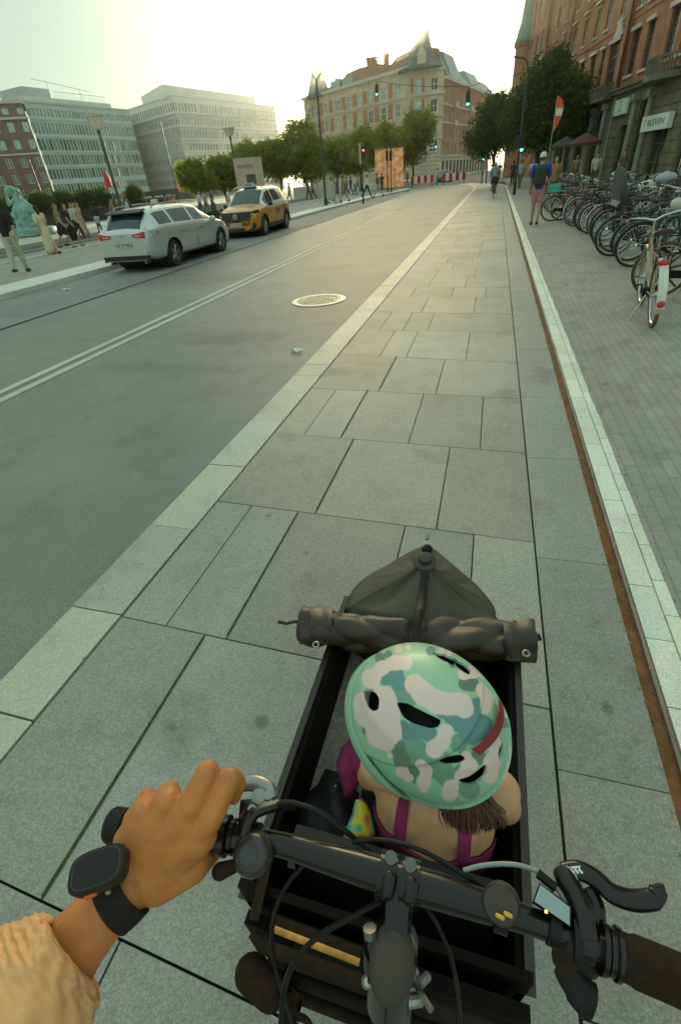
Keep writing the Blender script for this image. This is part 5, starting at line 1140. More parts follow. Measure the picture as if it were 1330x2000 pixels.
# case: rounded slab facing up and to the left
cc = D(193,1698,.437); nx = (e1*.80 + (D(150,1690,.44)-D(230,1720,.44)).normalized()*.25 + (D(190,1600,.44)-D(190,1800,.44)).normalized()*.42).normalized(); lx = (D(245,1672,.437)-D(140,1720,.437)); lx = (lx-lx.dot(nx)*nx).normalized(); ly = nx.cross(lx)
def case(zs, sc, m, name, par, hw=.0265, hh=.0175, ex=3.4):
    s = MB(); rg = []
    for z_, k_ in zip(zs, sc):
        rg.append([RI@(cc + lx*hw*k_*math.copysign(abs(math.cos(t))**(2/ex),math.cos(t)) + ly*hh*k_*math.copysign(abs(math.sin(t))**(2/ex),math.sin(t)) + nx*z_) for t in [2*math.pi*i/48 for i in range(48)]])
    s.loft(rg, caps=True); return s.build(name, m, par, smooth='auto')
cs = case([-.012,-.008,.001,.003],[.86,.98,1,.97], mat('watch_case',(.035,.018,.010),.5), 'watch_case', wt)
case([.003,.0045,.0052],[.965,.95,.90], mat('watch_glass',(.026,.018,.012),.6,spec=.25), 'watch_face', wt)
bq = min((1,-1), key=lambda sg: proj(cc+ly*sg*.02)[1]*-1); s = MB(); s.capsule(RI@(cc+ly*bq*.0172-lx*.010-nx*.004),.0024,RI@(cc+ly*bq*.0172-lx*.003-nx*.004),.0024,10); s.build('watch_button', mat('watch_orange',(.75,.12,.02),.5), wt)
case([.0052,.00545],[.84,.835], mat('watch_bezel',(.05,.045,.035),.4), 'watch_bezel', wt); case([.00545,.0057],[.80,.795], mat('watch_screen',(.016,.012,.010),.4,spec=.3), 'watch_screen', wt)
s = MB(); s.ell(RD(212,1742,.434), .0028, 10, 8); s.build('watch_crown', K_alu, wt)
# cream sleeve, gathered towards the cuff
M_cream = mat('cream_cotton', (.86,.45,.19), .85, var=.08, vscale=40, bump=1.0, bscale=300)
s = MB(); rg = []; ax_pts = smoothpath([D(138,1850,.440),D(118,1872,.434),D(85,1915,.425),D(40,1975,.415),D(-15,2060,.40),D(-70,2160,.385)], 12); NN = len(ax_pts)
upn = None
for i, c in enumerate(ax_pts):
    t = (ax_pts[min(i+1,NN-1)]-ax_pts[max(i-1,0)]).normalized(); e1_ = (tcw_-tcw_.dot(t)*t).normalized(); e2_ = t.cross(e1_); u = i/(NN-1)
    rr = interp(u, [0,.03,.10,.22,.4,.7,1], [.0345,.040,.0435,.050,.060,.070,.078]); ring = []
    for k in range(120):
        a = 2*math.pi*k/120
        pleat = .0015*math.sin(17*a+3*math.sin(5*u*6))*math.exp(-((u-.14)/.12)**2) + .0034*math.sin(110*u+2*math.sin(a*3))*math.exp(-((u-.26)/.18)**2)*max(0,math.sin(a+.4)) + .003*math.sin(3*a+6*u) + .0012*math.sin(7*a-11*u+math.sin(9*u)) + .0012*math.sin(13*a+25*u)
        ring.append(RI@(c + (rr+pleat)*(math.cos(a)*e1_+math.sin(a)*e2_)))
    rg.append(ring)
inn_ = [[p_ + (RI@ax_pts[0]-p_)*.10 for p_ in rg[0]], [p_ + (RI@ax_pts[2]-p_)*.16 for p_ in rg[1]]]
s.loft([inn_[1],inn_[0]]+rg, caps=False); s.build('sleeve', M_cream, rider, smooth=True)
# ================================================================ VEHICLES
V_tyre = mat('tyre_rubber', (.025,.024,.022), .85); V_rim = mat('alloy_rim', (.38,.36,.32), .35, metal=.8); V_glass = mat('car_glass', (.03,.05,.05), .06, metal=.15, spec=.8)
V_blk = mat('trim_black', (.02,.018,.015), .5); V_red = mat('tail_lamp_red', (.55,.02,.02), .2, coat=.5); V_lens = mat('lamp_clear', (.6,.6,.55), .15, metal=.3)
def car(name, label, cat, L, prof, belt, wid, wr, zb, cab, paint, wheels, wr_, extra, rail=True, pillars=(), screen=None, rearw=None, paint2=None, zsplit=0):
    t = thing(name, (0,0,0), 0, label, cat)
    NX, NV = 130, 34
    def sec(x):
        w = interp(x, *wid); zt = interp(x, *prof); b = min(interp(x, *belt), zt-.03); r = min(interp(x, *wr), w-.05); z0 = interp(x, *zb)
        pl = [(w-.16,z0),(w-.05,z0+.05),(w-.01,z0+.18),(w,z0+.38),(w-.005,b-.14),(w-.035,b),(lerp(w-.035,r,.55),lerp(b,zt,.55)),(r+.015,zt-.055),(r-.09,zt-.005),(r*.4,zt+.02),(0,zt+.025)]
        d = [0]; 
        for a, c in zip(pl[:-1], pl[1:]): d.append(d[-1]+1)
        return [(float(np.interp(v*10/NV, d, [q[0] for q in pl])), float(np.interp(v*10/NV, d, [q[1] for q in pl])), v*10/NV) for v in range(NV+1)]
    xs = [L*(.5-.5*math.cos(math.pi*i/NX))*.5 + L*i/NX*.5 for i in range(NX+1)]; S_ = [sec(x) for x in xs]
    groups = {}
    verts = {}
    def key(x, y, z, v):
        zt = interp(x, *prof); b = interp(x, *belt)
        if screen and screen[0] < x < screen[1] and v > 7.6 and y < interp(x,*wr)-.03: return 'windscreen'
        if rearw and rearw[0] < x < rearw[1] and v > 7.7 and y < interp(x,*wr)-.05: return 'rear_window'
        if cab[0] < x < cab[1] and 5.25 < v < 6.85 and zt-b > .16:
            for k, (a, c) in enumerate(pillars):
                if a < x < c: return 'body'
            return 'side_window_%d' % sum(x > p_[1] for p_ in pillars)
        return 'lower' if (paint2 and z < zsplit) else 'body'
    for sd in (-1, 1):
        for i in range(NX):
            for j in range(NV):
                q = [(i,j),(i+1,j),(i+1,j+1),(i,j+1)]; pts = [(xs[a], S_[a][b_][0], S_[a][b_][1]) for a, b_ in q]; c = [sum(p_[k] for p_ in pts)/4 for k in range(3)]; v = (j+.5)*10/NV
                if any((c[0]-wx)**2+(c[2]-wr_)**2 < (wr_+.045)**2 and v < 5 for wx in wheels): continue
                k = key(c[0], c[1], c[2], v); k2_ = (k, sd) if k.startswith('side') else (k, 0)
                g = groups.setdefault(k2_, (MB(), {})); ids = []
                for a, b_ in q:
                    kk = (a, b_, sd if b_ < NV else 0)
                    if kk not in g[1]:
                        x, y, z = xs[a], S_[a][b_][0], S_[a][b_][1]
                        for wx in wheels:
                            dd = math.hypot(x-wx, z-wr_); 
                            if dd < wr_+.075 and b_*10/NV < 5: s_ = (wr_+.05)/max(.01,dd); x, z = (wx+(x-wx)*s_, wr_+(z-wr_)*s_) if dd < wr_+.05 else (x,z)
                        g[1][kk] = len(g[0].v); g[0].v.append((x, sd*y, z))
                    ids.append(g[1][kk])
                g[0].f.append(ids if sd > 0 else ids[::-1]); g[0].m.append(0)
    for i_ in (0, NX):   # end caps
        ring = [(xs[i_], S_[i_][j][0], S_[i_][j][1]) for j in range(NV+1)] + [(xs[i_], -S_[i_][j][0], S_[i_][j][1]) for j in range(NV,-1,-1)]
        groups[('body',0)][0].add(ring, [tuple(range(len(ring)))])
    for (k, sd), (mb, _) in groups.items():
        nm = 'side_window' if k.startswith('side') else ('lower_body' if k == 'lower' else k); mb.build(nm, paint if k == 'body' else (paint2 if k == 'lower' else V_glass), t, smooth='auto')
    # floor and wheelhouses
    m = MB(); m.box((L/2,0,.30),(L-.5,interp(L/2,*wid)*1.5,.16)); 
    for wx in wheels:
        m.tube([(wx,-.78,wr_),(wx,.78,wr_)], wr_+.06, 24)
    m.build('underbody', V_blk, t)
    w0 = interp(wheels[0], *wid)
    for wx in wheels:
        for sd in (-1,1):
            m = MB(); m.lathe([(wr_*.62,-.10),(wr_*.93,-.105),(wr_,-.08),(wr_,.08),(wr_*.93,.105),(wr_*.64,.10),(wr_*.62,.06)], 32, Matrix.Translation((wx,sd*(w0-.12),wr_)) @ Matrix.Rotation(-sd*math.pi/2,4,'X')); wh = m.build('wheel', V_tyre, t)
            m = MB(); M0 = Matrix.Translation((wx,sd*(w0-.12),wr_)) @ Matrix.Rotation(-sd*math.pi/2,4,'X')
            m.lathe([(wr_*.64,.03),(wr_*.66,.095),(wr_*.62,.095),(wr_*.58,.04)], 32, M0)
            for k in range(5):
                for dd in (-.13,.13):
                    a = 2*math.pi*k/5; m.tube([M0@Vector((.05*math.cos(a+dd*3),.05*math.sin(a+dd*3),.075)), M0@Vector((wr_*.62*math.cos(a+dd),wr_*.62*math.sin(a+dd),.085))], .016, 6)
            m.cyl(M0@Vector((0,0,.04)), M0@Vector((0,0,.09)), .06, 14); m.build('rim', V_rim, wh)
            m = MB(); m.cyl(M0@Vector((0,0,.0)), M0@Vector((0,0,.03)), wr_*.6, 20); m.build('hub_disc', V_blk, wh)
    extra(t, lambda x: interp(x,*wid))
    return t
def plate(t, x, z, txt, facing, y=0.0):
    m = MB(); m.box((x,y,z),(.012,.50,.115)); pl = m.build('number_plate', mat('plate_white',(.62,.58,.52),.4), t, smooth=False)
    s = facing; F = Matrix(((0,0,s,x+s*.0075),(s,0,0,y),(0,1,0,z),(0,0,0,1))); textmesh('lettering', txt, .105, mat('plate_ink',(.10,.06,.08),.5), F, pl)
def handles(t, W_, xs_, z, m):
    for x in xs_:
        for sd in (-1,1): b = MB(); b.capsule((x-.09,sd*(W_(x)+.012),z),.014,(x+.09,sd*(W_(x)+.012),z),.014,8); b.build('door_handle', m, t)
def mirrors(t, W_, x, z, m):
    for sd in (-1,1): b = MB(); b.ell((x,sd*(W_(x)+.09),z),(.07,.11,.075),12,8); b.cyl((x,sd*(W_(x)-.05),z-.05),(x,sd*(W_(x)+.05),z-.03),.025,8); b.build('mirror', m, t)
P_silver = mat('paint_silver', (.58,.60,.56), .3, metal=.4, coat=.6)
def ex_silver(t, W_):
    for sd in (-1,1):
        m = MB(); m.hexa([(-.015,sd*.36,.83),(-.015,sd*.70,.80),(.02,sd*.70,.80),(.02,sd*.36,.83),(-.010,sd*.34,.90),(-.010,sd*.72,.945),(.03,sd*.72,.945),(.03,sd*.34,.90)])
        m.hexa([(.0,sd*.68,.80),(.42,sd*(W_(.42)+.004),.87),(.42,sd*(W_(.42)-.05),.87),(.03,sd*.62,.80),(.0,sd*.69,.945),(.42,sd*(W_(.42)-.012),.93),(.42,sd*(W_(.42)-.06),.93),(.03,sd*.62,.945)])
        o = m.build('tail_light', V_red, t, smooth=False); m = MB(); m.box((-.018,sd*.50,.865),(.01,.18,.035)); m.build('lamp_lens', mat('lamp_pale',(.75,.35,.30),.25), o)
        m = MB(); m.hexa([(4.35,sd*(W_(4.35)+.004),.66),(4.72,sd*(W_(4.72)+.006),.60),(4.70,sd*(W_(4.7)-.1),.60),(4.35,sd*(W_(4.35)-.1),.66),(4.32,sd*(W_(4.35)-.03),.76),(4.66,sd*(W_(4.72)-.04),.70),(4.66,sd*(W_(4.7)-.15),.70),(4.35,sd*(W_(4.35)-.1),.76)]); m.build('headlight', V_lens, t, smooth=False)
        m = MB(); m.tube(smoothpath([(.75,sd*.60,1.43),(1.0,sd*.61,1.50),(2.3,sd*.62,1.515),(3.0,sd*.60,1.47)],4), .017, 8); m.build('roof_rail', K_alu, t)
    plate(t, -.035, .66, 'CA 33 985', -1)
    m = MB(); m.box((-.02,0,.345),(.06,1.45,.13)); m.build('rear_bumper', V_blk, t, smooth=False)
    m = MB(); m.box((-.052,0,.300),(.02,1.30,.022)); m.build('bumper_strip', K_alu, t, smooth=False)
    m = MB(); m.tube([(-.012+.0*k,.045*math.cos(a),.87+.028*math.sin(a)) for k,a in enumerate([2*math.pi*j/16 for j in range(16)])], .006, 6, closed=True); m.build('badge', K_chrome, t)
    m = MB(); m.box((.42,0,1.392),(.26,1.12,.03),Matrix.Rotation(R(-14),3,'Y')); m.build('roof_spoiler', V_blk, t, smooth=False)
    m = MB(); m.hexa([(.72,-.02,1.47),(.92,-.012,1.48),(.92,.012,1.48),(.72,.02,1.47),(.70,-.004,1.55),(.76,-.004,1.55),(.76,.004,1.55),(.70,.004,1.55)]); m.build('roof_antenna', V_blk, t)
    handles(t, W_, (1.55,2.6), .83, K_alu); mirrors(t, W_, 3.25, .98, P_silver)
    for sd in (-1,1):
        for x in (1.25,2.28,3.32): m = MB(); m.tube([(x,sd*(W_(x)+.001),.35),(x+.02,sd*(W_(x)+.0025),.6),(x,sd*(W_(x)-.028),.90)], .006, 4); m.build('door_seam', V_blk, t)
    for y in (-.55,.55): m = MB(); m.cyl((-.03,y,.24),(.2,y,.24),.03,10); m.build('exhaust', K_alu, t)
sil = car('estate_car', 'silver estate car parked at the far kerb seen from behind, red tail lights', 'car', 4.86,
  ([0,.06,.14,.30,.52,.8,1.6,2.4,2.9,3.3,3.75,4.2,4.6,4.8,4.86],[.90,.97,1.02,1.20,1.385,1.43,1.455,1.45,1.40,1.22,1.0,.93,.84,.70,.55]),
  ([0,1,2,3,3.8,4.4,4.86],[.97,.98,.95,.93,.90,.80,.5]), ([0,.05,.2,.5,1.2,3.6,4.2,4.6,4.8,4.86],[.66,.76,.84,.90,.93,.93,.90,.80,.68,.55]), ([0,.2,.6,1,2.5,3.2,3.8,4.86],[.60,.58,.60,.61,.62,.63,.75,.5]), ([0,.3,4.5,4.86],[.33,.27,.24,.26]),
  (.62,3.45), P_silver, (.98,3.80), .335, ex_silver, pillars=((1.22,1.32),(2.28,2.38)), screen=(2.93,3.70), rearw=(.135,.50))
sil.location = (-9.45,12.25,0); sil.rotation_euler.z = R(90)
P_yel = mat('paint_taxi_yellow', (.66,.25,.015), .33, coat=.6); P_wht = mat('paint_silver_white', (.60,.60,.54), .3, metal=.3, coat=.6)
def ex_taxi(t, W_):
    L = 4.6
    m = MB(); m.hexa([(L-.03,-.62,.66),(L+.035,0,.62),(L-.03,.62,.66),(L-.2,0,.62)]+[(L-.10,-.64,.90),(L-.035,0,.88),(L-.10,.64,.90),(L-.3,0,.9)]); g = m.build('grille', V_blk, t, smooth=False)
    m = MB(); c = Vector((L+.045,0,.755)); m.tube([c+Vector((0,.085*math.cos(a),.085*math.sin(a))) for a in [2*math.pi*j/24 for j in range(24)]], .010, 6, closed=True)
    for k in range(3): a = math.pi/2+2*math.pi*k/3; m.tube([c, c+Vector((0,.085*math.cos(a),.085*math.sin(a)))], [.018,.004], 6)
    m.build('badge', mat('badge_silver',(.7,.7,.65),.3,metal=.6), g)
    for sd in (-1,1):
        m = MB(); m.hexa([(L-.02,sd*.52,.72),(L-.42,sd*(W_(L-.42)+.006),.84),(L-.42,sd*(W_(L-.42)-.1),.84),(L-.2,sd*.5,.72),(L-.08,sd*.55,.86),(L-.46,sd*(W_(L-.46)-.005),.93),(L-.46,sd*(W_(L-.46)-.1),.93),(L-.25,sd*.5,.86)]); h = m.build('headlight', V_blk, t, smooth=False)
        m = MB(); m.ell((L-.13,sd*.66,.80),(.05,.05,.035),10,8); m.build('lamp_lens', V_lens, h)
        m = MB(); m.ell((L-.10,sd*.66,.44),(.06,.15,.10),14,8); m.build('air_intake', V_blk, t)
        m = MB(); m.hexa([(-.01,sd*.45,.85),(-.01,sd*.80,.85),(.25,sd*.86,.87),(.1,sd*.45,.85),(-.01,sd*.45,.98),(-.01,sd*.79,.98),(.25,sd*.84,.97),(.1,sd*.45,.98)]); m.build('tail_light', V_red, t, smooth=False)
        m = MB(); m.tube(smoothpath([(.8,sd*.60,1.62),(1.1,sd*.61,1.68),(2.4,sd*.62,1.69),(2.9,sd*.60,1.64)],4), .018, 8); m.build('roof_rail', K_alu, t)
        for cx_, txt, sz in ((2.0,'4x',.42),(1.1,'27',.40)):
            x = cx_+.0; F = Matrix(((-sd,0,0,x),(0,0,sd,sd*(W_(x)+.004)),(0,1,0,.80),(0,0,0,1))); textmesh('door_lettering', txt, sz, mat('lettering_dark',(.12,.09,.02),.5), F, t)
        for wx in (.86,3.72): m = MB(); m.tube([(wx+.415*math.cos(a),sd*(W_(wx)+.0),.35+.415*math.sin(a)) for a in [R(-12)+R(204)*k/16 for k in range(17)]], .035, 6, flat=.5); m.build('wheel_arch_trim', V_blk, t)
        m = MB(); m.box((2.3,sd*(W_(2.3)-.02),.33),(2.1,.06,.12)); m.build('sill_trim', V_blk, t)
        for x in (1.3,2.25,3.3): m = MB(); m.tube([(x,sd*(W_(x)+.001),.40),(x,sd*(W_(x)+.002),.7),(x,sd*(W_(x)-.028),1.0)], .006, 4); m.build('door_seam', V_blk, t)
    m = MB(); m.hexa([(L-.02,-.75,.24),(L+.02,0,.24),(L-.02,.75,.24),(L-.3,0,.24),(L-.03,-.72,.36),(L+.03,0,.36),(L-.03,.72,.36),(L-.3,0,.36)]); m.build('lower_grille', V_blk, t, smooth=False)
    plate(t, L+.055, .49, 'CZ 79 810', 1)
    m = MB(); m.hexa([(2.5,-.24,1.66),(2.72,-.24,1.66),(2.72,.24,1.66),(2.5,.24,1.66),(2.54,-.20,1.82),(2.68,-.20,1.82),(2.68,.20,1.82),(2.54,.20,1.82)]); rs = m.build('roof_sign', mat('sign_pale',(.40,.48,.46),.35), t, smooth=False)
    F = Matrix(((0,0,1,2.707),(1,0,0,0),(0,1,0,1.735),(0,0,0,1))); textmesh('lettering', 'TAXI', .13, V_blk, F, rs)
    m = MB(); m.box((2.61,0,1.655),(.30,.56,.03)); m.build('sign_base', V_blk, rs)
    handles(t, W_, (1.45,2.5), .93, P_wht); mirrors(t, W_, 3.1, 1.07, V_blk)
tax = car('taxi', 'yellow taxi with pale roof and star badge on its grille behind the silver estate', 'taxi', 4.6,
  ([0,.05,.25,.5,.8,1.6,2.3,2.75,3.1,3.55,4.0,4.4,4.55,4.6],[.85,1.05,1.40,1.58,1.635,1.655,1.65,1.58,1.36,1.07,1.0,.90,.78,.6]),
  ([0,1,2,3,3.6,4.2,4.6],[1.05,1.07,1.04,1.0,.96,.86,.55]), ([0,.1,.4,1,3.5,4.1,4.4,4.55,4.6],[.72,.84,.90,.915,.915,.88,.80,.68,.60]), ([0,.3,1,2.6,3.2,3.7,4.6],[.60,.60,.62,.62,.66,.76,.55]), ([0,.3,4.3,4.6],[.36,.28,.25,.28]),
  (.55,3.25), P_wht, (.86,3.72), .35, ex_taxi, pillars=((1.15,1.27),(2.2,2.3)), screen=(2.78,3.52), rearw=(.10,.48), paint2=P_yel, zsplit=.93)
_d = Vector((.05,-1,0)).normalized(); _s = Vector((-_d.y,_d.x,0))   # heading and left side
_fl = Vector((-9.05,20.8,0)); tax.location = _fl - _d*3.72 - _s*.80; tax.rotation_euler.z = math.atan2(_d.y,_d.x)
# hood of the taxi is yellow too
m = MB(); 
for ch in tax.children:
    if ch.name.startswith('body'):
        me_ = ch.data; me_.materials.append(P_yel)
        for p_ in me_.polygons:
            if p_.center.x > 3.45: p_.material_index = 1
# far car beyond the barriers
def ex_none(t, W_):
    for sd in (-1,1): m = MB(); m.box((4.1,sd*.6,.7),(.06,.25,.12)); m.build('headlight', V_lens, t)
    plate(t, 4.27, .5, '', 1) if False else None
far = car('parked_car', 'small blue grey car beyond the striped road barriers, far down the street', 'car', 4.2,
  ([0,.1,.4,.8,1.6,2.3,2.7,3.2,3.9,4.15,4.2],[.8,1.0,1.3,1.45,1.5,1.48,1.3,1.0,.85,.7,.5]), ([0,2,3,4.2],[.95,.93,.9,.5]), ([0,.1,.5,3.5,4.0,4.2],[.65,.8,.86,.86,.75,.5]), ([0,1,2.5,3,4.2],[.55,.6,.6,.7,.45]), ([0,4.2],[.28,.25]),
  (.5,2.9), mat('paint_blue_grey',(.20,.30,.36),.35,metal=.4,coat=.5), (.75,3.35), .31, ex_none, pillars=((1.1,1.2),(1.9,2.0)), screen=(2.4,3.1), rearw=(.12,.5))
far.location = (-8.2,90,0); far.rotation_euler.z = R(-72)

# ================================================================ BICYCLES
B_alu = mat('bike_chrome', (.62,.62,.57), .25, metal=.9)
def bike_proto(kind, frame_c, label, tyre_c=(.03,.028,.025), guard=None, seatc=None, bars='city', basket=None, childseat=False, spoke='wire', name='bicycle'):
    t = thing(name, (0,0,0), 0, label, 'bicycle'); MF = mat('bike_paint_%s' % '_'.join('%d'%int(c*100) for c in frame_c), frame_c, .35, metal=.3, coat=.3)
    MT = mat('bike_tyre_%d' % int(tyre_c[0]*100), tyre_c, .8); MGd = mat('bike_guard_%s' % '_'.join('%d'%int(c*100) for c in (guard or (.03,.03,.03))), guard or (.03,.03,.03), .4); MS = mat('bike_saddle_%s'%'_'.join('%d'%int(c*100) for c in (seatc or (.04,.025,.018))), seatc or (.04,.025,.018), .6)
    r = .34; rx, fx = -.53, .55
    def wheel(x):
        m = MB(); m.tube([(x+r*.955*math.cos(a),0,r+r*.955*math.sin(a)) for a in [2*math.pi*k/36 for k in range(36)]], .021, 7, closed=True); w = m.build('wheel', MT, t)
        m = MB(); m.tube([(x+r*.875*math.cos(a),0,r+r*.875*math.sin(a)) for a in [2*math.pi*k/36 for k in range(36)]], .013, 6, closed=True); m.build('rim', B_alu, w)
        m = MB()
        if spoke == 'mag':
            for k in range(6): a = 2*math.pi*k/6+.3; m.tube([(x+.03*math.cos(a),0,r+.03*math.sin(a)),(x+r*.87*math.cos(a),0,r+r*.87*math.sin(a))], [.02,.012], 6)
        else:
            for k in range(18): a = 2*math.pi*k/18; m.tube([(x+.02*math.cos(a+.8),(.03 if k%2 else -.03),r+.02*math.sin(a+.8)),(x+r*.87*math.cos(a),0,r+r*.87*math.sin(a))], .0022, 3)
        m.cyl((x,-.05,r),(x,.05,r),.025,8); m.build('spokes', B_alu if spoke != 'mag' else MT, w)
    wheel(rx); wheel(fx)
    bb = Vector((-.08,0,.29)); seat = Vector((-.22,0,.78)); head_t = Vector((.36,0,.86)); head_b = Vector((.40,0,.68)); rax = Vector((rx,0,r)); fax = Vector((fx,0,r))
    m = MB(); m.tube([bb, seat], .017, 8); m.tube([head_t, head_b], .021, 8)
    if kind == 'step': m.tube(smoothpath([head_b, Vector((.2,0,.42)), bb+Vector((.03,0,.02))],4), .019, 8); m.tube(smoothpath([head_t-Vector((0,0,.06)), Vector((.14,0,.55)), lerp(bb,seat,.35)],4), .015, 8)
    else: m.tube([head_b, bb], .019, 8); m.tube([head_t-Vector((0,0,.04)), lerp(bb,seat,.88)], .016, 8)
    for y in (-.05,.05): m.tube([bb+Vector((0,y*.6,0)), rax+Vector((0,y,0))], .010, 6); m.tube([lerp(bb,seat,.85), rax+Vector((0,y,0))], .009, 6); m.tube([head_b+Vector((0,y*.6,0)), head_b+Vector((.05,y,-.1)), fax+Vector((0,y,0))], .011, 6)
    m.build('frame', MF, t)
    m = MB(); m.tube([seat, seat+Vector((-.03,0,.12))], .012, 8); m.build('seat_post', B_alu, t)
    s = seat+Vector((-.03,0,.15)); m = MB(); m.loft([[s+Vector((x,w*math.cos(a),.028*math.sin(a)+dz)) for a in [2*math.pi*k/12 for k in range(12)]] for x, w, dz in ((-.13,.02,.0),(-.12,.09,.0),(-.06,.095,-.005),(.02,.045,-.012),(.12,.022,-.010),(.135,.008,-.010))]); m.build('saddle', MS, t)
    hs_ = head_t+Vector((-.02,0,.12)); m = MB(); m.tube([head_t, hs_], .013, 8)
    if bars == 'city': m.tube(smoothpath([hs_+Vector((-.20,-.29,.05)),hs_+Vector((-.04,-.26,.06)),hs_+Vector((.05,-.1,.03)),hs_+Vector((.03,0,0)),hs_+Vector((.05,.1,.03)),hs_+Vector((-.04,.26,.06)),hs_+Vector((-.20,.29,.05))],4), .011, 7)
    else: m.tube(smoothpath([hs_+Vector((-.06,-.30,.02)),hs_+Vector((.02,-.12,.0)),hs_+Vector((.02,.12,.0)),hs_+Vector((-.06,.30,.02))],4), .011, 7)
    hb_ = m.build('handlebar', B_alu, t)
    for y in (-1,1):
        a = hs_+(Vector((-.20,y*.29,.05)) if bars == 'city' else Vector((-.06,y*.30,.02))); m = MB(); m.cyl(a, a+(Vector((.11,-y*.02,.01)) if bars=='city' else Vector((.06,-y*.13,-.01))), .017, 8); m.build('grip', MS, hb_)
    if guard is not False:
        for x, a0, a1 in ((rx,20,200),(fx,25,175)):
            m = MB(); rg = []
            for k in range(15):
                a = R(a0+(a1-a0)*k/14); rr = r+.028; c = Vector((x+rr*math.cos(a),0,r+rr*math.sin(a))); o_ = Vector((math.cos(a),0,math.sin(a))); rg.append([c+Vector((0,-.030,0))-o_*.012, c, c+Vector((0,.030,0))-o_*.012, c-o_*.004])
            m.loft(rg, caps=True); m.build('mudguard', MGd, t)
    m = MB(); 
    for y in (-.07,.07): m.tube([(-.30,y,.76),(-.78,y,.76)], .007, 6); m.tube([(rx,y,r),(-.68,y,.76)], .006, 6)
    for k in range(4): m.tube([(-.36-.13*k,-.07,.76),(-.36-.13*k,.07,.76)], .005, 5)
    m.build('luggage_rack', K_blk if kind != 'white' else B_alu, t)
    m = MB(); m.box(((bb.x+rx)/2+.03,-.065,.31),(.40,.03,.09)); m.cyl(bb+Vector((0,-.08,0)),bb+Vector((0,.08,0)),.05,12); m.tube([bb+Vector((0,-.09,0)),bb+Vector((.12,-.10,-.11)),bb+Vector((.12,-.19,-.11))], .010, 6); m.tube([bb+Vector((0,.09,0)),bb+Vector((-.12,.10,.11)),bb+Vector((-.12,.19,.11))], .010, 6); m.build('crank', K_blk, t)
    m = MB(); m.tube([(-.20,.05,.28),(-.24,.20,.0)], .009, 6); m.build('kickstand', B_alu, t)
    m = MB(); m.ell((-.80,0,.70),(.015,.035,.025),8,6); m.build('rear_light', V_red, t)
    if basket:
        bc, bx_ = basket; m = MB(); c = Vector((fx+.06 if bx_=='front' else -.55,0,.92 if bx_=='front' else .90)); MBk = mat('basket_%s'%'_'.join('%d'%int(q*100) for q in bc), bc, .6)
        if bx_ == 'front':
            for z, s_ in ((-.12,.85),(-.06,.9),(0,.95),(.06,.98),(.12,1)): m.tube([c+Vector((.14*s_*x,.19*s_*y,z)) for x, y in ((-1,-1),(1,-1),(1,1),(-1,1))], .006, 5, closed=True)
            for k in range(7):
                for s2 in (-1,1): y = -.19+.063*k; m.cyl(c+Vector((s2*.12,y*.85,-.12)), c+Vector((s2*.14,y,.12)), .004, 4)
            for k in range(5):
                for s2 in (-1,1): x = -.12+.06*k; m.cyl(c+Vector((x*.85,s2*.16,-.12)), c+Vector((x,s2*.19,.12)), .004, 4)
            m.box(c+Vector((0,0,-.12)),(.24,.32,.008))
        else:
            for z0, z1 in ((-.11,-.02),(.0,.10)):
                for a, b_ in (((-.17,-.15),(.17,-.15)),((.17,-.15),(.17,.15)),((.17,.15),(-.17,.15)),((-.17,.15),(-.17,-.15))): mid = c+Vector(((a[0]+b_[0])/2,(a[1]+b_[1])/2,(z0+z1)/2)); m.box(mid,(abs(a[0]-b_[0])+.02,abs(a[1]-b_[1])+.02,z1-z0))
            m.box(c+Vector((0,0,-.11)),(.34,.30,.01))
        m.build('basket', MBk, t)
    if childseat:
        MC_ = mat('child_seat_shell',(.06,.065,.06),.5); m = MB(); m.loft([[Vector((-.60,0,.80))+Vector(q) for q in l] for l in ([(.16,-.15,0),(.16,.15,0),(-.14,.16,.02),(-.14,-.16,.02)],[(.16,-.16,.06),(.16,.16,.06),(-.10,.19,.10),(-.10,-.19,.10)],[(-.02,-.20,.22),(-.02,.20,.22),(-.15,.19,.22),(-.15,-.19,.22)],[(-.10,-.17,.55),(-.10,.17,.55),(-.20,.15,.55),(-.20,-.15,.55)],[(-.14,-.10,.62),(-.14,.10,.62),(-.20,.09,.62),(-.20,-.09,.62)])]); m.build('child_seat', MC_, t)
    return t
prs = [
 bike_proto('step',(.02,.02,.02),'', ),
 bike_proto('dia',(.30,.31,.28),'', guard=(.4,.4,.36)),
 bike_proto('step',(.10,.22,.19),'', guard=(.35,.38,.36), basket=((.10,.07,.04),'front')),
 bike_proto('dia',(.03,.045,.06),'', bars='flat', guard=(.03,.03,.03)),
 bike_proto('step',(.45,.46,.42),'', guard=(.55,.56,.52), seatc=(.10,.05,.03)),
 bike_proto('step',(.03,.03,.03),'', basket=((.05,.05,.05),'front')),
 bike_proto('dia',(.05,.13,.11),'', bars='flat'),
 bike_proto('step',(.22,.18,.12),'', guard=(.5,.48,.42), tyre_c=(.10,.08,.05)),
]
kinds = ['black step-through bicycle','grey diamond frame bicycle','green bicycle with front basket','dark blue bicycle with flat handlebar','white grey step-through bicycle','black bicycle with wire basket','dark green bicycle with flat handlebar','brown beige step-through bicycle']
rb3 = random.Random(17); first = [True]*8; GRP = 'bicycles parked along the right pavement'
def place_bike(k, x, y, rz, tilt, label):
    o = prs[k] if first[k] else copy_tree(prs[k]); first[k] = False
    o.location = (x,y,.045); o.rotation_euler = (R(tilt),0,R(rz)); o['label'] = label; o['group'] = GRP; return o
spots = []
y = 10.2
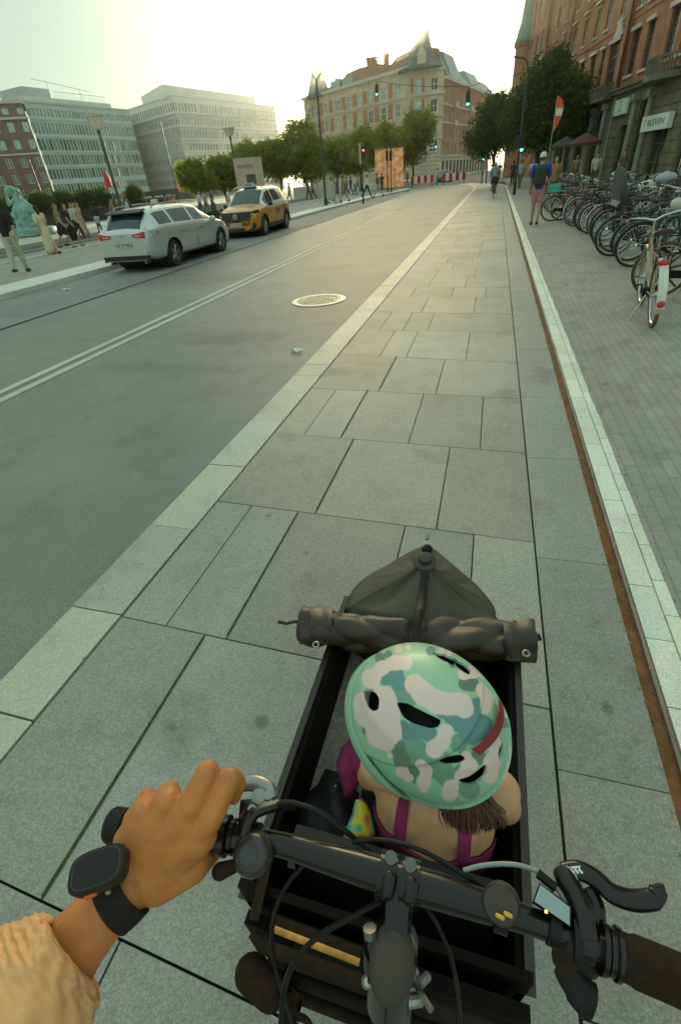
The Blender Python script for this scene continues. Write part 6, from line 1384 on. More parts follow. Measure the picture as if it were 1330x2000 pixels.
while y < 33: spots.append((2.95+rb3.uniform(-.12,.12) - (0 if y<19 else .25), y, rb3.uniform(-16,10), rb3.uniform(-7,7), 'front row')); y += rb3.uniform(.52,.8)
y = 8.6
while y < 24: spots.append((4.85+rb3.uniform(-.2,.2), y, 180+rb3.uniform(-14,14), rb3.uniform(-6,6), 'second row')); y += rb3.uniform(.6,.9)
y = 13.0
while y < 24: spots.append((6.9+rb3.uniform(-.2,.2), y, rb3.uniform(-14,14), rb3.uniform(-6,6), 'third row')); y += rb3.uniform(.75,1.1)
spots = [s for s in spots if not (s[4]=='front row' and (11.6 < s[1] < 12.5 or 19.2 < s[1] < 20.3))]
cnt = {}
ordn = ['nearest','second nearest','third nearest','fourth nearest','fifth nearest','sixth nearest','seventh nearest','eighth nearest','ninth nearest','tenth nearest']
for (x, y, rz, ti, row) in sorted(spots, key=lambda s: s[1]):
    k = rb3.randrange(8); n_ = cnt.get((k,row),0); cnt[(k,row)] = n_+1
    place_bike(k, x, y, rz, ti, f'{ordn[min(n_,9)]} {kinds[k]} in the {row} of parked bicycles')
for k in range(8):
    if first[k]: place_bike(k, 5.0, 25+k, 180, 0, f'{kinds[k]} at the far end of the second row')
# the beige bicycle nearest to the camera, the wheel beside it, the orange one, the one with a child seat
c = P(1283,648)
bk = bike_proto('step',(.36,.26,.15),'beige bicycle with a white and red rear mudguard, standing nearest to the camera', tyre_c=(.13,.08,.04), guard=(.50,.44,.33), seatc=(.05,.035,.022), spoke='wire'); bk['group'] = GRP
rz = R(84); bk.rotation_euler = (R(-7),0,rz); bk.location = (c.x-.07+.53*math.cos(rz), c.y+.53*math.sin(rz)+.05, .045)
m = MB(); rg = []
for k in range(12):
    a = R(118+72*k/11); rr = .385; q = Vector((-.53+rr*math.cos(a),0,.34+rr*math.sin(a))); o_ = Vector((math.cos(a),0,math.sin(a))); rg.append([q+Vector((0,-.042,0))-o_*.01, q+o_*.006, q+Vector((0,.042,0))-o_*.01, q-o_*.006])
gd = MB(); gd.loft(rg[:]); gd.build('painted_mudguard', mat('guard_white',(.75,.72,.62),.4), bk)
for a_, w_ in ((118,.042),(182,.028)):
    a = R(a_); q = Vector((-.53+.395*math.cos(a),0,.34+.395*math.sin(a))); m = MB(); m.ell(q,(.02,w_+.012,.035),12,8); m.build('red_reflector', V_red, bk)
c = P(1262,590)
bk = bike_proto('dia',(.12,.08,.05),'dark bicycle with thick spoked brown wheels standing across behind the beige bicycle', tyre_c=(.11,.07,.04), guard=False, spoke='mag', bars='flat'); bk['group'] = GRP
bk.rotation_euler = (R(6),0,R(-14)); bk.location = (c.x+.60, c.y-.05, .045)
c = P(1070,436)
bk = bike_proto('step',(.75,.20,.02),'bright orange bicycle with turquoise crate on its rack, beside the man in pink shorts', guard=(.04,.04,.04), basket=((.10,.50,.42),'rear')); bk['group'] = GRP
bk.rotation_euler = (0,0,R(-8)); bk.location = (c.x+.53+.05, c.y, .045)
bk = bike_proto('dia',(.10,.10,.10),'grey bicycle carrying a dark grey child seat, in the front row', guard=(.4,.4,.4), childseat=True); bk['group'] = GRP
bk.rotation_euler = (R(4),0,R(12)); bk.location = (2.95,12.05,.045)
# bags and covers lying on the bicycles
for i,(px, py, z, sz, colr, lab) in enumerate(((1262,362,1.0,.17,(.62,.66,.60),'white rounded saddle cover on a bicycle in the middle of the rows'),(1200,340,1.05,.13,(.42,.47,.50),'pale grey saddle cover on a bicycle behind the child seat'),(1300,348,1.1,.22,(.36,.40,.42),'large pale grey plastic bag over handlebars near the right edge'),(1326,398,1.0,.13,(.50,.50,.44),'pale rounded bag on a bicycle at the right edge'))):
    c = P(px,py,z); m = MB(); m.ell((0,0,0),(sz,sz*.8,sz*.6),16,10); r_ = random.Random(i); m.v = [tuple(Vector(v)*(1+.10*math.sin(v[0]*30+i)+.03*r_.random())) for v in m.v]; m.build('saddle_cover', mat('cover_cloth_%d'%i, colr, .6), smooth=True, label=lab, cat='cover', loc=c)
# ================================================================ TREES AND STREET FURNITURE
def leafmat(name, c1, c2, tr=.45):
    return mat(name, c2, .55, col2=c1, vscale=.9, trans=tr, spec=.3)
L_mid = leafmat('leaf_mid', (.09,.14,.012), (.42,.44,.04), .62); L_dark = leafmat('leaf_dark', (.030,.060,.010), (.10,.16,.02), .45)
M_bark = mat('bark', (.075,.055,.035), .9, var=.4, vscale=12, bump=1, bscale=30)
def crown_mesh(name, blobs_, n, size, m, seed):
    r = np.random.default_rng(seed); vol = np.array([b[3]*b[4]*b[5] for b in blobs_]); ks = r.choice(len(blobs_), size=n//14, p=vol/vol.sum())
    C_ = np.array([b[:3] for b in blobs_])[ks]; A_ = np.array([b[3:6] for b in blobs_])[ks]
    d = r.normal(size=(len(ks),3)); d /= np.linalg.norm(d,axis=1)[:,None]; rad = r.random(len(ks))**.42*(.78+.46*r.random(len(ks)))
    cl = C_ + A_*d*rad[:,None]
    pts = np.repeat(cl, 14, axis=0) + r.normal(size=(len(cl)*14,3))*size*1.5
    N_ = len(pts); u = r.normal(size=(N_,3)); u /= np.linalg.norm(u,axis=1)[:,None]; w = r.normal(size=(N_,3)); w -= (w*u).sum(1)[:,None]*u; w /= np.linalg.norm(w,axis=1)[:,None]
    s_ = size*(.6+.8*r.random(N_))[:,None]; nn = np.cross(u,w)
    v = np.stack([pts-u*s_, pts+w*s_*.45+nn*s_*.15, pts+u*s_, pts-w*s_*.45+nn*s_*.15], 1).reshape(-1,3)
    me = bpy.data.meshes.new(name); me.from_pydata(v.tolist(), [], np.arange(N_*4).reshape(-1,4).tolist()); me.materials.append(m); return me
def tree(loc, label, blobs_, n, size, m, seed, group, h_trunk=2.2, r0=.14, name='tree', kindcat='tree'):
    t = thing(name, loc, random.Random(seed).uniform(0,0), label, kindcat, group); r = random.Random(seed)
    b = MB(); top = Vector((r.uniform(-.15,.15),r.uniform(-.15,.15),h_trunk)); b.tube(smoothpath([(0,0,0),(r.uniform(-.06,.06),0,h_trunk*.5),top],4), [r0*1.3]+[r0]*3+[r0*.9]*5, 10); b.build('trunk', M_bark, t)
    for k, q in enumerate(blobs_):
        e = Vector(q[:3]); b = MB(); mid = lerp(top, e, .5)+Vector((r.uniform(-.2,.2),r.uniform(-.2,.2),.15)); b.tube(smoothpath([top-Vector((0,0,.15)),mid,e],4), [r0*.6]*3+[r0*.4]*3+[r0*.2]*3, 6)
        for j in range(4): f = e + Vector((r.uniform(-1,1)*q[3]*.7,r.uniform(-1,1)*q[4]*.7,r.uniform(0,1)*q[5]*.7)); b.tube([lerp(mid,e,.5), f], [r0*.22, .01], 4)
        b.build('limb', M_bark, t)
    link('crown', crown_mesh('crown', blobs_, n, size, m, seed), t); return t
def at_px(px, dist, base_py=None):   # ground point in the direction of photo column px at a distance
    d = world(Vector((px-665, (base_py or 360)-1000, F_PX))); a = math.atan2(d.x, d.y); return Vector((math.sin(a)*dist, math.cos(a)*dist, 0))
G1 = 'trees along the far side of the square'
def crown(w, h, zc, seed, k=7):
    r = random.Random(seed); out = [(0,0,zc,w*.62,w*.62,h*.42)]
    for i in range(k): a = 2*math.pi*i/k+r.uniform(-.3,.3); q = w*r.uniform(.42,.62); out.append((q*math.cos(a),q*math.sin(a),zc+h*r.uniform(-.30,.30),w*r.uniform(.30,.42),w*r.uniform(.30,.42),h*r.uniform(.20,.30)))
    out.append((r.uniform(-.2,.2)*w,0,zc+h*.38,w*.32,w*.32,h*.16)); return out
tl = [ # column, distance, width radius, crown height, centre height, label
 (383,66,1.9,3.6,3.3,'small round sunlit tree left of the second lamp, in front of the grey office'),
 (437,70,2.2,3.8,3.4,'small tree directly behind the lamp with the pale art cube'),
 (492,74,2.9,5.4,4.4,'taller tree behind the pale art cube, sunlit at its top'),
 (548,72,2.6,5.0,4.2,'broad tree between the art cube and the third lamp'),
 (598,70,2.7,7.6,4.9,'tall pointed dark tree beside the third lamp, below the pointed turret'),
 (660,76,3.2,5.0,4.3,'low wide tree right of the tall thin mast'),
 (705,80,3.2,6.4,5.0,'tree behind the crossing pedestrians, left of the orange kiosk'),
 (756,84,3.3,6.0,5.4,'tree rising directly above the orange kiosk'),
 (806,88,2.9,8.6,6.0,'tall dark tree between the orange kiosk and the corner tower')]
for i, (px, ds, w, h_, zc, lab) in enumerate(tl):
    zc *= .9; h_ *= .82; w *= 1.28
    tree(at_px(px, ds, 355), lab, crown(w,h_,zc,i+3), 17000, .15, L_mid, i+3, G1, h_trunk=max(1.4,zc-h_*.42))
tree((2.9,47,.04), 'large dark street tree in front of the brick building, right of the cyclist', [(0,0,4.6,2.0,2.2,2.2),(.1,-.3,6.4,1.5,1.6,1.15),(1.0,0,3.9,1.4,1.5,1.3),(-1.4,.3,3.9,1.5,1.7,1.4),(.3,-.5,3.2,1.8,1.6,.9),(1.1,.5,5.3,1.1,1.2,1.1),(-1.0,0,5.5,1.2,1.3,1.0),(.3,0,7.3,.8,.8,.6)], 34000, .12, L_dark, 31, 'street trees on the right pavement', h_trunk=2.6, r0=.2)
tree((-.3,58,.04), 'lower dark street tree left of the largest one, beside the hanging green light', [(0,0,4.5,2.2,2.2,2.2),(-1.5,0,3.4,1.5,1.6,1.2),(1.4,0,4.9,1.7,1.6,1.6),(-.3,0,6.0,1.2,1.2,.9)], 22000, .13, L_dark, 32, 'street trees on the right pavement', h_trunk=2.2, r0=.17)
tree((5.2,55,.04), 'dark street tree partly hidden behind the largest one, close to the shopfronts', [(0,0,5.0,2.0,2.0,2.2),(-.8,0,6.4,1.3,1.3,1.2),(.8,0,3.8,1.6,1.6,1.2)], 18000, .13, L_dark, 33, 'street trees on the right pavement', h_trunk=2.3, r0=.17)
# clipped shrubs in planters on the square
G2 = 'clipped shrubs in planters at the far left'
M_plt = mat('planter_dark', (.07,.06,.05), .7, var=.3)
for i, (px, ds, s, lab) in enumerate(((12,60,1.5,'clipped shrub in a planter nearest the left edge'),(78,60,1.1,'clipped shrub right behind the green statue'),(122,62,1.25,'widest dark clipped shrub above the walking women'),(170,62,1.25,'dark clipped shrub left of the red umbrella'),(201,62,1.05,'dark clipped shrub directly right of the red umbrella pole'),(266,66,.85,'small clipped shrub above the silver car roof'))):
    p_ = at_px(px, ds, 395); t = thing('clipped_shrub', p_, 0, lab, 'shrub', G2)
    m = MB(); m.box((0,0,.5),(1.1,1.1,1.0)); m.box((0,0,1.02),(1.2,1.2,.08)); m.build('planter', M_plt, t, smooth=False); m = MB(); m.cyl((0,0,1),(0,0,1.6),.06,6); m.build('trunk', M_bark, t)
    link('crown', crown_mesh('crown', [(0,0,1.9,s,s,.75),(.3*s,0,2.1,.6*s,.7*s,.6),(-.5*s,0,1.9,.5*s,.6*s,.6)], 5200, .10, L_dark, 50+i), t)
# terrace pergola and awning below the left buildings
p_ = at_px(140, 68, 395); t = thing('terrace_canopy', p_, R(40), 'long low pale canopy over a terrace behind the clipped shrubs', 'canopy')
m = MB(); m.box((0,0,1.55),(22,3,.18)); m.build('canopy_roof', mat('canopy_pale',(.45,.50,.46),.6), t, smooth=False)
for k in range(9): m = MB(); m.box((-10.5+2.6*k,-1.3,.75),(.12,.12,1.5)); m.build('post', F_grey, t, smooth=False)
m = MB(); m.box((0,1.2,.6),(22,.1,1.2)); m.build('back_wall', mat('terrace_wall',(.12,.06,.045),.8,var=.3), t, smooth=False)
# ---- street lamps
M_pole = mat('lamp_green_iron', (.055,.085,.065), .5, metal=.3, var=.2); M_gl = mat('lamp_bowl_glass', (1.0,.98,.92), .3, trans=.92)
GL = 'bowl lamps along the bus lane'
def lamp_proto():
    t = thing('street_lamp', (0,0,0), 0, '', 'street lamp', GL)
    m = MB(); m.lathe([(.16,0),(.16,.5),(.11,.62),(.095,.7),(.075,5.2),(.10,5.22),(.12,5.3),(.05,5.4)], 14); m.build('pole', M_pole, t)
    m = MB(); prf = [(.06,5.40),(.22,5.48),(.34,5.60),(.42,5.76),(.50,6.0)]; m.loft([[Vector((q*math.cos(2*math.pi*k/24),q*math.sin(2*math.pi*k/24),z)) for k in range(24)] for q, z in prf], caps=False); m.build('lamp_bowl', M_gl, t)
    m = MB(); m.lathe([(.50,5.99),(.54,6.01),(.54,6.04),(.50,6.05),(.495,6.0)], 24)
    for k in range(6): a = 2*math.pi*k/6; m.tube([( .07*math.cos(a),.07*math.sin(a),5.38),(.42*math.cos(a),.42*math.sin(a),5.72),(.52*math.cos(a),.52*math.sin(a),6.0)], .014, 5)
    m.build('lamp_cap', mat('lamp_cap_pale',(.45,.36,.24),.5), t); return t
lp = lamp_proto(); lamps = [((185,228),'largest bowl lamp, nearest, standing left of the grey office block'),((447,250),'bowl lamp between the small trees and the art cube'),((585,268),'bowl lamp in front of the tall pointed tree'),((647,280),'faint farthest bowl lamp just right of the tall mast')]
for i, ((px,py), lab) in enumerate(lamps):
    q = P(px, py, 6.05) if i < 3 else P(px,py,6.05); o = lp if i == 0 else copy_tree(lp); o.location = (q.x,q.y,0.02); o['label'] = lab
# ---- masts and thin poles
def pole(name, px, foot_py, h_, r_, label, cat, m=M_pole, dist=None):
    p_ = P(px, foot_py) if dist is None else at_px(px, dist, foot_py); t = thing(name, (p_.x,p_.y,0), 0, label, cat); mb = MB(); mb.lathe([(r_*1.5,0),(r_*1.5,.5),(r_,.6),(r_*.7,h_),(.01,h_+.03)], 10); mb.build('pole', m, t); return t
mast = pole('mast', 637, 405, 6.9, .09, 'tall thin dark mast with a forked top standing on the platform', 'mast')
m = MB(); m.tube(smoothpath([(0,0,6.8),(.08,0,7.1),(.4,0,7.35)],4), .04, 6); m.tube(smoothpath([(0,0,6.8),(-.08,0,7.1),(-.3,0,7.4)],4), .04, 6); m.build('fork', M_pole, mast)
pole('flag_pole', 80, 372, 5.2, .05, 'thin dark pole in front of the brown brick building', 'pole', dist=60)
pole('mast', 345, 372, 7.5, .05, 'thin dark mast in front of the grey office block above the silver car', 'mast', dist=62)
t = pole('parasol', 222, 392, 3.6, .03, 'closed red parasol left of the largest lamp', 'parasol', dist=52); mb = MB(); mb.lathe([(.02,2.5),(.28,2.6),(.22,3.2),(.04,3.7)], 10); mb.build('canopy', mat('parasol_red',(.6,.03,.03),.7), t)
# ---- traffic lights
E_green = mat('signal_green', (.05,1.0,.55), .4, emit=2.2); E_red = mat('signal_red', (1.0,.06,.03), .4, emit=2.0); M_sig = mat('signal_housing', (.02,.022,.02), .5); M_dl = mat('signal_off', (.04,.04,.035), .3)
def head_(t, c, lit, s=1.0, face=(0,-1,0)):
    f = Vector(face).normalized(); mb = MB(); c = Vector(c); rot = f.to_track_quat('-Y','Z').to_matrix(); mb.box(c,(.30*s,.22*s,.95*s),rot)
    for k in (-1,0,1): mb.tube([c+f*.10*s+Vector((0,0,.3*s*k+.06*s)), c+f*.26*s+Vector((0,0,.3*s*k+.08*s))], .10*s, 10, flat=.5)
    h = mb.build('signal_head', M_sig, t, smooth='auto')
    for k, nm in ((1,'red'),(0,'amber'),(-1,'green')):
        mb = MB(); mb.ell(c+f*.115*s+Vector((0,0,.3*s*k)), (.10*s,.06*s,.10*s), 12, 8, M=rot); mb.build('lens', (E_green if nm == 'green' else E_red) if nm == lit else M_dl, h)
p_ = P(1003,382); t = thing('traffic_light', (p_.x,p_.y,.04), 0, 'traffic light showing green on a dark pole just right of the cyclist ahead', 'traffic light')
mb = MB(); mb.lathe([(.09,0),(.09,.6),(.06,.7),(.05,5.6),(.01,5.65)], 10); mb.tube(smoothpath([(0,0,5.5),(-.2,0,6.1),(-.9,0,6.3)],4), .035, 6); mb.build('pole', M_sig, t); head_(t, (.12,-.05,2.45), 'green', .8); 
mb = MB(); mb.box((-.15,0,2.6),(.22,.2,.6)); mb.build('signal_back', M_sig, t, smooth=False)
p_ = P(713,400); p_ = P(710,402); t = thing('traffic_light', (p_.x,p_.y,.1), 0, 'traffic light showing red on a short pole beside the striding pedestrian', 'traffic light')
mb = MB(); mb.lathe([(.08,0),(.05,.5),(.045,3.3),(.01,3.32)], 10); mb.build('pole', M_sig, t); head_(t, (.16,-.02,2.75), 'red', .75); mb = MB(); mb.box((-.05,.05,2.8),(.22,.15,1.1)); mb.build('backing_board', mat('board_cream',(.55,.48,.34),.6), t, smooth=False)
def hang(px, py, dist, label, s=1.0):
    d = world(Vector((px-665, py-1000, F_PX))); k = dist/math.hypot(d.x,d.y); c = Vector((0,0,CAM_H))+d*k; t = thing('hanging_signal', c, 0, label, 'traffic light'); head_(t, (0,0,.30*s), 'green', s, face=(0,-1,0)); mb = MB(); mb.cyl((0,0,.7*s),(0,0,1.0*s),.03,6); mb.build('bracket', M_sig, t); return c
c1 = hang(913,203,46,'hanging green traffic light left of the large street tree', .95); c2 = hang(736,184,52,'hanging green traffic light in front of the sun on the stone facade', .8); c3 = hang(851,286,80,'green traffic light low on the corner tower, above the barriers', .8)
q = c1+Vector((0,0,.95)); w_ = thing('suspension_wire', q, 0, 'thin wire spanning the street carrying the hanging green light', 'wire')
for nm, e in (('wire',Vector((9.0,2,1.4))),('wire',c2+Vector((0,0,.8))-q)): mb = MB(); mb.tube(smoothpath([(0,0,0), e*.5+Vector((0,0,-.15)), e],5), .02, 5); mb.build(nm, M_sig, w_)
for i, (px, py, ds, lab) in enumerate(((944,311,62,'left one of the two small green lights far behind the cyclist'),(953,308,62,'right one of the two small green lights far behind the cyclist'),(785,340,92,'small green light beside the orange kiosk'))):
    d = world(Vector((px-665, py-1000, F_PX))); k = ds/math.hypot(d.x,d.y); c = Vector((0,0,CAM_H))+d*k; t = thing('traffic_light', (c.x,c.y,0), 0, lab, 'traffic light'); mb = MB(); mb.lathe([(.06,0),(.05,c.z+.5),(.01,c.z+.52)], 8); mb.build('pole', M_sig, t); head_(t, (.0,-.12,c.z+.24), 'green', .8)
# ---- striped barriers
M_bw = mat('barrier_white', (.92,.91,.85), .4); M_br = mat('barrier_red', (.62,.04,.02), .5)
for i, (a, b_, lab) in enumerate((((802,366),(848,364),'red and white striped barrier, left one, nearer the kiosk'),((863,361),(905,357),'red and white striped barrier, right one, nearer the cyclist'))):
    pa, pb = P(*a), P(*b_); pb = pa + (pb-pa).normalized()*min(4.0,(pb-pa).length); pa = P(*a) ; t = thing('road_barrier', (pa.x,pa.y,0), R(12), lab, 'barrier', 'striped barriers across the road'); L = 2.9; n_ = 7
    mb = MB()
    for k in range(n_): mb.cur = k % 2; mb.box((L*(k+.5)/n_,0,.74),(L/n_-.002,.06,.78))
    mb.cur = 0; mb.build('striped_board', [M_br,M_bw], t, smooth=False)
    for x in (.15,L-.15):
        mb = MB(); mb.box((x,0,.2),(.06,.05,.5)); mb.box((x,0,.05),(.12,.6,.1)); mb.build('foot', M_sig, t, smooth=False); mb = MB(); mb.lathe([(.07,1.0),(.09,1.03),(.09,1.14),(.03,1.2)], 10, Matrix.Translation((x,0,0))); mb.build('warning_lamp', mat('amber_lamp',(.7,.3,.03),.4), t)
# ---- art cube, orange kiosk, wall blocks
d_ = P(492,380); c = at_px(492, 54, 370); t = thing('art_cube', (c.x,c.y,0), R(24), 'pale pink printed cube with a dark square picture, between the second lamp and the taxi', 'display cube')
mb = MB(); mb.box((0,0,2.05),(2.5,2.5,3.5)); mb.box((0,0,.15),(2.0,2.0,.3)); cu = mb.build('cube', mat('cube_print',(.60,.33,.24),.6,col2=(.62,.55,.42),vscale=1.4), t, smooth=False)
mb = MB(); mb.box((1.26,0,2.05),(.02,2.4,3.4)); mb.build('grey_side', mat('cube_grey',(.30,.33,.28),.5,var=.3,vscale=2), t, smooth=False)
mb = MB(); mb.box((.1,-1.262,2.2),(.85,.02,.75)); mb.build('dark_picture', mat('picture_dark',(.12,.08,.05),.6), t, smooth=False)
for k, (x, z, w_, h_) in enumerate(((-.9,.8,.35,.7),(-.5,.9,.25,.9),(.7,.9,.5,.3),(-.3,3.2,1.4,.25))): mb = MB(); mb.box((x,-1.262,z),(w_,.018,h_)); mb.build('printed_figure', mat('print_red_%d'%k,((.55,.12,.08),(.5,.4,.3),(.5,.2,.1),(.35,.28,.2))[k],.6), t, smooth=False)
c = at_px(760, 70, 365); t = thing('kiosk', (c.x,c.y,0), R(12), 'glowing orange printed kiosk wall behind two thin signal poles', 'kiosk')
mk_ = bpy.data.materials.new('kiosk_print'); mk_.use_nodes = True; nt = mk_.node_tree; b_ = nt.nodes['Principled BSDF']; tc = nt.nodes.new('ShaderNodeTexCoord'); mpn = nt.nodes.new('ShaderNodeMapping'); mpn.inputs['Scale'].default_value = (1,1,1); n_ = nt.nodes.new('ShaderNodeTexNoise'); n_.inputs['Scale'].default_value = 2.2; n_.inputs['Detail'].default_value = 5; rp = nt.nodes.new('ShaderNodeValToRGB'); rp.color_ramp.elements[0].position=.38; rp.color_ramp.elements[0].color=(.75,.22,.03,1); rp.color_ramp.elements[1].position=.62; rp.color_ramp.elements[1].color=(.80,.52,.26,1); e_=rp.color_ramp.elements.new(.5); e_.color=(.70,.34,.16,1)
nt.links.new(tc.outputs['Object'],mpn.inputs[0]); nt.links.new(mpn.outputs[0],n_.inputs[0]); nt.links.new(n_.outputs[0],rp.inputs[0]); nt.links.new(rp.outputs[0],b_.inputs['Base Color']); nt.links.new(rp.outputs[0],b_.inputs['Emission Color']); b_.inputs['Emission Strength'].default_value=.05; b_.inputs['Roughness'].default_value=.6  # weak emission put into the print, standing in for sun shining through it
mb = MB(); mb.box((0,0,2.15),(3.3,2.6,3.7)); mb.build('printed_wall', mk_, t, smooth=False); mb = MB(); mb.box((0,0,.15),(3.5,2.8,.3)); mb.box((0,0,4.05),(3.4,2.7,.1)); mb.build('frame', mat('kiosk_frame',(.35,.2,.1),.6), t, smooth=False)
for x in (-.05,.5):
    p_ = at_px(757 if x<.2 else 764, 58, 372); tt = thing('signal_pole', (p_.x,p_.y,.1), 0, 'thin dark signal pole in front of the orange kiosk, %s of the pair' % ('left' if x<.2 else 'right'), 'pole'); mb = MB(); mb.lathe([(.09,0),(.05,.6),(.045,3.9),(.01,3.95)], 8); mb.build('pole', M_sig, tt); mb = MB(); mb.box((.0,-.1,3.0),(.26,.18,.8)); mb.build('signal_head', M_sig, tt, smooth=False)
for i, (px, ds, L, lab) in enumerate(((625,62,5.6,'long pale stone block bench behind the tall mast'),(420,44,3.6,'pale stone block behind the taxi and silver car'))):
    p_ = at_px(px, ds, 385); t = thing('stone_block', (p_.x,p_.y,0), R(0 if i else 4), lab, 'bench', 'stone blocks on the square'); mb = MB(); mb.box((0,0,.62 if not i else .4),(L,1.1,1.2 if not i else .8)); mb.build('block', M_pale, t, smooth=False); mb = MB(); mb.box((0,0,.03),(L-.3,.8,.06)); mb.build('plinth', M_sig, t, smooth=False)
# hedge of ground planting behind the cars
p_ = at_px(440, 34, 400); t = thing('low_hedge', (p_.x,p_.y,0), 0, 'low dark hedge strip between the silver car and the taxi', 'hedge'); link('foliage', crown_mesh('foliage', [(0,0,.35,1.6,.5,.3),(1.4,0,.35,1.2,.5,.3),(-1.4,0,.35,1.2,.5,.3)], 5000, .06, L_dark, 77), t)
# ---- flag banner on the pavement, terrace umbrellas
p_ = P(1068,345); p_ = at_px(1066,34,340)+Vector((0,0,.04)); t = thing('banner', p_, R(-12), 'tall orange red feather banner with a white band near the cafe', 'flag')
mb = MB(); mb.lathe([(.2,0),(.2,.06),(.025,.1),(.018,4.25)], 8); mb.build('pole', F_grey, t)
mb = MB(); pr = [(2.05,.02),(2.4,.16),(3.0,.32),(3.6,.34),(4.0,.26),(4.28,.03)]
mb.grid(lambda u, v: Vector((v*interp(2.05+2.23*u,[q[0] for q in pr],[q[1] for q in pr])+.02, .03*math.sin(4*v+6*u), 2.75+1.5*u)), 24, 4); mb.m = [1 if .44 < (i//4)/24 < .64 else 0 for i in range(len(mb.f))]; mb.build('cloth', [mat('banner_red',(.80,.12,.03),.6,trans=.4), mat('banner_white',(.75,.75,.70),.6,trans=.3)], t)
for i, (x, y, colr, lab) in enumerate(((5.0,39,(.16,.05,.03),'dark red cafe parasol below the banner'),(5.6,43,(.12,.13,.10),'grey green cafe parasol behind the dark red one'),(4.2,42,(.06,.07,.06),'dark green cafe parasol nearest the large tree'))):
    t = thing('parasol', (x,y,.04), 0, lab, 'parasol', 'cafe parasols by the shopfronts'); mb = MB(); mb.lathe([(.25,0),(.25,.08),(.03,.1),(.025,2.7)], 8); mb.build('pole', F_grey, t); mb = MB(); mb.lathe([(.95,2.15),(.98,2.28),(.5,2.55),(.03,2.75),(.02,2.7),(.48,2.48),(.92,2.2)], 8); mb.build('canopy', mat('parasol_%d'%i, colr, .7, trans=.2), t)
# ---- green bronze fountain statue at left
c = at_px(52, 44, 430); t = thing('fountain_statue', (c.x,c.y,0), R(20), 'green bronze fountain group with basin and figure at the left edge', 'statue')
M_br2 = mat('verdigris_bronze', (.22,.38,.33), .6, var=.4, vscale=3, bump=1, bscale=14)
mb = MB(); mb.capsule((0,0,.2),.75,(.1,0,1.2),.6); mb.ell((.1,0,1.5),(.75,.6,.5),16,10); mb.capsule((.1,0,1.6),.28,(0,0,2.35),.22); mb.ell((-.28,0,2.7),(.36,.3,.26),14,8); mb.ell((.16,0,2.62),(.16,.16,.2),12,8); mb.capsule((-.2,0,2.2),.14,(-.75,0,1.9),.11); mb.capsule((-.75,0,1.9),.11,(-.6,0,2.6),.07); mb.capsule((.3,0,2.1),.12,(.8,-.2,1.7),.1); mb.capsule((.8,-.2,1.7),.1,(1.0,-.3,1.1),.12)
for k in range(14): a = k*2.4; mb.capsule((.62*math.cos(a),.55*math.sin(a),.25+.09*k),.20,(.75*math.cos(a+.5),.65*math.sin(a+.5),.1+.09*k),.10)
link('figure_group', blob(mb, M_br2, .045, 2), t)
mb = MB(); mb.lathe([(1.6,0),(1.7,.1),(1.65,.45),(1.5,.5),(1.45,.3),(.01,.3)], 28); mb.build('basin', M_br2, t)
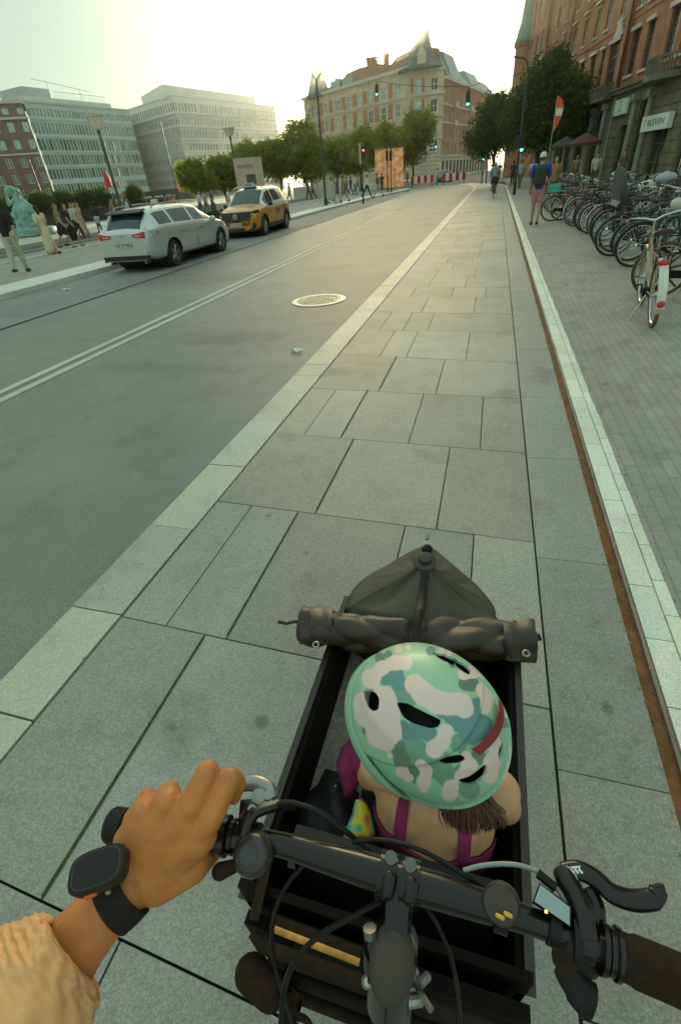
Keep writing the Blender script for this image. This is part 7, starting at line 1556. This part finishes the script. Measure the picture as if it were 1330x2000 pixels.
# ================================================================ PEOPLE
def cm(c): return mat('cloth_%s' % '_'.join('%d' % int(q*100) for q in c), c, .85, var=.12, vscale=14)
M_sk = mat('skin_adult', (.50,.29,.18), .55, var=.08, vscale=8)
def person(loc, face, label, H=1.75, legs=(18,-18), knees=(6,22), arms=(-16,16), elb=(12,18), top=(.05,.05,.05), bottom=(.5,.45,.38), btype='trousers', sleeves=.5, hair=(.06,.035,.02), hairlen=0, hat=None, pack=None, shoes=(.05,.04,.035), lean=3, vox=.02, female=False, group='pedestrians on the square', head=0, pose=None):
    """face: heading in degrees from +Y towards +X"""
    t = thing('person', loc, R(-face), label, 'person', group); k = H/1.75; sw = .165 if female else .195; hw = .085
    fw = lambda a: Vector((0, math.sin(R(a)), -math.cos(R(a))))
    hip = Vector((0,0,.90)); lv = Vector((0, math.sin(R(lean)), math.cos(R(lean)))); chest = hip+lv*.36; neck = hip+lv*.56; hd = neck+Vector((0,.015,.14))
    J = {}; low = 1e9
    for i, sx in enumerate((-1,1)):
        h = hip+Vector((sx*hw,0,0)); kn = h+fw(legs[i])*.43; an = kn+fw(legs[i]-knees[i])*.42; J['h%d'%i], J['k%d'%i], J['a%d'%i] = h, kn, an; low = min(low, an.z)
        s_ = chest+Vector((sx*sw,0,.13)); el = s_+fw(arms[i])*.29+Vector((sx*.05,0,0)); wr = el+fw(arms[i]+elb[i])*.25; J['s%d'%i], J['e%d'%i], J['w%d'%i] = s_, el, wr
    dz = .085-low if pose is None else 0
    if pose: pose(J, hip, chest, neck, hd)
    b = MB(); c = b.capsule
    tw = .105 if female else .125
    c(hip,tw+.01,hip+lv*.15,tw-.01); c(hip+lv*.15,tw-.01,chest,tw+.01); c(chest+Vector((-.07,0,.03)),.10,chest+Vector((.07,0,.03)),.10); c(chest+Vector((-sw+.03,0,.12)),.065,chest+Vector((sw-.03,0,.12)),.065)
    c(chest,.08,neck,.058); c(neck,.055,hd-Vector((0,0,.04)),.052)
    for i, sx in enumerate((-1,1)):
        h, kn, an, s_, el, wr = (J[q+str(i)] for q in ('h','k','a','s','e','w'))
        c(h,.085,kn,.058); c(kn,.055,lerp(kn,an,.4),.054); c(lerp(kn,an,.4),.052,an,.036); ft = an+Vector((0,.13,-.045)); c(an-Vector((0,.03,.03)),.038,ft,.030)
        c(s_,.058,el,.042); c(el,.040,wr,.027); dr = (wr-el).normalized(); pm = wr+dr*.06; c(wr,.026,pm,.033)
        for q in range(4): o_ = Vector((0,.018*(q-1.5),0)); c(pm+o_*.9,.011,pm+o_+dr*(.075-.008*abs(q-1.4))+Vector((-sx*.012,0,0)),.009)
        c(wr+dr*.02+Vector((0,.02,0)),.012,pm+Vector((-sx*.01,.045,.0))+dr*.015,.010)
    b.ell(hd,(.074,.092,.112),14,10); c(hd+Vector((0,.088,-.005)),.012,hd+Vector((0,.105,-.03)),.013); c(hd+Vector((0,.05,-.08)),.045,hd+Vector((0,.06,-.09)),.035)
    for sx in (-1,1): b.ell(hd+Vector((sx*.076,-.005,-.01)),(.012,.02,.032),8,6)
    def fin(mb): 
        for i_, v in enumerate(mb.v): mb.v[i_] = (v[0]*k, v[1]*k, (v[2]+dz)*k)
        return mb
    link('body', blob(fin(b), M_sk, vox, 2), t)
    if vox < .018:
        for sx in (-1,1): e = MB(); e.ell(hd+Vector((sx*.028,.083,.012)),.012,8,6); fin(e).build('eye', mat('eye_dark',(.05,.03,.02),.2), t)
    b = MB(); c = b.capsule; g = .016
    c(hip+Vector((0,0,-.02)),tw+.022,hip+lv*.15,tw+g); c(hip+lv*.15,tw+g,chest,tw+.01+g); c(chest+Vector((-.07,0,.03)),.10+g,chest+Vector((.07,0,.03)),.10+g); c(chest+Vector((-sw+.03,0,.12)),.068+g*.6,chest+Vector((sw-.03,0,.12)),.068+g*.6)
    if sleeves > 0:
        for i in (0,1):
            c(J['s%d'%i],.068,lerp(J['s%d'%i],J['e%d'%i],min(1,sleeves*2*.8)),.056)
            if sleeves > .6: c(J['e%d'%i],.054,lerp(J['e%d'%i],J['w%d'%i],.9),.040)
    if btype == 'dress':
        c(hip,.15,hip+Vector((0,0,-.25)),.20)
        if isinstance(female, bool): c(hip+Vector((0,0,-.25)),.20,hip+Vector((0,0,-.42)),.21)
        if pack == 'long': c(hip+Vector((0,0,-.42)),.21,hip+Vector((0,0,-.62)),.22)
    link('dress' if btype == 'dress' else 'shirt', blob(fin(b), cm(top), vox, 2), t)
    if btype != 'dress':
        b = MB(); c = b.capsule; c(hip+Vector((0,0,.06)),tw+.012,hip+Vector((0,0,-.05)),tw+.02)
        for i in (0,1):
            h, kn, an = J['h%d'%i], J['k%d'%i], J['a%d'%i]
            if btype == 'shorts': c(h,.105,lerp(h,kn,.72),.088)
            elif btype == 'skirt': c(h,.12,lerp(h,kn,.6),.13)
            else: c(h,.105,kn,.078); c(kn,.076,lerp(kn,an,.92),.058)
        link({'shorts':'shorts','skirt':'skirt'}.get(btype,'trousers'), blob(fin(b), cm(bottom), vox, 2), t)
    for i in (0,1): b = MB(); an = J['a%d'%i]; b.capsule(an+Vector((0,-.03,-.035)),.046,an+Vector((0,.15,-.05)),.038,10); fin(b).build('shoe', cm(shoes), t)
    if hair:
        b = MB(); b.ell(hd+Vector((0,-.016,.018)),(.082,.094,.108),14,9)
        if hairlen: b.capsule(hd+Vector((0,-.05,-.03)),.070,hd+Vector((0,-.075,-.03-hairlen)),.045)
        me_ = fin(b).mesh('hair', cm(hair), True); hq = Vector((hd.x*k, hd.y*k, (hd.z+dz)*k))
        link('hair', cloth(me_, lambda q, n: q.y < hq.y+.035*k or q.z > hq.z+.06*k, 0, cm(hair), name='hair'), t)
    if hat:
        b = MB(); b.ell(hd+Vector((0,-.008,.035)),(.092,.108,.095),16,10)
        if hat[1] == 'cap': b.loft([[hd+Vector((x,y,z)) for x,y,z in ((-.07,.07,.04),(.07,.07,.04),(.07,.07,.055),(-.07,.07,.055))],[hd+Vector((x,y,z)) for x,y,z in ((-.05,.18,.02),(.05,.18,.02),(.05,.18,.03),(-.05,.18,.03))]])
        me_ = fin(b).mesh('hat', cm(hat[0]), True); zq = (hd.z+.02+dz)*k; link('cap' if hat[1]=='cap' else 'helmet', cloth(me_, lambda q, n: q.z > zq, 0, cm(hat[0]), name='hat'), t)
    if pack and pack != 'long':
        b = MB(); q = chest+Vector((0,-.20,-.06)); b.capsule(q+Vector((-.06,0,.12)),.10,q+Vector((-.06,0,-.16)),.11); b.capsule(q+Vector((.06,0,.12)),.10,q+Vector((.06,0,-.16)),.11); p_ = fin(b)
        o = link('backpack', blob(p_, cm(pack), vox, 3), None, 'dark rounded backpack worn by the person next to it' if 0 else None); o.parent = t
    return t
def near(px, py, face, label, **kw): p_ = P(px, py); return person((p_.x,p_.y,kw.pop('z',.0)), face, label, **kw)
def farp(px, dist, face, label, **kw): p_ = at_px(px, dist, 385); return person((p_.x,p_.y,kw.pop('z',.02)), face, label, **kw)
near(50,541,-24,'bald man in black t-shirt and beige trousers walking away on the platform at far left',z=.12,H=1.84,vox=.014,legs=(-14,12),knees=(14,4),arms=(10,-12),elb=(10,8),top=(.018,.014,.013),bottom=(.50,.44,.34),hair=(.22,.15,.10),sleeves=.55)
near(1041,443,6,'man in white cap, blue shirt and pink shorts with a dark backpack',z=.045,H=1.82,vox=.014,legs=(8,-6),knees=(4,14),arms=(-6,8),elb=(18,14),top=(.03,.06,.34),bottom=(.55,.20,.24),btype='shorts',hat=((.72,.72,.68),'cap'),pack=(.045,.045,.035),hair=(.12,.07,.04))
# cyclist seen from behind
def ride(J, hip, chest, neck, hd):
    for i, sx in enumerate((-1,1)):
        J['k%d'%i] = Vector((sx*.11,.30,.72-.16*i)); J['a%d'%i] = Vector((sx*.12,.16,.38-.17*i)); J['e%d'%i] = Vector((sx*.28,.22,1.12)); J['w%d'%i] = Vector((sx*.26,.42,1.0)); J['h%d'%i] = Vector((sx*.09,0,.90))
p_ = P(962,388); bk = bike_proto('dia',(.03,.03,.03),'dark bicycle ridden on the cycle track ahead, seen from behind'); bk.location = (p_.x,p_.y+.5,.04); bk.rotation_euler.z = R(90)
person((p_.x,p_.y+.30,.06), 0, 'cyclist in grey green top and dark shorts riding ahead on the cycle track', vox=.016, top=(.20,.28,.25), bottom=(.03,.03,.03), btype='shorts', lean=14, hat=((.55,.55,.5),'helmet'), group='cyclists on the cycle track', pose=ride)
for i, (x, y, c_, lab) in enumerate(((-.2,52,(.35,.35,.33),'distant cyclist in a pale grey top beyond the first cyclist'),(.2,62,(.10,.10,.12),'most distant cyclist in dark clothes under the street tree'))):
    b2 = copy_tree(bk, loc=(x,y+.5,.04), rz=R(90), label='bicycle under the '+lab.replace('distant ','distant ')); person((x,y+.3,.06), 0, lab, vox=.03, top=c_, bottom=(.04,.04,.05), btype='shorts', lean=14, group='cyclists on the cycle track', pose=ride)
# left square
fem = dict(female=True, hairlen=.14)
farp(62,24,-70,'woman in a long cream dress in front of the fountain statue',top=(.70,.58,.36),btype='dress',sleeves=.5,pack='long',hair=(.05,.03,.02),**fem)
farp(98,27,65,'woman with long brown hair and dark skirt',top=(.25,.19,.12),bottom=(.03,.03,.03),btype='skirt',sleeves=.3,hair=(.25,.13,.06),**fem)
farp(116,27.5,75,'woman in a short black dress with bare legs walking right in front of the shrubs',top=(.02,.02,.02),btype='dress',sleeves=.4,hair=(.04,.025,.02),legs=(20,-20),**fem)
farp(130,31,80,'person in white top and dark trousers walking behind the woman in black dress',top=(.55,.52,.48),bottom=(.05,.05,.06))
farp(143,33,80,'woman in a pale pink long outfit walking right',top=(.55,.34,.26),btype='dress',sleeves=.5,pack='long',hair=(.04,.03,.02),**fem)
farp(136,34,80,'man in dark jacket next to the woman in pink',top=(.03,.03,.03),bottom=(.05,.045,.04))
farp(176,36,-60,'person in white shirt crouching figure near the low water basin',H=1.1,top=(.45,.50,.48),bottom=(.10,.08,.06))
farp(212,32,70,'man with orange brown top standing left of the silver car roof',top=(.32,.13,.05),bottom=(.03,.03,.03))
farp(222,33,75,'woman in dark clothes beside the man in the orange brown top',top=(.05,.04,.04),bottom=(.04,.04,.04),**fem)
farp(243,36,60,'person in pale blue shirt beyond the silver car',top=(.45,.52,.55),bottom=(.12,.12,.12))
farp(300,40,-50,'person in white t-shirt beyond the roof of the silver car',top=(.62,.60,.55),bottom=(.08,.08,.09))
farp(322,40,30,'person with dark curly hair in brown top beyond the silver car',top=(.16,.08,.04),bottom=(.05,.05,.05),hair=(.03,.02,.015))
farp(338,44,50,'person in orange top near the lit shop front',top=(.50,.22,.08),bottom=(.06,.06,.07))
farp(388,44,90,'person in white top and blue jeans standing left of a trio between the cars',top=(.60,.60,.56),bottom=(.10,.14,.20))
farp(400,43,-80,'person in beige top and grey trousers in the trio between the cars',top=(.42,.36,.26),bottom=(.20,.22,.20))
farp(413,42,85,'woman in a long dark blue dress in the trio between the cars',top=(.05,.06,.12),btype='dress',sleeves=.4,pack='long',**fem)
farp(446,46,80,'woman in white walking just left of the taxi roof',top=(.66,.62,.55),bottom=(.55,.50,.45),**fem)
# platform and crossing
near(650,402,85,'woman in a light dress walking, partly hidden by the tall mast',z=.1,top=(.52,.50,.45),btype='dress',sleeves=.3,**fem)
near(660,397,70,'man in dark blue shirt and shorts right of the tall mast',z=.1,top=(.08,.11,.16),bottom=(.10,.11,.12),btype='shorts')
near(673,399,-90,'person in olive green top and shorts, walking left beside the tall mast',z=.1,top=(.17,.19,.09),bottom=(.22,.15,.08),btype='shorts',legs=(20,-18))
near(694,384,85,'man in white t-shirt and jeans left of the red traffic light',z=.1,top=(.66,.66,.62),bottom=(.16,.20,.24),legs=(10,-10))
near(717,388,88,'man in white shirt and black trousers striding right behind the red traffic light',z=.1,top=(.66,.66,.62),bottom=(.02,.02,.02),legs=(26,-26),knees=(4,14),sleeves=.9)
near(738,389,-88,'man in navy t-shirt and pale shorts with long stride, right of the red traffic light',z=.1,top=(.06,.09,.14),bottom=(.42,.47,.50),btype='shorts',legs=(24,-26),knees=(4,16),vox=.018)
for i, (px, ds, f_, c_, c2, lab) in enumerate(((566,62,60,(.50,.38,.30),(.10,.10,.10),'person in a beige top walking right behind the taxi roof'),(603,60,-70,(.12,.13,.12),(.06,.06,.06),'person in dark clothes in front of the long stone block'),(612,61,-60,(.30,.28,.22),(.08,.08,.08),'person in a khaki top in front of the long stone block'),(678,66,60,(.12,.28,.28),(.10,.10,.12),'person in teal clothes under the trees'),(686,70,60,(.10,.08,.06),(.05,.05,.05),'person in dark brown clothes in the shade below the trees'),(746,68,0,(.03,.03,.03),(.03,.03,.03),'small dark figure standing against the orange kiosk'),(852,72,20,(.60,.60,.55),(.15,.18,.20),'road worker in pale clothes between the two striped barriers'),(795,86,40,(.35,.20,.12),(.10,.08,.06),'distant person left of the striped barriers'),(700,74,80,(.45,.30,.26),(.12,.12,.14),'person in a pink top further back by the trees'))):
    farp(px, ds, f_, lab, vox=.03, top=c_, bottom=c2)
# right pavement and terrace
for i, (x, y, f_, c_, c2, lab) in enumerate(((2.3,25,200,(.35,.16,.06),(.08,.07,.06),'person in a rust brown top just right of the man in pink shorts'),(5.0,41,190,(.32,.20,.13),(.10,.10,.10),'person in a beige top near the cafe parasols'),(5.6,37,180,(.50,.48,.44),(.06,.06,.08),'person in a white top beyond the parked bicycles'),(1.7,44,10,(.30,.36,.36),(.10,.12,.14),'person in grey blue under the large street tree'),(2.4,42,190,(.45,.46,.42),(.10,.10,.10),'person in pale grey under the large street tree'),(3.2,43,170,(.20,.28,.20),(.06,.06,.06),'person in green behind the traffic light pole'),(1.3,50,0,(.06,.06,.06),(.04,.04,.04),'person in black beyond the traffic light pole'),(7.4,26.5,200,(.52,.50,.60),(.40,.38,.42),'woman in a lavender top by the shop door at right'),(7.9,25.5,210,(.64,.64,.60),(.3,.3,.3),'person in a white shirt next to the woman in lavender'),(7.2,38,180,(.16,.11,.07),(.05,.05,.05),'person in brown standing below the projecting sign'))):
    person((x,y,.045), f_, lab, vox=.03, top=c_, bottom=c2, female=i in (1,7), hairlen=.1 if i in (1,7) else 0, group='people on the right pavement')
# ================================================================ HAZE
hz = MB(); hz.box((-40,100,19), (520,420,44)); hm = bpy.data.materials.new('haze'); hm.use_nodes = True; nt = hm.node_tree; nt.nodes.clear()
pv = nt.nodes.new('ShaderNodeVolumePrincipled'); pv.inputs['Color'].default_value = (.84,.92,.92,1); pv.inputs['Density'].default_value = .00042; pv.inputs['Anisotropy'].default_value = .88
ou = nt.nodes.new('ShaderNodeOutputMaterial'); nt.links.new(pv.outputs[0], ou.inputs['Volume'])
hz.build('haze', hm, smooth=False, kind='stuff', label='thin warm evening haze over the street')
